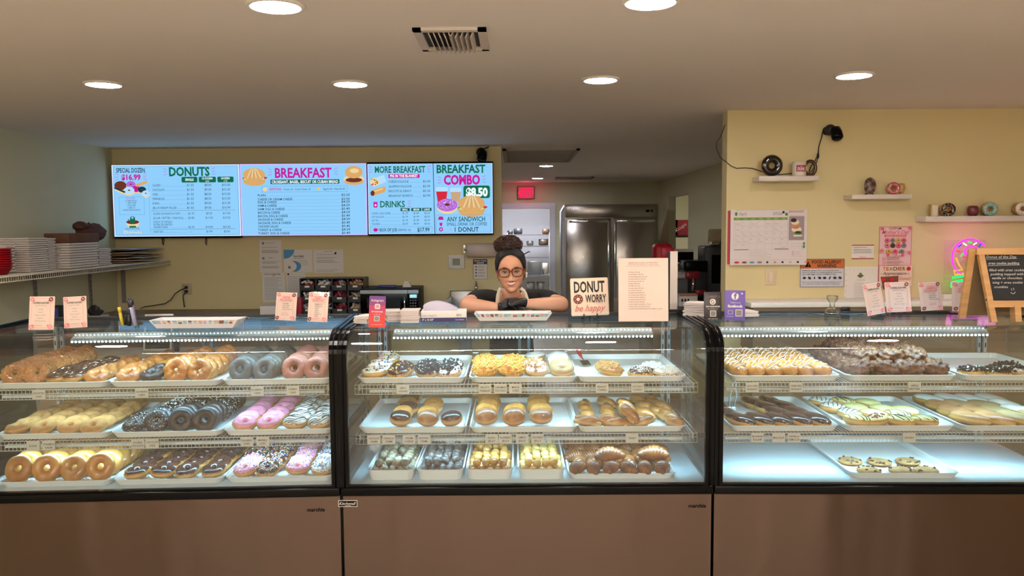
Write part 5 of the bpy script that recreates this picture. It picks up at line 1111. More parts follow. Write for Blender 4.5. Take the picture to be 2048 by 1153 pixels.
# kitchen beyond the door
Yk = 16.6
def kit(px0, py0, px1, py1, Y, name, label, cat, fn):
    a, c = P(px0, py0, Y), P(px1, py1, Y); t = thing(name, label, cat, ((a.x + c.x) / 2, Y, c.z)); fn(t, (c.x - a.x) / 2, a.z - c.z); return t
M_kst = mat('kitchen_steel', '#8e9198', .35, .7)
def krack(t, w2, h):
    for z in (0, h * .5, h): MB().box(-w2, w2, -.2, .2, z - .012, z, M_kst).build('shelf_board', t)
    for x in (-w2, w2): MB().tube([(x, -.2, -t.location.z), (x, -.2, h + .05)], .012, M_kst, 8).build('post', t)
kit(1015, 470, 1098, 515, Yk, 'kitchen_rack', 'steel wall rack seen through the kitchen door', 'rack', krack)
for i, (px, py, r_, cl) in enumerate(((1020, 470, .06, '#4c4c52'), (1036, 469, .09, '#3e4048'), (1092, 470, .08, '#7a5a48'), (1030, 492, .09, '#55565e'), (1087, 492, .10, '#6a5a50'), (1060, 492, .07, '#8a8a92'))):
    q = P(px, py, Yk - .08); t = thing('stock_pot', 'dark pot on the kitchen rack, %s shelf, %s' % ('upper' if i < 3 else 'middle', ('left', 'centre', 'right', 'left', 'right', 'centre')[i]), 'pot', (q.x, Yk - .08, P(1050, 470 if i < 3 else 492.5, Yk).z + .012)); MB().lathe([(r_ * .8, 0), (r_, .02), (r_, r_ * 1.3), (r_ * .9, r_ * 1.3), (r_ * .75, .01), (0, .01)], mat('pot_%d' % i, cl, .4), 16).build('pot_body', t)
def ktab(t, w2, h):
    MB().box(-w2, w2, -.3, .3, h - .04, h, M_kst).build('worktop', t); MB().box(-w2, w2, -.27, .27, .0, h * .55, M_blackm).build('lower_cabinet', t)
t = kit(1020, 549, 1104, 640, 16.0, 'kitchen_table', 'steel work table inside the kitchen doorway', 'table', lambda t, w2, h: None); zt = P(1060, 549, 16.0).z; t.location.z = 0; ktab(t, .42, zt)
for i, px in enumerate((1062, 1082)):
    q = P(px, 560, 15.6); t = thing('steel_pail', 'grey steel pail hanging below the kitchen table edge, %s' % ('left', 'right')[i], 'pail', (q.x, 15.80, zt * .55 + .001)); MB().lathe([(.06, 0), (.085, .2), (.08, .2), (.055, .01), (0, .01)], M_kst, 16).build('pail_body', t)
q = P(1058, 540, 16.0); t = thing('kitchen_appliance', 'steel appliance standing on the kitchen table', 'appliance', (P(1070, 540, 16).x, 16.0, zt)); MB().rbox(-.16, .12, -.15, .15, 0, .26, .01, M_kst).build('housing', t); MB().lathe([(.05, 0), (.05, .22), (0, .22)], M_white, 16, (.20, 0, 0)).build('canister', t)
q = P(1046, 515, 15.9); t = thing('pre_rinse_faucet', 'black gooseneck faucet inside the kitchen', 'faucet', (q.x, 15.9, zt)); MB().tube([(0, 0, 0), (0, 0, .33), (.02, 0, .40), (.12, -.02, .46), (.14, -.02, .44)], .012, M_rubber, 8).build('spout', t)
# red bag hanging, store room
q = P(1322, 520, 8.6); t = thing('red_waste_box', 'rounded bright red plastic dispenser behind the price sheet', 'dispenser', (P(1325, 500, 8.12).x, 8.12, .92)); 
MB().rbox(-.10, .09, -.1, .1, 0, P(1325, 487, 8.12).z - .92, .05, M_red, seg=4).build('body', t); MB().rbox(-.03, .10, -.115, -.09, P(1325, 487, 8.12).z - .92 - .15, P(1325, 487, 8.12).z - .92 - .04, .01, mat('red_light', '#e5305a', .35)).build('lid', t)
t = thing('store_rack', 'black rack shelf in the bright store room', 'rack', (3.25, 15.85, 0)); zr = P(1356, 471, 15.85).z
MB().box(-.25, .3, -.2, .2, zr - .04, zr, M_blackm).build('shelf_board', t)
for x in (-.12, .28): MB().box(x - .03, x + .03, -.03, .03, 0, zr - .04, M_blackm).build('post', t)
for i, (px, sx) in enumerate(((1343, .13), (1363, .19))):
    q = P(px, 455, 15.7); t = thing('red_carton', 'red carton with white lettering on the store rack, %s one' % ('left', 'right')[i], 'carton', (q.x, 15.8, zr)); MB().box(-sx * .9, sx * .9, -.1, .1, 0, .30, mat('carton_red', '#a02636', .6)).build('carton', t)
    s = Sheet(0, 0, .01, Matrix.Translation((0, -.101, 0))); s.text(0, -13, 'Kcups' if i else 'Cafe', 7, M_paper, w=sx * 130, al='c', shear=.2, rot=-.6 if i else 0); s.build('lettering', t)
t = thing('espresso_counter', 'dark counter with the coffee machines behind the shelf wall', 'counter', (2.15, 8.2, 0)); MB().box(-.80, .45, -.35, .5, 0, .88, MATS['cabinet_tan']).build('cabinet', t); MB().rbox(-.81, .46, -.36, .5, .88, .92, .006, mat('counter_dark', '#4a443f', .4)).build('worktop', t)
q = P(1421, 493, 8.1); hm = q.z - .92; t = thing('coffee_brewer', 'tall dark coffee machine beside the wall corner', 'coffee machine', (P(1424, 560, 8.1).x + .03, 8.2, .92)); MB().rbox(-.11, .16, -.12, .2, 0, hm, .015, mat('machine_grey', '#35363a', .4)).box(-.04, .15, -.122, -.12, hm * .35, hm * .85, M_black).build('housing', t)
MB().rbox(-.04, .05, -.06, .04, hm, hm + .05, .01, M_chrome).box(-.06, -.02, -.04, -.0, hm + .02, hm + .13, M_blackm, Matrix.Rotation(R(12), 4, 'Y')).build('hopper', t)
q = P(1427, 470, 8.2); t = thing('paper_bowl_stack', 'tan paper bag with yellow print on top of the coffee machine', 'bag', (q.x + .05, 8.36, .92 + hm + .002)); MB().rbox(-.06, .08, -.05, .05, 0, .17, .02, mat('bag_tan', '#b3a184', .8)).box(-.06, .06, -.052, -.05, .01, .05, mat('bag_yellow', '#a89a3c', .8)).build('bag_body', t)
t = thing('espresso_machine', 'black espresso machine with red parts on the coffee counter', 'coffee machine', (P(1390, 560, 8).x, 8.0, .92)); q_ = random.Random(4)
b = MB(); b.rbox(-.02, .10, -.1, .25, .08, .42, .01, M_blackm).rbox(-.12, .10, -.12, .2, .33, .44, .012, M_black); b.build('housing', t)
MB().rbox(-.12, .02, -.14, -.08, .26, .34, .02, mat('machine_red', '#7c1620', .3)).rbox(-.02, .08, -.13, -.08, .10, .16, .015, MATS['machine_red']).build('red_trim', t)
b = MB(); b.tube([(-.05, -.1, .30), (-.05, -.16, .24), (-.06, -.16, .15)], .012, M_chrome, 8).tube([(.0, -.1, .1), (-.04, -.1, 0)], .012, M_rubber, 8).tube([(.06, -.1, .1), (.08, -.1, 0)], .02, M_rubber, 8); b.build('spouts', t)
t = thing('supply_box', 'white and orange cardboard box below the espresso machine', 'box', (P(1372, 590, 7.9).x, 7.85, .92)); MB().rbox(-.09, .09, -.06, .06, 0, .12, .004, M_paper).box(-.09, .09, -.0615, -.06, .10, .12, mat('box_orange', '#c07a52', .6)).build('carton', t); s = Sheet(0, 0, .01, Matrix.Translation((0, -.0617, 0))); [s.disc(-6 + i * 3, -6, 1, M_ink, 1.6) for i in range(3)]; s.build('print', t)
t = thing('grey_bin', 'grey box topped with white bags behind the supply box', 'bin', (P(1367, 580, 8.335).x, 8.335, .92)); MB().rbox(-.10, .10, -.08, .08, .0, .24, .01, mat('bin_grey', '#6d6b69', .6)).build('bin_body', t); MB().rbox(-.09, .09, -.07, .07, .24, .31, .02, M_paper).build('bags', t)
t = thing('toaster_oven', 'black box on a grey stand left of the espresso machine', 'appliance', (P(1365, 535, 8.4).x, 8.5, .92)); MB().box(-.11, .13, -.05, .2, .0, .38, mat('stand_tan', '#8a8273', .6)).rbox(-.11, .12, -.08, .2, .40, .51, .008, M_black).box(-.11, .12, -.07, .2, .51, .535, M_white).build('housing', t)
# ================================================================== things on the case tops
ZG = ZT + .0095
P_pk = mat('print_pink', '#ef8f95', .7); P_pk2 = mat('print_rose', '#e05a78', .7); P_br = mat('print_brown', '#7a3b30', .7); P_card = mat('card_cream', '#f1d8c8', .7)
def minidonut(s, x, y, r, m): s.disc(x, y, r, m, n=12); s.disc(x, y, r * .3, P_card, n=8); s.line([(x - r * .6, y - r * .4), (x - r * .3, y - r * .6)], r * .15, P_card); s.line([(x + r * .4, y + r * .5), (x + r * .6, y + r * .2)], r * .15, P_card)
def flavor_card(px0, px1, py0, py1, label, kind, yaw=0, roll=0, face=P_card):
    b0 = PZ((px0 + px1) / 2, py1, ZG); Y = b0.y; w = (px1 - px0) * Y / 1610; h = (py1 - py0) * Y / 1610 * 1.005
    t = thing('flavor_card_holder', label, 'card holder', b0, 0, 'flavor cards in clear holders', rot=(0, R(roll), R(yaw))); w /= max(.5, math.cos(R(yaw)))
    T = Matrix.Translation((0, 0, .004)) @ Matrix.Rotation(R(-9), 4, 'X')
    g = MB(); g.box(-w / 2 - .003, w / 2 + .003, .001, .003, 0, h + .004, M_acry, T).box(-w / 2 - .003, w / 2 + .003, -.004, -.003, 0, h + .002, M_acry, T).box(-w / 2 - .004, w / 2 + .004, -.012, .06, 0, .003, M_acry); g.build('clear_holder', t)
    MB().box(-w / 2, w / 2, -.001, 0, .002, h, face, T).build('card', t)
    s = Sheet(26, 70, w / 52, T @ Matrix.Translation((0, -.0032, 0)), .00025, ky=h / 70)
    for x, y, m in ((6, 6, P_pk), (45, 6, P_br), (6, 63, P_br if kind != 'coffee' else P_pk), (45, 63, P_pk)): minidonut(s, x, y, 4.6, m); s.disc(x + (4 if x < 20 else -4), y + (3 if y < 20 else -3), 1.5, P_pk2, n=8)
    s.rect(12, 4, 40, 4.5, P_pk); s.rect(12, 65, 40, 65.5, P_pk); s.rect(6.5, 12, 7, 58, P_pk); s.rect(45, 12, 45.5, 58, P_pk)
    if kind == 'coffee':
        s.text(26, 15.5, 'COFFEE FLAVORS', 4, M_ink, w=33, al='c', bold=.02); s.text(26, 20, 'Sugar free / Regular', 2, M_inkg, w=24, al='c')
        for i, l in enumerate(('Vanilla', 'Caramel', 'French Vanilla', 'Hazelnut', 'White Chocolate')): s.text(26, 28 + i * 6, l, 2.4, M_inkg, al='c', w=len(l) * 1.5)
        lines(s, 14, 38, (60,), wd=.5)
    else:
        a_, b_ = ('CREAM', 'FILLINGS') if kind == 'cream' else ('FRUIT', 'FILLINGS')
        for q_, (tx, yy, ww) in enumerate(((a_, 14.5, 20), (b_, 21.5, 30))): s.text(26, yy, tx, 5.4, P_pk2, w=ww, al='c', bold=.06); s.text(26, yy, tx, 5.2, P_card, w=ww * .97, al='c', bold=.0)
        for i, l in enumerate(('Vanilla', 'Chocolate', 'Bavarian', 'Cream cheese') if kind == 'cream' else ('Raspberry', 'Strawberry', 'Lemon', 'Guava', 'Cherry', 'Blueberry', 'Apple')):
            s.text(17, 29 + i * 4.6, '- ' + l, 2.6, M_ink, w=len(l) * 1.9 + 3)
        if kind == 'cream': s.text(26, 52, 'Choose your', 2.8, P_pk2, w=14, al='c'); s.text(26, 56, 'filling today', 2.8, P_pk2, w=17, al='c')
        else: lines(s, 16, 36, (60, 62), P_pk2, .5)
    s.build('print', t)
flavor_card(57, 108, 595, 663, 'coffee flavors card in clear holder, leftmost on the left case', 'coffee', 0)
flavor_card(131, 173, 595, 659, 'coffee flavors card turned sideways, beside the leftmost card', 'coffee', 12, -2)
flavor_card(549, 592, 587, 644, 'cream fillings card on the left case near its right end', 'cream', -6, 2)
flavor_card(614, 655, 587, 647, 'fruit fillings card on the left case beside the black curved frame', 'fruit', -6, 2)
flavor_card(1733, 1774, 568, 632, 'coffee flavors card leaning to the left on the right case', 'coffee', 15, -7, mat('card_white', '#ead9d6', .7))
flavor_card(1773, 1824, 566, 627, 'wide upright coffee flavors card in front of the wall poster', 'coffee', 2, -2, MATS['card_white'])
flavor_card(1841, 1888, 566, 624, 'cream fillings card on the right case', 'cream', 8, -3, MATS['card_white'])
flavor_card(1905, 1955, 566, 626, 'fruit fillings card in front of the green neon light', 'fruit', -3, 1, MATS['card_white'])
p = PZ(1810, 610, ZG); t = thing('grey_card_back', 'dark easel back standing between the two coffee cards of the right case', 'easel', PZ(1772, 624, ZG) + Vector((0, .07, 0))); MB().prism([(-.05, 0), (.03, 0), (.0, .12)], 0, .004, mat('easel_grey', '#5c564c', .6)).build('easel_back', t)
def promo(px0, px1, py0, py1, label, base, draw, yaw=0, shear=0, name='promo_card'):
    b0 = PZ((px0 + px1) / 2 - shear, py1, ZG); w = (px1 - px0) * b0.y / 1610; h = (py1 - py0) * b0.y / 1610
    t = thing(name, label, 'card', b0, rot=(R(-5), R(shear * .9), R(yaw))); W, H = 30, 30 * h / w
    MB().rbox(-w / 2, w / 2, -.002, .002, 0, h, .0015, base).box(-w / 2, w / 2, -.004, .035, 0, .003, base).build('card', t)
    s = Sheet(15, H, w / 30, Matrix.Translation((0, -.0022, 0)), .0002); draw(s, W, H); s.build('print', t)
M_ig1 = mat('card_purple', '#6d3a86', .5); M_ig2 = mat('card_rose', '#b9355f', .5); M_ig3 = mat('card_redorange', '#e33a34', .5)
def ig(s, W, H):
    s.rect(0, 0, W, H * .16, M_ig1); s.rect(0, H * .16, W, H * .3, mat('card_plum', '#8c3878', .5)); s.rect(0, H * .3, W, H * .5, M_ig2); s.rect(0, H * .5, W, H * .68, mat('card_crimson', '#cf3648', .5)); s.rect(0, H * .68, W, H, M_ig3)
    s.text(W / 2, 10, 'Instagram', 4.6, M_paper, w=23, al='c', shear=.2); s.rrect(10.5, 14.5, 20.5, 24, 2.5, M_paper); s.rrect(12, 16, 19, 22.5, 1.8, M_ig2); s.ring(15.5, 19.2, 2, 1, M_paper)
    s.text(W / 2, 30, 'TAP YOUR PHONE', 2.6, M_paper, w=21, al='c', bold=.03); s.text(W / 2, 34, 'or scan me', 2, M_paper, w=13, al='c'); s.rrect(10, 36.5, 20, 46, .8, M_paper); s.rrect(10.8, 37.3, 19.2, 45.2, .6, M_inkg); s.rect(4, H - 5, 26, H - 4.6, M_paper)
promo(739, 772, 592, 655, 'purple to red Instagram card on the middle case', M_ig3, ig, -4, 2)
M_gd = mat('card_dark', '#2e2426', .4)
def gg(s, W, H):
    for i, (ch, c_) in enumerate(zip('Google', ('#5470b0', '#b0443c', '#b09a3c', '#5470b0', '#4a8c58', '#b0443c'))): s.text(3.6 + i * 4.1, 9.5, ch, 5.4 if i in (0,) else 4.4, mat('g_' + c_[1:], c_, .6), w=3.6 if ch != 'l' else 1.2)
    s.disc(15, 17, 5.2, M_paper); s.ring(15, 17, 2.8, 1.4, mat('g_b0443c', '#b0443c'), a0=180, a1=300); s.ring(15, 17, 2.8, 1.4, mat('g_4a8c58', '#4a8c58'), a0=30, a1=120); s.ring(15, 17, 2.8, 1.4, mat('g_b09a3c', '#b09a3c'), a0=120, a1=180); s.line([(15, 17), (18, 17)], 1.3, mat('g_5470b0', '#5470b0'))
    s.text(15, 26.5, 'TAP YOUR PHONE', 2.6, M_paper, w=24, al='c', bold=.04); s.text(15, 30, 'to review us', 2, M_paper, w=17, al='c'); s.rect(10, 32, 20.5, 42.5, M_paper); s.rect(11, 33, 19.5, 41.5, M_inkg); s.text(15, 47, 'Or scan me', 2.1, M_paper, w=16, al='c')
promo(1408, 1443, 584, 640, 'black Google review card beside the right curved frame', M_gd, gg, 0)
M_fb = mat('card_violet', '#6a56a8', .5)
def fb(s, W, H):
    s.disc(15, 8.5, 5.4, M_paper); s.text(15.5, 12.5, 'f', 9, M_fb, al='c', bold=.04); s.text(16, 19, 'Follow us on', 2.4, M_paper, w=14, al='c'); s.text(15.5, 25, 'facebook', 4.2, M_paper, w=22, al='c', bold=.04); s.disc(25, 4.5, 1.3, M_paper); s.rect(16, 28, 26, 38, M_paper); s.rect(16.8, 28.8, 25.2, 37.2, M_inkg); s.frame(5, 29.5, 12, 35, .5, M_paper); s.text(3, 39, 'or scan me', 1.9, M_paper, w=10)
promo(1450, 1491, 581, 641, 'purple facebook card on the right case', M_fb, fb, -3, 1.5)
# donut worry sign on an easel
b0 = PZ(1181, 637, ZG); w = 76 * b0.y / 1610; t = thing('motto_sign', 'square cream DONUT WORRY be happy sign on black easel', 'sign', b0, rot=(R(-8), R(-1.8), 0)); w2 = w / 2; M_sg = mat('sign_cream', '#f0d5bf', .6)
MB().rbox(-w2, w2, -.004, .004, .012, .012 + w, .006, M_sg).build('board', t)
s = Sheet(0, 0, w / 430, Matrix.Translation((0, -.0045, .012)), .0003); dk = mat('sign_black', '#16110f', .6); rs = mat('sign_rose', '#cf7468', .6)
s.text(0, -268, 'DONUT', 128, dk, w=350, al='c', bold=.03); s.disc(-132, -190, 56, P_br, n=20); s.disc(-132, -190, 20, M_sg); [s.disc(-132 + 38 * math.cos(i * .9), -190 + 38 * math.sin(i * .9), 5, M_sg, n=6) for i in range(8)]
s.text(68, -150, 'WORRY', 92, dk, w=236, al='c', bold=.02); s.text(0, -52, 'be happy', 76, rs, w=350, al='c', shear=.4, bold=.01); s.build('lettering', t)
b = MB(); b.tube([(-.03, -.014, .02), (-.03, -.014, .006), (-.04, 0, 0), (-.02, .05, .0)], .003, M_rubber, 6).tube([(.03, -.014, .02), (.03, -.014, .006), (.04, 0, 0), (.02, .05, 0)], .003, M_rubber, 6).tube([(0, .05, 0), (0, .012, .09)], .003, M_rubber, 6); b.build('easel', t)
# price list sheet
b0 = PZ(1287, 646, ZG); w = 100 * b0.y / 1610; h = 130 * b0.y / 1610; t = thing('price_list_sheet', 'tall pinkish sheet with a bulleted price list in a clear holder', 'sheet', b0, rot=(R(-4), 0, 0))
MB().box(-w / 2, w / 2, -.001, .001, .006, h, mat('sheet_pink', '#ecd0c2', .75)).build('sheet', t); MB().box(-w / 2 - .003, w / 2 + .003, -.006, .04, 0, .004, M_acry).box(-w / 2 - .003, w / 2 + .003, .002, .004, 0, h + .003, M_acry).build('clear_holder', t)
s = Sheet(50, 130, w / 100, Matrix.Translation((0, -.0012, 0)), .0002)
s.text(50, 10, 'Special order pricing - per baked items', 2.3, M_ink, w=58, al='c'); s.text(50, 13.5, 'Please allow one day notice on large orders', 2.1, M_inkg, w=60, al='c'); s.text(50, 16.8, 'Prices do not include tax and may change at any time', 1.8, M_inkg, w=68, al='c')
for i, l in enumerate(('Donuts 1.55 each', 'Jelly filled 1.80 each', 'Cream filled jumbo 2.25 each', 'Custom decorated 2.55 each', 'Cinnamon roll 2.85 each', 'Eclair 2.85 each', 'Muffin 2.75 each', 'Large cookie 2.25 each', 'Croissant 2.50 each', 'Apple fritter 2.85 each', 'Croissant twist 2.25 each', 'Cheese kolache 3.49 each', 'Sausage kolache 3.49 each', 'Bacon kolache 3.49 each', 'Extra filling - any donut .75 each', 'Extra icing - any donut .50 each', 'Sugar free syrup and non dairy milk available on request')):
    s.disc(21, 28.3 + i * 4.6, .7, M_ink, n=8); s.text(23.5, 29 + i * 4.6, l, 2.0, M_ink, w=min(64, len(l) * 1.22))
s.build('print', t)
# aluminium post
q = P(1346, 640, 3.90); zt = P(1346, 503, 3.90).z; t = thing('metal_post', 'square aluminium post rising from the rear edge of the middle case', 'post', (q.x, 3.905, ZT + .014)); hh = zt - ZT - .014
MB().box(-.018, .018, -.016, .016, 0, hh, mat('aluminium', '#c8bdb6', .4, .4)).build('post', t); MB().box(-.024, -.018, -.016, .016, .0, hh, M_rubber).box(-.03, .045, -.03, .03, 0, .008, M_rubber).build('seal', t)
# paper boats
def boat(px0, px1, py0, py1, label, seed):
    b0 = PZ((px0 + px1) / 2, py1, ZG); w = (px1 - px0) * b0.y / 1610; h = (py1 - py0) * b0.y / 1610; d = .10
    t = thing('serving_boat', label, 'dish', b0 + Vector((0, .05, 0))); w2 = w / 2; i2 = w2 * .86
    vs = [(-i2, -d / 2, 0), (i2, -d / 2, 0), (i2, d / 2, 0), (-i2, d / 2, 0), (-w2, -d * .62, h), (w2, -d * .62, h), (w2, d * .62, h), (-w2, d * .62, h)]
    vs += [(x * .97, y * .94, z + (.003 if z == 0 else -.0005)) for x, y, z in vs]
    f = [(0, 3, 2, 1), (0, 1, 5, 4), (1, 2, 6, 5), (2, 3, 7, 6), (3, 0, 4, 7), (8, 9, 10, 11), (8, 12, 13, 9), (9, 13, 14, 10), (10, 14, 15, 11), (11, 15, 12, 8), (4, 5, 13, 12), (5, 6, 14, 13), (6, 7, 15, 14), (7, 4, 12, 15)]
    MB().add(vs, f, mat('boat_white', '#e7e2e2', .5)).build('dish_body', t)
    cols = [mat('boat_' + n, c, .5) for n, c in (('teal', '#8fc3c4'), ('pink', '#e3a8a4'), ('blue', '#9fb8dc'), ('brown', '#8a5a50'), ('mint', '#b5d6c8'))]; q_ = random.Random(seed); s = MB(); n = 16
    for i in range(n):
        a = -w2 * .96 + 2 * w2 * .96 * i / n; b_ = a + 2 * w2 * .96 / n * q_.uniform(.5, .95)
        for k in range(2):
            z0 = h * (.55 + .2 * k); z1 = z0 + h * .2; y0, y1 = -d / 2 - d * .12 * z0 / h, -d / 2 - d * .12 * z1 / h; sc = .9 + .1 * z0 / h
            s.add([(a * sc, y0 - .0006, z0), (b_ * sc, y0 - .0006, z0), (b_ * sc, y1 - .0006, z1), (a * sc, y1 - .0006, z1)], [(0, 1, 2, 3)], q_.choice(cols))
    s.build('pattern', t, recalc=False)
    MB().add([(-i2 * .9, d * .57, h * .8), (i2 * .9, d * .57, h * .8), (i2 * .9, d * .585, h * .98), (-i2 * .9, d * .585, h * .98)], [(0, 1, 2, 3)], cols[2]).build('inner_band', t, recalc=False)
boat(948, 1104, 627, 642, 'long white patterned serving boat in front of the woman', 1)
boat(300, 478, 640, 657, 'long white patterned serving boat on the left case', 2)
# marker holder
b0 = PZ(254, 655, ZG); w = 48 * b0.y / 1610; t = thing('pen_cup', 'clear acrylic box of markers on the left case', 'pen holder', b0 + Vector((0, .03, 0)))
g = MB(); w2 = w / 2
for (x0, x1, y0, y1, z1) in ((-w2, w2, -.03, -.027, .075), (-w2, w2, .027, .03, .105), (-w2, -w2 + .003, -.03, .03, .09), (w2 - .003, w2, -.03, .03, .09), (-w2, w2, -.002, .0, .085), (-.002, .002, -.03, .03, .085)): g.box(x0, x1, y0, y1, 0, z1, M_acry)
g.box(-w2 - .006, w2 + .006, -.036, .036, 0, .003, M_acry).build('clear_box', t)
for i, (x, y, z0, z1, dx, r_, c_, nm) in enumerate(((-.026, -.015, .004, .085, -.012, .0075, '#d8c03c', 'yellow'), (-.03, .015, .004, .07, .0, .009, '#16151c', 'black'), (.002, -.014, .004, .075, .0, .010, '#1b1a20', 'black'), (.016, .014, .004, .125, -.018, .010, '#6e6a92', 'grey violet'), (.028, -.012, .004, .115, -.024, .009, '#a9a4c0', 'pale'))):
    m_ = thing('marker', '%s marker standing in the clear box, %s' % (nm, ('front left', 'rear left', 'front centre', 'rear tall one', 'front tall one')[i]), 'marker', t.matrix_basis @ Vector((x, y, z0)), group='markers in the clear box')
    MB().tube([(0, 0, 0), (dx * .7, 0, (z1 - z0) * .72)], r_ * .9, mat('marker_%d' % i, c_, .35), 10).build('barrel', m_); MB().tube([(dx * .7, 0, (z1 - z0) * .72), (dx, 0, z1 - z0)], r_, mat('marker_cap_%d' % i, '#23222c' if i != 0 else c_, .35), 10).build('cap', m_)
# glove box and paper stacks
b0 = PZ(886, 645, ZG); w = 92 * b0.y / 1610; h = 22 * b0.y / 1610; t = thing('deli_sheet_box', 'white and purple carton of wrap sheets on the middle case', 'box', b0 + Vector((0, .06, 0)), R(3)); w2 = w / 2; M_pp = mat('box_purple', '#33265e', .5)
MB().rbox(-w2, w2, -.05, .06, 0, h, .002, M_paper).build('carton', t)
s = Sheet(0, 0, .001, Matrix.Translation((0, -.0505, 0)), .0002); s.rect(-w2 * 1000 + 1, -19, w2 * 1000 - 1, -1, M_pp); s.text(-w2 * 1000 + 6, -24, 'DELI SHEETS', 8, M_inkg, w=64); s.text(-w2 * 1000 + 6, -6, '8" x 10 3/4"', 9, M_paper, w=50, bold=.02); s.text(w2 * 1000 - 45, -26, 'Qty', 10, M_ink, w=24, shear=.3); s.text(w2 * 1000 - 50, -7, 'interfolded', 6, M_paper, w=38); s.build('print', t)
b = MB(); n = 10; vs = []; fs = []
for i in range(n + 1):
    u = i / n; x = -w2 + .01 + u * (2 * w2 - .05); z = h + .045 * math.sin(math.pi * (u * .85 + .12)) ** .7 * (1 - u * .35)
    for y in (-.03, .05): vs.append((x, y, z))
for i in range(n): fs.append((2 * i, 2 * i + 2, 2 * i + 3, 2 * i + 1))
vs += [(-w2 + .01, -.03, h), (-w2 + .01, .05, h), (w2 - .04, -.03, h), (w2 - .04, .05, h)]; k = 2 * n + 2
fs += [tuple([k] + [k + 2] + [2 * i for i in range(n, -1, -1)]), tuple([k + 1] + [2 * i + 1 for i in range(n + 1)] + [k + 3]), (k, 0, 1, k + 1), (k + 2, k + 3, 2 * n + 1, 2 * n)]
b.add(vs, fs, mat('sheet_lilac', '#c9c2d6', .7), True).build('raised_sheets', t)
def napkins(px0, px1, py0, py1, label, seed, yaw=0, n=14, dz=0, d=.11):
    b0 = PZ((px0 + px1) / 2, py1, ZG); w = (px1 - px0) * b0.y / 1610; h = (py1 - py0) * b0.y / 1610; t = thing('napkin_stack', label, 'napkins', b0 + Vector((0, d / 2, dz)), R(yaw)); q_ = random.Random(seed); me = MB().box(-w / 2, w / 2, -d / 2, d / 2, 0, h / n * .8, mat('napkin_white', '#e6d9d4', .9)).mesh('napkin')
    for i in range(n): link('napkin', me, t, (q_.uniform(-.004, .004), q_.uniform(-.004, .004), i * h / n), (0, 0, q_.uniform(-.06, .06)))
napkins(800, 837, 621, 647, 'neat napkin stack left of the purple sheet carton', 1, 4, 12)
napkins(768, 797, 622, 645, 'napkin stack behind the red card', 2, 14, 10)
napkins(714, 745, 633, 648, 'low napkin stack left of the red card', 3, -20, 6)
napkins(1376, 1428, 606, 633, 'fanned napkin stack behind the black review card', 4, -24, 12, d=.10)
napkins(1482, 1514, 623, 634, 'low napkin stack behind the purple card', 5, 10, 5)
# small extras on the right case
p = PZ(1694, 624, ZG); t = thing('black_clip_base', 'small rounded black plastic clip on the right case rear edge', 'clip', p + Vector((0, .02, 0))); MB().rbox(-.022, .022, -.01, .01, 0, .022, .007, M_rubber).build('clip', t)
p = PZ(1664, 628, ZG); t = thing('clear_dome', 'small clear plastic stand in front of the allergy sign', 'stand', p); MB().lathe([(.035, 0), (.032, .02), (.012, .03), (.012, .05), (.026, .07), (.026, .085), (0, .085)], glass_mat('clear_plastic', (.9, .92, .9), .8), 20).build('dome', t)
# chalkboard A-frame
b0 = PZ(2012, 647, ZG); Y = b0.y + .03; t = thing('chalkboard_sign', 'wood framed A-frame chalkboard with the donut of the day', 'chalkboard', (P(2030, 600, Y).x, Y, ZG), rot=(R(-10), 0, R(-3))); M_wd = mat('light_wood', '#c79a66', .55, var='#b98a58', scale=5, stretch=(1, 1, 8)); M_chk = mat('chalk_black', '#17181c', .7)
kx = Y / 1610; x0, x1 = (1975 - 2030) * kx, (2112 - 2030) * kx; H = 150 * kx; bw = .028
fr = []
T = Matrix.Identity(4)
MB().prism([(x0 + (1984 - 1975) * kx, 0), (x0 + (1984 - 1975) * kx + bw * .85, 0), (x0 - .022 + bw * .85, H), (x0 - .022, H)], -.01, .01, M_wd).build('frame_leg', t); MB().box(x1 - bw, x1, -.01, .01, 0, H, M_wd).build('frame_leg', t)
MB().box(x0 - .025, x1, -.011, .009, H - bw, H, M_wd).build('frame_rail', t); MB().box(x0 + .016, x1, -.011, .009, H * .20, H * .20 + bw, M_wd).build('frame_rail', t)
MB().box(x0 + .006, x1 - bw, -.004, .004, H * .20 + bw, H - bw, M_chk).build('board', t)
T = Matrix.Rotation(R(22), 4, 'X'); T.translation = (0, .01, H); 
MB().box(x0 - .05, x0 - .05 + bw, -.008, .008, -H * .985, 0, M_wd, T).build('rear_leg', t); MB().box(x0 - .025, x1, .0, .006, -H * .95, -.02, mat('board_back', '#7d6344', .7), T).build('rear_board', t)
MB().box((2028 - 2030) * kx, (2040 - 2030) * kx, -.02, .02, 0, .07, M_wd).build('clothes_pin', t)
CH = mat('chalk_white', '#c9c6c4', .9); s = Sheet(2030, 648, kx, Matrix.Translation((0, -.0045, 0)), .0002)
for l, x, y, w_, h_ in (('Donut of the Day', 1981, 518, 62, 5.5), ('oreo cookie pudding', 1983, 531, 64, 5.8), ('filled with oreo cookie', 1983, 545, 72, 5.5), ('pudding topped with', 1984, 553, 68, 5.2), ('vanilla or chocolate', 1986, 561, 62, 5), ('icing + oreo cookie', 1986, 570, 62, 5), ('crumbles', 1988, 579, 28, 5)): s.text(x + 1 + (y - 518) * .08, y, l, h_, CH, w=w_ * .95, shear=.15)
s.line([(1981, 520.5), (2042, 519)], .6, CH); s.line([(1983, 533.5), (2046, 532)], .6, CH); s.line([(2027, 580), (2027.5, 584)], .8, CH); s.line([(2031, 579), (2031.5, 583)], .8, CH); s.ring(2029.5, 586, 4.5, .9, CH, a0=10, a1=160, n=10); s.build('chalk_writing', t)

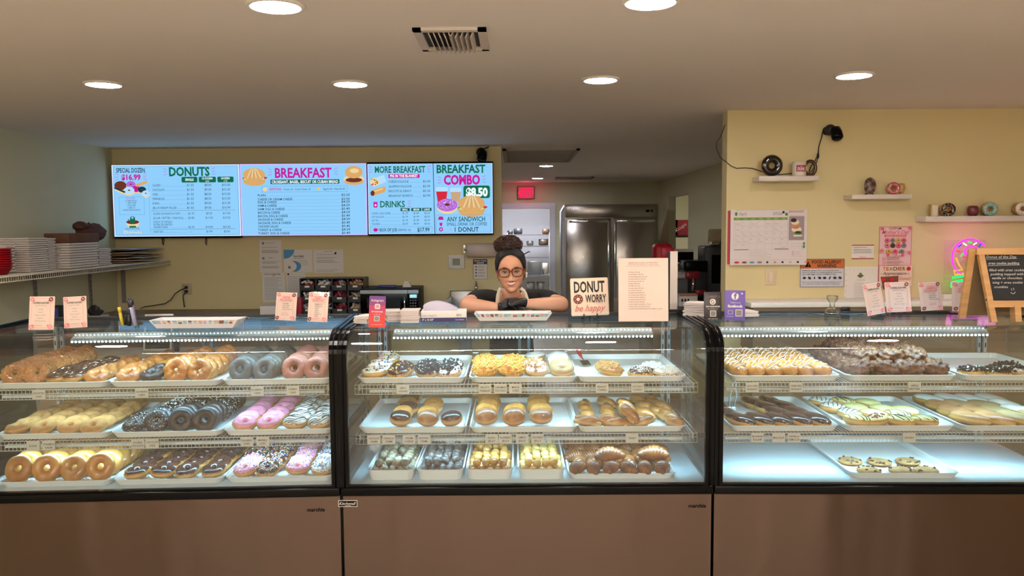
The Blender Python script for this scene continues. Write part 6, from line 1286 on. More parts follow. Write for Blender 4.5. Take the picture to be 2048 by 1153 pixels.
# ================================================================== shelf wall
def wall_shelf(px0, px1, py0, py1, label, d=.15):
    Y = YR - d; a, c = P(px0, py0, Y), P(px1, py1, Y); t = thing('floating_shelf', label, 'shelf', ((a.x + c.x) / 2, YR, c.z)); w2 = (c.x - a.x) / 2; h = P((px0 + px1) / 2, py0, Y).z - P((px0 + px1) / 2, py1, Y).z
    MB().rbox(-w2, w2, -d, 0, 0, h, .002, mat('shelf_white', '#ddd3cc', .4)).build('board', t); t.location.z = P((px0 + px1) / 2, py1, Y).z; return t.location.z + h
z1 = wall_shelf(1518, 1638, 352, 362, 'short white floating shelf nearest the corridor with black ring')
z2 = wall_shelf(1705, 1824, 389, 398, 'short white floating shelf with the pink mug, middle of three')
z3 = wall_shelf(1852, 2100, 432, 443, 'long white floating shelf at the right picture edge')
YM = YR - .085
def ringdecor(px, r_px, z, label, m, name='ring_ornament'):
    R0 = r_px * YM / 1610; p = P(px, 330, YM); t = thing(name, label, 'ornament', (p.x, YM, z), rot=(0, 0, 0)); sh = Ring(R0 * .64, R0 * .36, 1, 0); v, f = sh.body(36, 14); MM = Matrix.Translation((0, 0, R0)) @ Matrix.Rotation(R(90), 4, 'X')
    MB().add(v, f, mat('ornament_tan', '#b0813c', .4), True, MM).build('dough_body', t); v, f = sh.ice(1.5, .2); MB().add(v, f, m, True, MM).build('icing', t)
    return t, MM, sh, R0
t, MM, sh, R0 = ringdecor(1543.5, 21.5, z1, 'glossy black ring ornament standing on the first shelf', mat('glaze_black', '#120a0c', .12, coat=.6)); 
p = P(1598, 350, YM); r_ = 13.5 * YM / 1610; h = 29 * YM / 1610
t = thing('mug', 'white mug with red DUNK badge and dark ring handle', 'mug', (p.x, YM, z1)); MB().lathe([(r_ * .95, 0), (r_, .01), (r_, h), (r_ * .93, h), (r_ * .9, .01), (0, .01)], mat('ceramic_white', '#e0d6cc', .25), 28).build('mug_body', t)
MB().tube([(r_ * .8 + .042 * (1 - math.cos(R(a))) * .9 - .0, 0, h * .55 + .048 * math.sin(R(a))) for a in range(20, 341, 16)][::1], .012, I_choc, 10, M=Matrix.Translation((-.0, 0, 0))).build('handle', t)
bd = MB(); n = 10; mred = mat('badge_red', '#a8324c', .5)
def on_cyl(s_mb, r, cz, sc): 
    for i, v in enumerate(s_mb.v): a = v.x / r; s_mb.v[i] = Vector((r * math.sin(a), -r * math.cos(a) + v.y, v.z))
s = Sheet(0, 0, .001, None, .0004)
for i in range(8): s.rect(-34 + i * 8.5, -75, -34 + (i + 1) * 8.5, -30, mred)
s.text(0, -38, 'DUNK', 22, M_paper, w=54, al='c', bold=.03); s.text(0, -64, 'just', 8, M_paper, w=18, al='c'); on_cyl(s.mb, r_ + .0006, 0, 1); s.build('badge', t)
p = P(1668, 268, YR); t = cam_(P(1653, 262, YR).x, YR, P(1653, 262, YR).z, 'black security camera on the wall above the shelves', R(8), .86)
o0 = t.matrix_basis.translation; Ri = Matrix.Rotation(R(-8), 4, 'Z')
MB().tube([Ri @ (P(x, y, YR - .02) - o0) for x, y in ((1655, 256), (1646, 262), (1643, 276), (1638, 292), (1636, 310), (1630, 322), (1622, 333), (1618, 344))], .004, M_rubber, 6).build('cable', t)
MB().tube([Ri @ (P(x, y, YR - .02) - o0) for x, y in ((1638, 292), (1637, 312), (1633, 326), (1624, 342), (1613, 350))], .003, M_rubber, 6).ball(Ri @ (P(1636, 312, YR - .03) - o0), .014, M_rubber, 8, 6, (.7, .7, 1.4)).build('connector', t)
t = thing('wall_cable', 'thin black cable running from the wall corner to the shelf', 'cable', P(1434, 300, YR - .01)); o0 = t.matrix_basis.translation
MB().tube([P(x, y, YR - .012) - o0 for x, y in ((1450, 250), (1440, 276), (1433, 285), (1433, 298), (1441, 316), (1452, 324), (1462, 332), (1473, 337), (1490, 336), (1505, 337), (1520, 342), (1540, 349), (1560, 349.5), (1575, 348), (1590, 346))], .0028, M_rubber, 6).build('cable', t)
# shelf 2
p = P(1740, 372, YM); a_, b_ = 11 * YM / 1610, 16.5 * YM / 1610; t = thing('oval_ornament', 'oval multicolored picture ornament on a small black stand', 'ornament', (p.x, YM, z2), R(-15))
MB().lathe([(0, -.008), (a_, -.006), (a_, .006), (0, .008)], mat('oval_photo', '#9a8078', .3, var='#3a2620', scale=35), 28, M=Matrix.Translation((0, 0, b_ + .004)) @ Matrix.Rotation(R(90), 4, 'X') @ Matrix.Scale(b_ / a_, 4, (0, 1, 0))).build('plaque', t)
MB().tube([(-.03, .03, 0), (0, -.01, .02), (.03, .03, 0)], .005, M_rubber, 6).build('stand', t)
def lying_mug(px0, px1, py, z, label, ic, R0px, ang=-18, handle=True, hole='#b0813c'):
    r0 = R0px * YM / 1610; p = P((px0 + px1) / 2, py, YM); t = thing('ring_mug', label, 'mug', (p.x, YM - .01, z + r0 * .98), R(ang)); L = .075; cer = mat('mug_tan', '#b98a48', .3)
    MX = Matrix.Rotation(R(90), 4, 'X')
    MB().lathe([(0, -L), (r0 * .8, -L), (r0 * .96, -L + .012), (r0, -.02), (r0 * .98, 0), (r0 * .5, .004), (r0 * .36, 0), (r0 * .36, -L * .6), (0, -L * .6)], cer, 32, M=MX).build('mug_body', t)
    sh = Ring(r0 * .66, r0 * .33, .6, 0, seed=px0); v, f = sh.ice(1.5, .25, 0); MB().add(v, f, ic, True, MX).build('icing', t)
    q_ = random.Random(px0); s_ = sprinkle(sh, 50, SPR, .007, .0013, px0, 1.2); s_.v = [MX @ v for v in s_.v]; s_.build('sprinkles', t, kind='stuff')
    if handle: MB().tube([(r0 * .9, .03, .03), (r0 * 1.5, .03, .028), (r0 * 1.65, .03, 0), (r0 * 1.4, .03, -.028), (r0 * .9, .03, -.03)], .008, cer, 8).build('handle', t)
lying_mug(1770, 1802, 376, z2, 'tan mug with pink sprinkled front and side handle', mat('glaze_pink', '#b5475c', .2, coat=.5), 12.5, -20)
lying_mug(1880, 1911, 423, z3, 'tan mug with glossy black ring front on the long shelf', MATS['glaze_black'], 13.5, -12, False)
lying_mug(1962, 1996, 421, z3, 'tan mug with light blue ring front on the long shelf', mat('glaze_teal', '#7fb0ae', .25, coat=.4), 14, -14, False)
lying_mug(2028, 2060, 421, z3, 'tan mug with white ring front cut by the right picture edge', mat('glaze_white', '#e6dcd6', .25, coat=.4), 14, -10, False)
p = P(1868, 423, YM); t = thing('gold_trimmed_holder', 'white and gold upright ornament left of the black ring mug', 'ornament', (p.x, YM, z3), R(-10)); MB().rbox(-.022, .022, -.02, .02, 0, .078, .006, mat('holder_white', '#ddd0be', .4)).box(-.026, -.018, -.022, .022, 0, .082, mat('holder_gold', '#b89a5a', .35, .5)).build('holder', t)
p = P(1949, 424, YM); t = thing('red_jar', 'dark red round jar left of the light blue ring mug', 'jar', (p.x, YM + .02, z3)); MB().lathe([(.025, 0), (.036, .02), (.036, .055), (.028, .07), (0, .072)], mat('jar_red', '#6e2a38', .35), 20).build('jar_body', t)
# calendar
G_ = mat('cal_green', '#6d9a3c', .7); G2 = mat('leaf_green', '#4f8a35', .7); GR = mat('cal_line', '#b9aeb0', .7)
p = P(1458, 470, YR - .003); a, c = P(1456, 421, YR - .004), P(1466, 530, YR - .004)
def cal(s, W, H):
    s.disc(11, 9, 2.6, G2, 4); s.text(17, 12, 'April', 7, M_inkg, w=14); s.text(83, 11.5, '2026', 6.5, M_inkg, w=19); s.disc(104, 6, 2.4, M_ink, 2.6); s.disc(110, 10, 3, G2, 3.2)
    s.text(115, 7, 'BAKEMARK', 4.6, mat('cal_red', '#a8505c', .7), w=29); s.rect(115, 12, 144, 12.5, GR); s.rect(6, 16, 112, 21, G_); [s.text(14 + i * 15.2, 19.6, d_, 2, M_paper, al='c', w=8) for i, d_ in enumerate(('SUNDAY', 'MONDAY', 'TUESDAY', 'WED', 'THURSDAY', 'FRIDAY', 'SATURDAY'))]
    pb = mat('cal_photo', '#a08c92', .6); s.rect(115, 14, 145, 61, pb); s.disc(130, 40, 10, P_card, 6); s.disc(128, 34, 9, I_maple, 5); s.disc(127, 26, 8, P_card, 5); s.disc(124, 22, 6, M_ink, 4); s.disc(133, 47, 8, G2, 4); s.disc(133, 46, 6, M_ink, 2); s.rect(124, 51, 141, 54, P_card)
    for i in range(1, 6): s.rect(6, 21 + i * 11.6, 112, 21.3 + i * 11.6, GR)
    for i in range(8): s.rect(6 + i * 15.1, 22, 6.3 + i * 15.1, 80, GR)
    q_ = random.Random(8)
    for r0 in range(5):
        for c0 in range(7):
            s.text(8 + c0 * 15.1, 25.5 + r0 * 11.6, str(r0 * 7 + c0 + 1 if r0 * 7 + c0 < 30 else ''), 2.2, M_inkg) if r0 * 7 + c0 < 30 else None
            if q_.random() < .3: s.rect(8 + c0 * 15.1, 28.5 + r0 * 11.6, 17 + c0 * 15.1, 29 + r0 * 11.6, M_inkg)
    s.rect(6, 79, 34, 80, M_ink); s.rect(85, 78, 113, 79, M_ink); lines(s, 36, 82, [82 + 3 * i for i in range(5)], GR, .4); s.disc(143, 68, 2, G2, 3); s.disc(143, 74, 2, G2, 3); lines(s, 118, 142, [68, 73, 84, 87, 90, 93], GR, .4); [s.disc(121, 84 + i * 3, .7, M_red) for i in range(3)]
    s.rect(2, 99, W - 2, 99.4, GR)
    for i, c_ in enumerate((M_red, P_br, I_bl, M_inkg, M_ink, mat('cal_orange', '#d08a4a'), M_ink, GR, M_ink, GR)): s.disc(11 + i * 15, 104.5, 5 if i < 4 else 2.4, c_, 2)
    for i in range(48): s.rect(8 + i * 2.8, 1, 9.4 + i * 2.8, 1.8, M_inkg)
paper(1461, 419.5, 1612, 530, YR - .012, 'wall calendar open at April 2026', cal, 'wall_calendar', 'calendar', mat('cal_white', '#e2d6d6', .7), th=.008)
t = thing('calendar_backing', 'red backing sheets showing at the left edge of the calendar', 'sheet', (P(1460, 475, YR).x, YR - .003, P(1460, 475, YR).z)); MB().box(-.018, .02, -.004, 0, -.19, .185, mat('backing_red', '#b5394a', .6)).build('sheet', t)
p = P(1541, 555, YR); t = thing('light_switch', 'beige rocker light switch below the calendar', 'switch', (p.x, YR, p.z)); MB().rbox(-.038, .038, -.006, 0, -.055, .055, .003, mat('switch_plate', '#d9c3a4', .5)).build('plate', t); MB().rbox(-.017, .017, -.011, -.006, -.033, .033, .002, mat('switch_rocker', '#e2cfb6', .45)).build('rocker', t)
OR = mat('sign_orange', '#c86a2c', .6)
def alg(s, W, H):
    s.rect(0, 0, W, 19, OR); s.poly([(9, 16), (22, 16), (15.5, 5)], M_black); s.text(16, 14.5, '!', 6, OR, al='c', bold=.03); s.text(52, 9, 'FOOD ALLERGY', 6.4, M_ink, w=58, al='c', bold=.03); s.text(52, 16.6, 'WARNING', 6.4, M_ink, w=38, al='c', bold=.03)
    for i, l in enumerate(('Please be advised that our food may have', 'come in contact or contain peanuts, tree nuts,', 'soy, milk, eggs, wheat, shellfish or fish.')): s.text(4, 24 + i * 3.8, l, 2.4, M_ink, w=(72, 78, 68)[i], bold=.01)
    for i in range(8): x = 8.5 + i * 10; s.disc(x, 37.5, 3.4 if i not in (2, 5) else 1.4, M_ink, 2.4 if i != 5 else 3.4, n=10, rot=.5 if i % 2 else 0); s.rect(x - 2, 37, x + 3.4, 38.4, M_ink) if i in (3, 6, 7) else None
    for i, l in enumerate(('Please ask a staff member about the ingredients used in', 'your meal before ordering. Thank you - Management')): s.text(4, 46.5 + i * 3.8, l, 2.3, M_ink, w=(78, 74)[i])
    s.frame(0, 0, W, H, .6, OR if False else M_ink)
paper(1600.5, 518.5, 1687, 574, YR - .001, 'orange topped FOOD ALLERGY WARNING sign below the calendar', alg, 'allergy_sign', 'sign', mat('sign_face', '#cfd0de', .5), th=.004)
def rw(s, W, H):
    c_ = mat('crimson_bar', '#b23c50', .6); s.rect(0, 0, W, 2, c_); s.rect(0, H - 2, W, H, c_); lines(s, 3, W - 3, (5, 9, 12, 15), M_ink, .6); s.text(W / 2, 25.5, 'Thank you', 2.8, c_, w=12, al='c')
paper(1704, 490, 1747.5, 518.5, YR, 'small white notice with red top and bottom bars', rw, 'notice', 'notice')
def lt(s, W, H):
    [s.disc(4 + i * 7, 6, .6, M_inkg) for i in range(8)]; [s.disc(3, 16 + i * 11, .7, M_inkg) for i in range(6)]; s.disc(30, 18, 6, P_br, 2); s.disc(30, 15, 3, G2, 3); s.disc(30, 21, 3, G2, 1); s.text(30, 27, 'hiring now', 2, M_inkg, w=18, al='c'); lines(s, 18, 44, [32 + 3.2 * i for i in range(11)], P_pk2 if False else M_inkg, .4); s.disc(14, 76, .8, M_ink); s.disc(20, 76, .8, M_ink)
paper(1690, 534, 1754, 612, YR, 'white letter sheet with small green and brown emblem', lt)
PP = mat('poster_pink', '#e8c0c4', .6); P2 = mat('poster_rose', '#d8808c', .6)
def po(s, W, H):
    s.rect(0, 0, W, 78, P2); s.rect(1.5, 1.5, W - 1.5, 77, PP); s.text(W / 2 - 1, 6, 'CUSTOM', 4.2, M_ink, w=23, al='c', bold=.02); s.text(W / 2, 15, "Mother's Day", 8, P_pk2, w=52, al='c', shear=.3, bold=.01); s.rect(10, 16.5, 51, 21, P_pk2); s.text(W / 2, 20.4, 'DONUT BOUQUETS', 3, PP, w=36, al='c', bold=.02)
    yd = mat('poster_yellow', '#d8a83c', .6)
    for r0, y in enumerate((28, 38, 50)):
        for i in range(4 if r0 < 2 else 3):
            x = 15 + i * (10.5 if r0 < 2 else 12) + (3 if r0 == 2 else 0); m = ((P_pk2, M_inkg, yd, P_pk2), (P2, I_choc, P_pk2, M_inkg), (yd, P_pk2, M_inkg))[r0][i]; s.disc(x, y, 4.8, P_br); s.disc(x, y - .5, 4.5, m); s.disc(x, y - .5, 1.3, M_ink)
    s.rect(14, 53.5, 46, 59.5, P_pk2); s.text(30, 59, '$21.99', 5.2, M_paper, w=22, al='c', bold=.04)
    for i in range(3): s.ring(9, 64 + i * 7.5, 2.6, .7, P_pk2); lines(s, 14, 46, (61.5 + i * 7.5, 63.5 + i * 7.5, 65.5 + i * 7.5), P_br, .5)
    for x, y in ((4, 4), (56, 3), (4, 48), (56, 52)): s.disc(x, y, 4, P2, n=7); s.disc(x, y, 1.4, P_pk2)
    s.rect(0, 78, W, H, mat('poster_cream', '#e8cabc', .6))
    for i, ch in enumerate('TEACHER'): s.text(6.5 + i * 6.2, 87.5, ch, 7.4, (P_pk2, OR, G2, M_ink, P_br, OR, G2)[i], w=5.2, bold=.03)
    s.disc(55, 84, 4.2, M_red); s.text(W / 2 - 2, 96, '- Appreciation -', 6.4, M_ink, w=54, al='c', shear=.3); s.poly([(2, 100), (36, 98), (36, 125), (8, 125)], P_br); [s.disc(8 + i * 8, 105 + (i % 2) * 7, 3.6, M_red) for i in range(4)]; s.text(38, 106, 'Donuts!', 6, OR, w=22, shear=.3)
paper(1759, 453.5, 1821, 572, YR, 'tall pink poster for Mothers Day and teacher appreciation doughnuts', po, 'poster', 'poster', P2)
# neon ring light on stand
Yn = YR - .10; E = lambda n, h, e=1.6: em(n, h, e)
p = P(1936, 545, Yn); t = thing('neon_light', 'glowing neon doughnut light with pink ring and green base', 'neon light', (p.x, Yn, ZG - .1)); o0 = t.matrix_basis.translation
def ntube(pts, r_, m, nm, closed=False): return MB().tube([P(x, y, Yn) - o0 for x, y in pts], r_ * Yn / 1610, m, 8, closed=closed).build(nm, t)
E_pk, E_gn, E_or = E('neon_pink', '#ff2fe0', 2.0), E('neon_green', '#16ff6a', 2.0), E('neon_orange', '#ff9a4a', 1.6)
ntube([(1941 + 37 * math.cos(R(a)), 516 + 37 * math.sin(R(a))) for a in range(120, 325, 8)], 1.7, E_pk, 'outer_ring')
ntube([(1944 + 15 * math.cos(R(a)), 504 + 10 * math.sin(R(a))) for a in range(0, 360, 20)], 1.5, E_pk, 'inner_ring', True)
ntube([(1956, 508 + 0), (1945, 503), (1932, 506)], 1.5, E_pk, 'ring_bar')
for i, (x, y, a, m) in enumerate(((1920, 492, -35, '#3a3cff'), (1930, 489, 35, '#ffffff'), (1940, 485, 20, '#35ff6a'), (1950, 488, -30, '#ffffff'), (1960, 491, -50, '#3a3cff'), (1917, 503, 15, '#ff3a3a'), (1924, 510, -50, '#35ff6a'), (1931, 516, 25, '#ff3a3a'), (1937, 521, -40, '#ffffff'), (1953, 521, -70, '#3a3cff'))):
    dx, dy = 4 * math.cos(R(a)), 4 * math.sin(R(a)); ntube([(x - dx, y - dy), (x + dx, y + dy)], 1.3, E('neon_%s' % m[1:], m, 1.3), 'sprinkle_tube')
ntube([(1912, 516), (1918, 530), (1925, 540), (1908, 542), (1910, 550), (1940, 546), (1950, 538), (1930, 535)], 1.6, E_or, 'orange_tube')
ntube([(1905, 556), (1930, 552), (1950, 553), (1948, 560), (1920, 562), (1903, 566), (1902, 574), (1925, 570), (1948, 570)], 2.0, E_gn, 'green_tube')
MB().box(-.14, .14, .04, .055, .03, P(1936, 480, Yn).z - o0.z, glass_mat('neon_backing', (.96, .96, .96), .6)).build('backing_sheet', t)
b_ = Yn; MB().box(-.16, .16, .0, .095, 0, .03, M_white).build('base', t)
lg = bpy.data.lights.new('neon_glow', 'POINT'); lg.energy = 1.2; lg.color = (1, .3, .8); lg.shadow_soft_size = .15; lo = bpy.data.objects.new('neon_glow', lg); COL.objects.link(lo); lo.parent = t; lo.location = (0, -.05, .35)
t.location.z = ZG - .1
t = thing('wall_counter', 'white ledge counter along the shelf wall behind the right case', 'counter', (3.0, YR - .17, 0)); MB().box(-1.4, 1.8, -.12, .165, 0, ZG - .135, MATS['cabinet_tan']).build('cabinet', t); MB().rbox(-1.42, 1.8, -.14, .168, ZG - .135, ZG - .10, .005, M_white).build('worktop', t)
# ================================================================== the woman behind the middle case
SKIN = mat('skin', '#dba486', .5, var='#d79c7e', scale=9, sss=.12, spec=.4); M_lip = mat('lip', '#b4696a', .4); M_teeth = mat('teeth', '#f0e6dc', .3); M_hair = mat('hair_dark', '#2c1b18', .55, var='#3d2620', scale=40, spec=.35)
M_hair2 = mat('hair_brown', '#4a2e26', .5, spec=.4); M_shirt = mat('black_shirt', '#0f0f11', .85, bump=.2, bscale=30); M_glove = mat('black_glove', '#0d0d11', .5, bump=.35, bscale=40); M_apron = mat('apron_cream', '#d9cdb6', .8)
M_band = mat('headband_black', '#0c0c0e', .8); M_tort = mat('tortoise', '#3a1a14', .25, var='#6b3220', scale=120); M_brow = mat('brow_dark', '#2e1c18', .8); M_iris = mat('iris_brown', '#24140f', .1); M_eye = mat('eye_white', '#d8cec8', .3)
KH = 4.05 / 1610
HC0 = P(1021.5, 539, 4.05)                     # head centre
def interp(tab, t):
    for (a, x), (b_, y) in zip(tab, tab[1:]):
        if t <= b_: u = (t - a) / (b_ - a); u = u * u * (3 - 2 * u) * .35 + u * .65; return x + (y - x) * u
    return tab[-1][1]
WT = [(-1, .016), (-.93, .030), (-.8, .042), (-.6, .0555), (-.35, .0635), (0, .0685), (.3, .071), (.6, .066), (.82, .050), (.94, .028), (1, .0)]
FT = [(-1, .062), (-.93, .078), (-.8, .084), (-.6, .084), (-.35, .084), (0, .083), (.3, .087), (.6, .078), (.82, .056), (.94, .03), (1, .0)]
BT = [(-1, .0), (-.93, .01), (-.8, .03), (-.6, .055), (-.35, .08), (0, .098), (.3, .103), (.6, .092), (.82, .066), (.94, .036), (1, .0)]
g = lambda x, s: math.exp(-(x / s) ** 2)
def disp(x, z):
    d = 0
    if z > -.052:
        u = min(1, max(0, (-.002 - z) / .043)); d += (.005 + .018 * u ** 1.3) * g(x, .0075 + .006 * u) * (1 if z > -.045 else max(0, 1 - (-.045 - z) / .007)) * (1 if z < .0 else g(z, .02))
        d += .006 * (g(x - .0115, .006) + g(x + .0115, .006)) * g(z + .043, .006)
    for s in (-1, 1):
        d -= .010 * g(x - s * .031, .015) * g(z + .006, .012); d += .0035 * g(x - s * .03, .02) * g(z - .014, .008)
        d += .007 * g(x - s * .040, .016) * g(z + .036, .016); d -= .003 * g(x - s * .030, .007) * g(z + .060, .012)
    d += .005 * g(x, .022) * g(z + .064, .014) - .004 * g(x, .02) * g(z + .082, .007) + .007 * g(x, .016) * g(z + .100, .012)
    return d
HH = .110
def surf(x, z, off=0):
    t = max(-1, min(.99, z / HH)); w_, f_ = interp(WT, t), interp(FT, t); k = max(0, 1 - abs(x / w_) ** 2.3) ** (1 / 2.3)
    return -f_ * k - disp(x, z) * min(1, k * 1.6) - off
def head_mesh(nl=72, nt=64):
    vs = []; fs = []
    for j in range(nt + 1):
        t = -math.cos(math.pi * j / nt); t = t * .55 + (-1 + 2 * j / nt) * .45; z = t * HH; w_, f_, b_ = interp(WT, t), interp(FT, t), interp(BT, t)
        for i in range(nl):
            a = 2 * math.pi * i / nl; ca, sa = math.cos(a), math.sin(a); x = w_ * math.copysign(abs(ca) ** .87, ca)
            if sa < 0: y = -f_ * abs(sa) ** .87 - disp(x, z) * min(1, abs(sa) * 1.6)
            else: y = b_ * sa ** .87
            vs.append((x, y, z))
    for j in range(nt):
        for i in range(nl): fs.append((j * nl + i, j * nl + (i + 1) % nl, (j + 1) * nl + (i + 1) % nl, (j + 1) * nl + i))
    fs.append(tuple(range(nl - 1, -1, -1))); return vs, fs
MHD = Matrix.Translation(HC0) @ Matrix.Rotation(R(-2.2), 4, 'Y') @ Matrix.Rotation(R(4), 4, 'X')
def skin_mesh(joints, edges, root=0, sub=2):
    me = bpy.data.meshes.new('sk'); me.from_pydata([tuple(j[0]) for j in joints], edges, []); o = bpy.data.objects.new('sk', me); COL.objects.link(o)
    m = o.modifiers.new('s', 'SKIN'); m.use_smooth_shade = True; m.branch_smoothing = .6
    for i, j in enumerate(joints):
        r_ = j[1] if hasattr(j[1], '__len__') else (j[1], j[1]); me.skin_vertices[0].data[i].radius = r_; me.skin_vertices[0].data[i].use_root = (i == root)
    s_ = o.modifiers.new('u', 'SUBSURF'); s_.levels = s_.render_levels = sub
    dg = bpy.context.evaluated_depsgraph_get(); ev = o.evaluated_get(dg); m2 = ev.to_mesh(); vs = [v.co.copy() for v in m2.vertices]; fs = [tuple(p.vertices) for p in m2.polygons]; ev.to_mesh_clear(); bpy.data.objects.remove(o); bpy.data.meshes.remove(me); return vs, fs
W_ = thing('person', 'smiling person in black shirt and glasses leaning on the middle case with folded arms', 'person', (HC0.x, 4.45, 0)); W0 = Vector((HC0.x, 4.45, 0)); TW_ = Matrix.Translation(-W0)
JP = lambda px, py, Y: P(px, py, Y)
shL, shR = JP(975, 594, 4.20), JP(1069, 594, 4.20); elL, elR = JP(926, 612, 3.985), JP(1131, 611, 3.985); wrL, wrR = JP(1001, 616, 3.935), JP(1047, 608, 3.915)
neck0, neck1, chest, waist, pelvis = JP(1021, 574, 4.085), JP(1021, 600, 4.17), Vector((HC0.x, 4.27, 1.22)), Vector((HC0.x, 4.36, 1.06)), Vector((HC0.x, 4.45, .92))
mid = lambda a, b_, t: a + (b_ - a) * t
J = [(pelvis, (.13, .10)), (waist, (.115, .085)), (chest, (.125, .09)), (neck1, (.060, .055)), (neck0, (.047, .047)),
     (mid(neck1, shL, .75) + Vector((0, .01, -.008)), .040), (mid(shL, elL, .25), .046), (mid(shL, elL, .7), .044), (elL, .043), (mid(elL, wrL, .35) + Vector((0, 0, .003)), .040), (mid(elL, wrL, .8), .029), (wrL, .024),
     (mid(neck1, shR, .75) + Vector((0, .01, -.008)), .040), (mid(shR, elR, .25), .046), (mid(shR, elR, .7), .044), (elR, .043), (mid(elR, wrR, .35) + Vector((0, 0, .003)), .040), (mid(elR, wrR, .8), .029), (wrR, .024),
     (pelvis + Vector((-.09, 0, -.08)), .085), (Vector((HC0.x - .1, 4.50, .48)), .06), (Vector((HC0.x - .1, 4.54, .09)), .04), (pelvis + Vector((.09, 0, -.08)), .085), (Vector((HC0.x + .1, 4.50, .48)), .06), (Vector((HC0.x + .1, 4.54, .09)), .04)]
Eg = [(0, 1), (1, 2), (2, 3), (3, 4), (3, 5), (5, 6), (6, 7), (7, 8), (8, 9), (9, 10), (10, 11), (3, 12), (12, 13), (13, 14), (14, 15), (15, 16), (16, 17), (17, 18), (0, 19), (19, 20), (20, 21), (0, 22), (22, 23), (23, 24)]
v1, f1 = skin_mesh(J, Eg); v2, f2 = head_mesh(); b = MB(); b.add(v1, f1, SKIN, True, TW_); b.add(v2, f2, SKIN, True, TW_ @ MHD)
for s_ in (-1, 1):
    b.ball((s_ * .071, .005, -.014), .018, SKIN, 12, 10, (.45, .75, 1.35), TW_ @ MHD)
b.build('body', W_, recalc=False)
# shirt: torso and short sleeves
mix = lambda a, c_, t: a + (c_ - a) * t
JS = [(pelvis + Vector((0, 0, .02)), (.145, .115)), (waist, (.13, .10)), (chest, (.145, .105)), (mid(chest, neck1, .72), (.105, .07)),
      (mid(neck1, shL, .80) + Vector((0, .01, -.002)), .060), (mid(shL, elL, .35), .061), (mid(shL, elL, .74), .059), (mid(neck1, shR, .80) + Vector((0, .01, -.002)), .060), (mid(shR, elR, .35), .061), (mid(shR, elR, .74), .059)]
v, f = skin_mesh(JS, [(0, 1), (1, 2), (2, 3), (3, 4), (4, 5), (5, 6), (3, 7), (7, 8), (8, 9)]); MB().add(v, f, M_shirt, True, TW_).build('shirt', W_, recalc=False)
JT = [(pelvis + Vector((0, 0, -.02)), (.14, .11)), (pelvis + Vector((-.09, 0, -.1)), .10), (Vector((HC0.x - .1, 4.50, .48)), .075), (Vector((HC0.x - .1, 4.54, .12)), .06), (pelvis + Vector((.09, 0, -.1)), .10), (Vector((HC0.x + .1, 4.50, .48)), .075), (Vector((HC0.x + .1, 4.54, .12)), .06)]
v, f = skin_mesh(JT, [(0, 1), (1, 2), (2, 3), (0, 4), (4, 5), (5, 6)], sub=1); MB().add(v, f, M_shirt, True, TW_).build('trousers', W_, recalc=False)
for s_ in (-1, 1): MB().rbox(HC0.x + s_ * .1 - .045, HC0.x + s_ * .1 + .045, 4.34, 4.60, 0, .09, .03, M_rubber, TW_, 3).build('shoe', W_)
# apron straps, neckline over the shirt
def strap(pts, w_, th, m, nm, par=W_):
    pts = [Vector(p) for p in pts]; mb = MB(); vs = []; fs = []
    for i, p in enumerate(pts):
        t_ = (pts[min(i + 1, len(pts) - 1)] - pts[max(i - 1, 0)]).normalized(); sd = t_.cross(Vector((0, -1, .35))).normalized() * w_ / 2; fr_ = Vector((0, -1, .3)).normalized() * th
        vs += [p - sd, p + sd, p + sd + fr_, p - sd + fr_]
    for i in range(len(pts) - 1):
        a = 4 * i
        for k in range(4): fs.append((a + k, a + (k + 1) % 4, a + 4 + (k + 1) % 4, a + 4 + k))
    fs += [(3, 2, 1, 0), (len(vs) - 4, len(vs) - 3, len(vs) - 2, len(vs) - 1)]
    mb.add(vs, fs, m, True, TW_); return mb.build(nm, par)
strap([P(1002, 577, 4.145), P(999, 582, 4.115), P(996, 592, 4.085), P(995, 603, 4.075), P(995, 618, 4.075)], .019, .004, M_apron, 'apron_strap')
strap([P(1041, 577, 4.145), P(1047, 582, 4.115), P(1051, 590, 4.09), P(1054, 600, 4.075), P(1054, 618, 4.075)], .019, .004, M_apron, 'apron_strap')
MB().add([P(x, y, 4.085) for x, y in ((985, 616), (1064, 616), (1072, 650), (978, 650))], [(0, 3, 2, 1)], M_apron, False, TW_).build('apron_bib', W_)
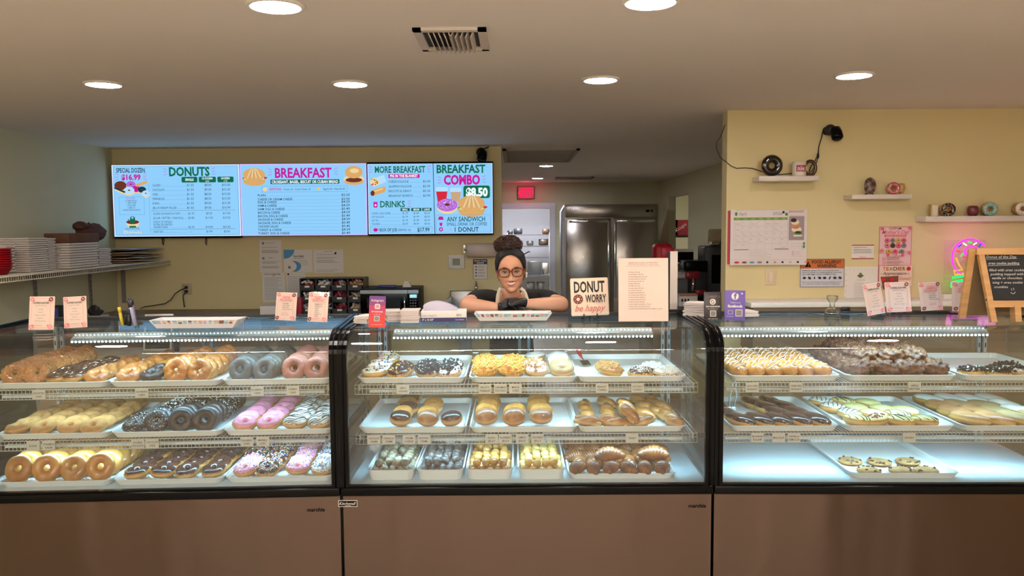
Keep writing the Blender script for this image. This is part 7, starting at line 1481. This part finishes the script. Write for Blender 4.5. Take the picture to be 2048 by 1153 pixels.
# hands in black gloves
def hand(wr, pd, up, side, curl, name, n_f=4):
    """wr wrist, pd pointing direction, up back-of-hand normal, side = thumb side direction"""
    pd, up = pd.normalized(), up.normalized(); side = side.normalized(); mb = MB()
    pc = [(wr - pd * .03, (.029, .029)), (wr, (.028, .025)), (wr + pd * .04, (.038, .019)), (wr + pd * .075, (.040, .016))]
    jj = [(p, r_) for p, r_ in pc]; v, f = skin_mesh(jj, [(0, 1), (1, 2), (2, 3)], sub=2)
    # widen the palm along side axis
    vv = []
    for q in v:
        d = q - wr; u = d.dot(pd); k = 1 + .55 * max(0, min(1, u / .05)); s1 = d.dot(side); u1 = d.dot(up); vv.append(wr + pd * u + side * s1 * k + up * u1 * (1 - .3 * max(0, min(1, u / .05))))
    mb.add(vv, f, M_glove, True, TW_)
    for i in range(4):
        ln = (.070, .078, .073, .058)[i]; o_ = side * (.030 - .020 * i); p = wr + pd * .070 + o_; pts = [(p, .0095)]; a = 0
        for k, (fr_, cu) in enumerate(((.42, curl), (.32, curl * 1.2), (.26, curl * .8))):
            a += cu; p = p + (pd * math.cos(a) - up * math.sin(a)) * ln * fr_; pts.append((p, (.0092, .0085, .0068)[k]))
        v, f = skin_mesh(pts, [(0, 1), (1, 2), (2, 3)], sub=2); mb.add(v, f, M_glove, True, TW_)
    p = wr + pd * .015 + side * .024; pts = [(p, .013)]
    for k, (a, ln) in enumerate(((.75, .035), (.45, .030), (.2, .024))): p = p + (pd * math.cos(a) + side * math.sin(a) - up * .25).normalized() * ln; pts.append((p, (.012, .010, .008)[k]))
    v, f = skin_mesh(pts, [(0, 1), (1, 2), (2, 3)], sub=2); mb.add(v, f, M_glove, True, TW_)
    return mb.build(name, W_, recalc=False)
hand(wrL + Vector((.01, 0, 0)), Vector((1, -.12, -.10)), Vector((0, -.35, 1)), Vector((0, 1, .3)), .45, 'gloved_hand')
hand(wrR + Vector((-.005, 0, .006)), Vector((-1, -.10, .02)), Vector((0, -.45, 1)), Vector((0, 1, .4)), .5, 'gloved_hand')
# face details
HD = thing('head_details', None, None, (0, 0, 0)); bpy.data.objects.remove(HD)
def hb(nm, fn):
    mb = MB(); fn(mb); mb.v = [TW_ @ MHD @ Vector(v) for v in mb.v]; return mb.build(nm, W_)
def on(x, z, off=.001): return (x, surf(x, z, off), z)
hb('eyes', lambda m: [ (m.ball((s * .0305, surf(s * .0305, -.006) + .0065, -.006), .0120, M_eye, 16, 12, (1.05, 1, .42)), m.ball((s * .0305 , surf(s * .0305, -.006) - .0040, -.006), .0062, M_iris, 12, 8, (1, .5, .78)), m.ball((s * .0305 + .0015, surf(s * .0305, -.006) - .0068, -.0045), .0010, M_eye, 6, 5)) for s in (-1, 1)])
hb('eyelids', lambda m: [(m.tube([on(s * (.0305 + .0135 * math.cos(R(a))), -.0068 + .0060 * math.sin(R(a)), .0022) for a in range(0, 181, 15)], [.0014 + .0012 * math.sin(R(a)) for a in range(0, 181, 15)], M_brow, 6), m.tube([on(s * (.0305 + .0135 * math.cos(R(a))), -.0065 + .0052 * math.sin(R(a)), .0018) for a in range(180, 361, 15)], .0009, SKIN, 6)) for s in (-1, 1)])
hb('eyebrows', lambda m: [m.tube([on(s * x, z, .001) for x, z in ((.011, .0115), (.018, .0155), (.027, .0185), (.037, .0185), (.046, .0125))], [.0022, .0030, .0030, .0024, .0010], M_brow, 8) for s in (-1, 1)])
ZM = -.0605; mw = .029
def smile(x): return ZM + .0085 * (x / mw) ** 2
hb('teeth', lambda m: m.add([p for i in range(17) for x in (-mw * .86 + mw * 1.72 * i / 16,) for p in ((x, surf(x, smile(x), .0012), smile(x) + .0036 * (1 - (x / mw) ** 2) + .0003), (x, surf(x, smile(x), .0012), smile(x) - .0046 * (1 - (x / mw) ** 2) - .0003))], [(2 * i, 2 * i + 2, 2 * i + 3, 2 * i + 1) for i in range(16)], M_teeth, True))
hb('lips', lambda m: (m.tube([on(x, smile(x) + .0048 * (1 - (x / mw) ** 2) + .0008, .0010) for x in [-mw + 2 * mw * i / 16 for i in range(17)]], [.0007 + .0016 * (1 - (2 * i / 16 - 1) ** 2) for i in range(17)], M_lip, 8), m.tube([on(x, smile(x) - .0070 * (1 - (x / mw) ** 2) - .0006, .0012) for x in [-mw + 2 * mw * i / 16 for i in range(17)]], [.0007 + .0028 * (1 - (2 * i / 16 - 1) ** 2) for i in range(17)], M_lip, 8)))
hb('nostrils', lambda m: [m.ball((s * .0065, surf(s * .0065, -.047, -.002), -.049), .0028, mat('nostril', '#6b3a2c', .7), 8, 6, (1.2, .8, .6)) for s in (-1, 1)])
# glasses
yl = -.096
def glasses(m):
    for s in (-1, 1):
        pts = []
        for i in range(28):
            a = 2 * math.pi * i / 28; ca, sa = math.cos(a), math.sin(a); x = .0255 * math.copysign(abs(ca) ** .6, ca); z = .0205 * math.copysign(abs(sa) ** .65, sa); x *= (1 + .10 * (z / .02)); pts.append((s * .0325 + s * x, yl + .10 * abs(s * .0325 + s * x) ** 1.3, z - .0055))
        m.tube(pts, [.0025 + .0013 * max(0, (p[2] + .0055) / .02) for p in pts], M_tort, 8, closed=True)
        m.tube([(s * .058, yl + .004, .004), (s * .066, yl + .014, .004), (s * .0735, -.03, .002), (s * .0755, .005, -.002)], .0021, M_tort, 6)
    m.tube([(-.0085, yl, -.003), (0, yl - .002, .000), (.0085, yl, -.003)], .0024, M_tort, 8)
gl = hb('glasses', glasses); gl['label'] = 'tortoise shell glasses'
hb('lenses', lambda m: [m.add([(s * .0325 + .024 * math.cos(R(a)), yl + .002 + .10 * abs(s * .0325 + .024 * math.cos(R(a))) ** 1.3, .019 * math.sin(R(a)) - .0055) for a in range(0, 360, 20)], [tuple(range(18))], glass_mat('lens', (.97, .98, .98), .8) if 'lens' not in MATS else MATS['lens']) for s in (-1, 1)])
# hair, headband, bun, earbud
def skullpart(test, off):
    def fn(m):
        vs, fs = head_mesh(120, 110); keep = []
        for f in fs[:-1]:
            c = sum((Vector(vs[i]) for i in f), Vector()) / 4
            if test(c.x, c.y, c.z): keep.append(f)
        used = sorted({i for f in keep for i in f}); mp = {i: k for k, i in enumerate(used)}; out = []
        for i in used:
            p = Vector(vs[i]); n = Vector((p.x, p.y, p.z)).normalized(); out.append(p + n * off)
        m.add(out, [tuple(mp[i] for i in f) for f in keep], M_hair if off < .006 else M_band, True)
    return fn
E1 = lambda x, z, k=1.0: (x / (.0625 * k)) ** 2 + ((z + .012) / (.0885 * k)) ** 2
hb('hair', skullpart(lambda x, y, z: z > -.06 and (y > -.004 or (E1(x, z) > 1 and z > .0 and y > -.09)) and not (z < -.02 and y < .01), .004))
hb('headband', skullpart(lambda x, y, z: z > -.035 and E1(x, z) > 1.03 and -.078 < y + .25 * max(0, .07 - z) < .004, .009))
q_ = random.Random(12)
def bun(m):
    c0 = Vector((-.008, .012, .122)); m.ball(c0, .05, M_hair, 20, 14, (1.35, 1.0, .85))
    for k in range(300):
        a, e = q_.uniform(0, 6.283), math.asin(q_.uniform(-.75, 1)); d = Vector((math.cos(a) * math.cos(e), math.sin(a) * math.cos(e), math.sin(e))); p = c0 + Vector((d.x * .066, d.y * .05, d.z * .043))
        n_ = d.orthogonal().normalized(); n2 = d.cross(n_).normalized(); r_ = q_.uniform(.005, .015); ph = q_.uniform(0, 6.28); dr = (n_ * math.cos(ph) + n2 * math.sin(ph)) * q_.uniform(.006, .016)
        pts = [p + dr * (i / 10 - .5) * 2 + (n_ * math.cos(i * .75 + ph) + d * math.sin(i * .75 + ph) * .8) * r_ * .8 for i in range(11)]
        m.tube(pts, q_.uniform(.0012, .0024), M_hair2 if q_.random() < .35 else M_hair, 4)
hbo = hb('hair_bun', bun); hbo['kind'] = 'stuff'
hb('earbud', lambda m: (m.ball((.0775, -.010, -.024), .0068, M_white, 10, 8), m.tube([(.0775, -.012, -.026), (.077, -.016, -.044)], .0034, M_white, 8)))
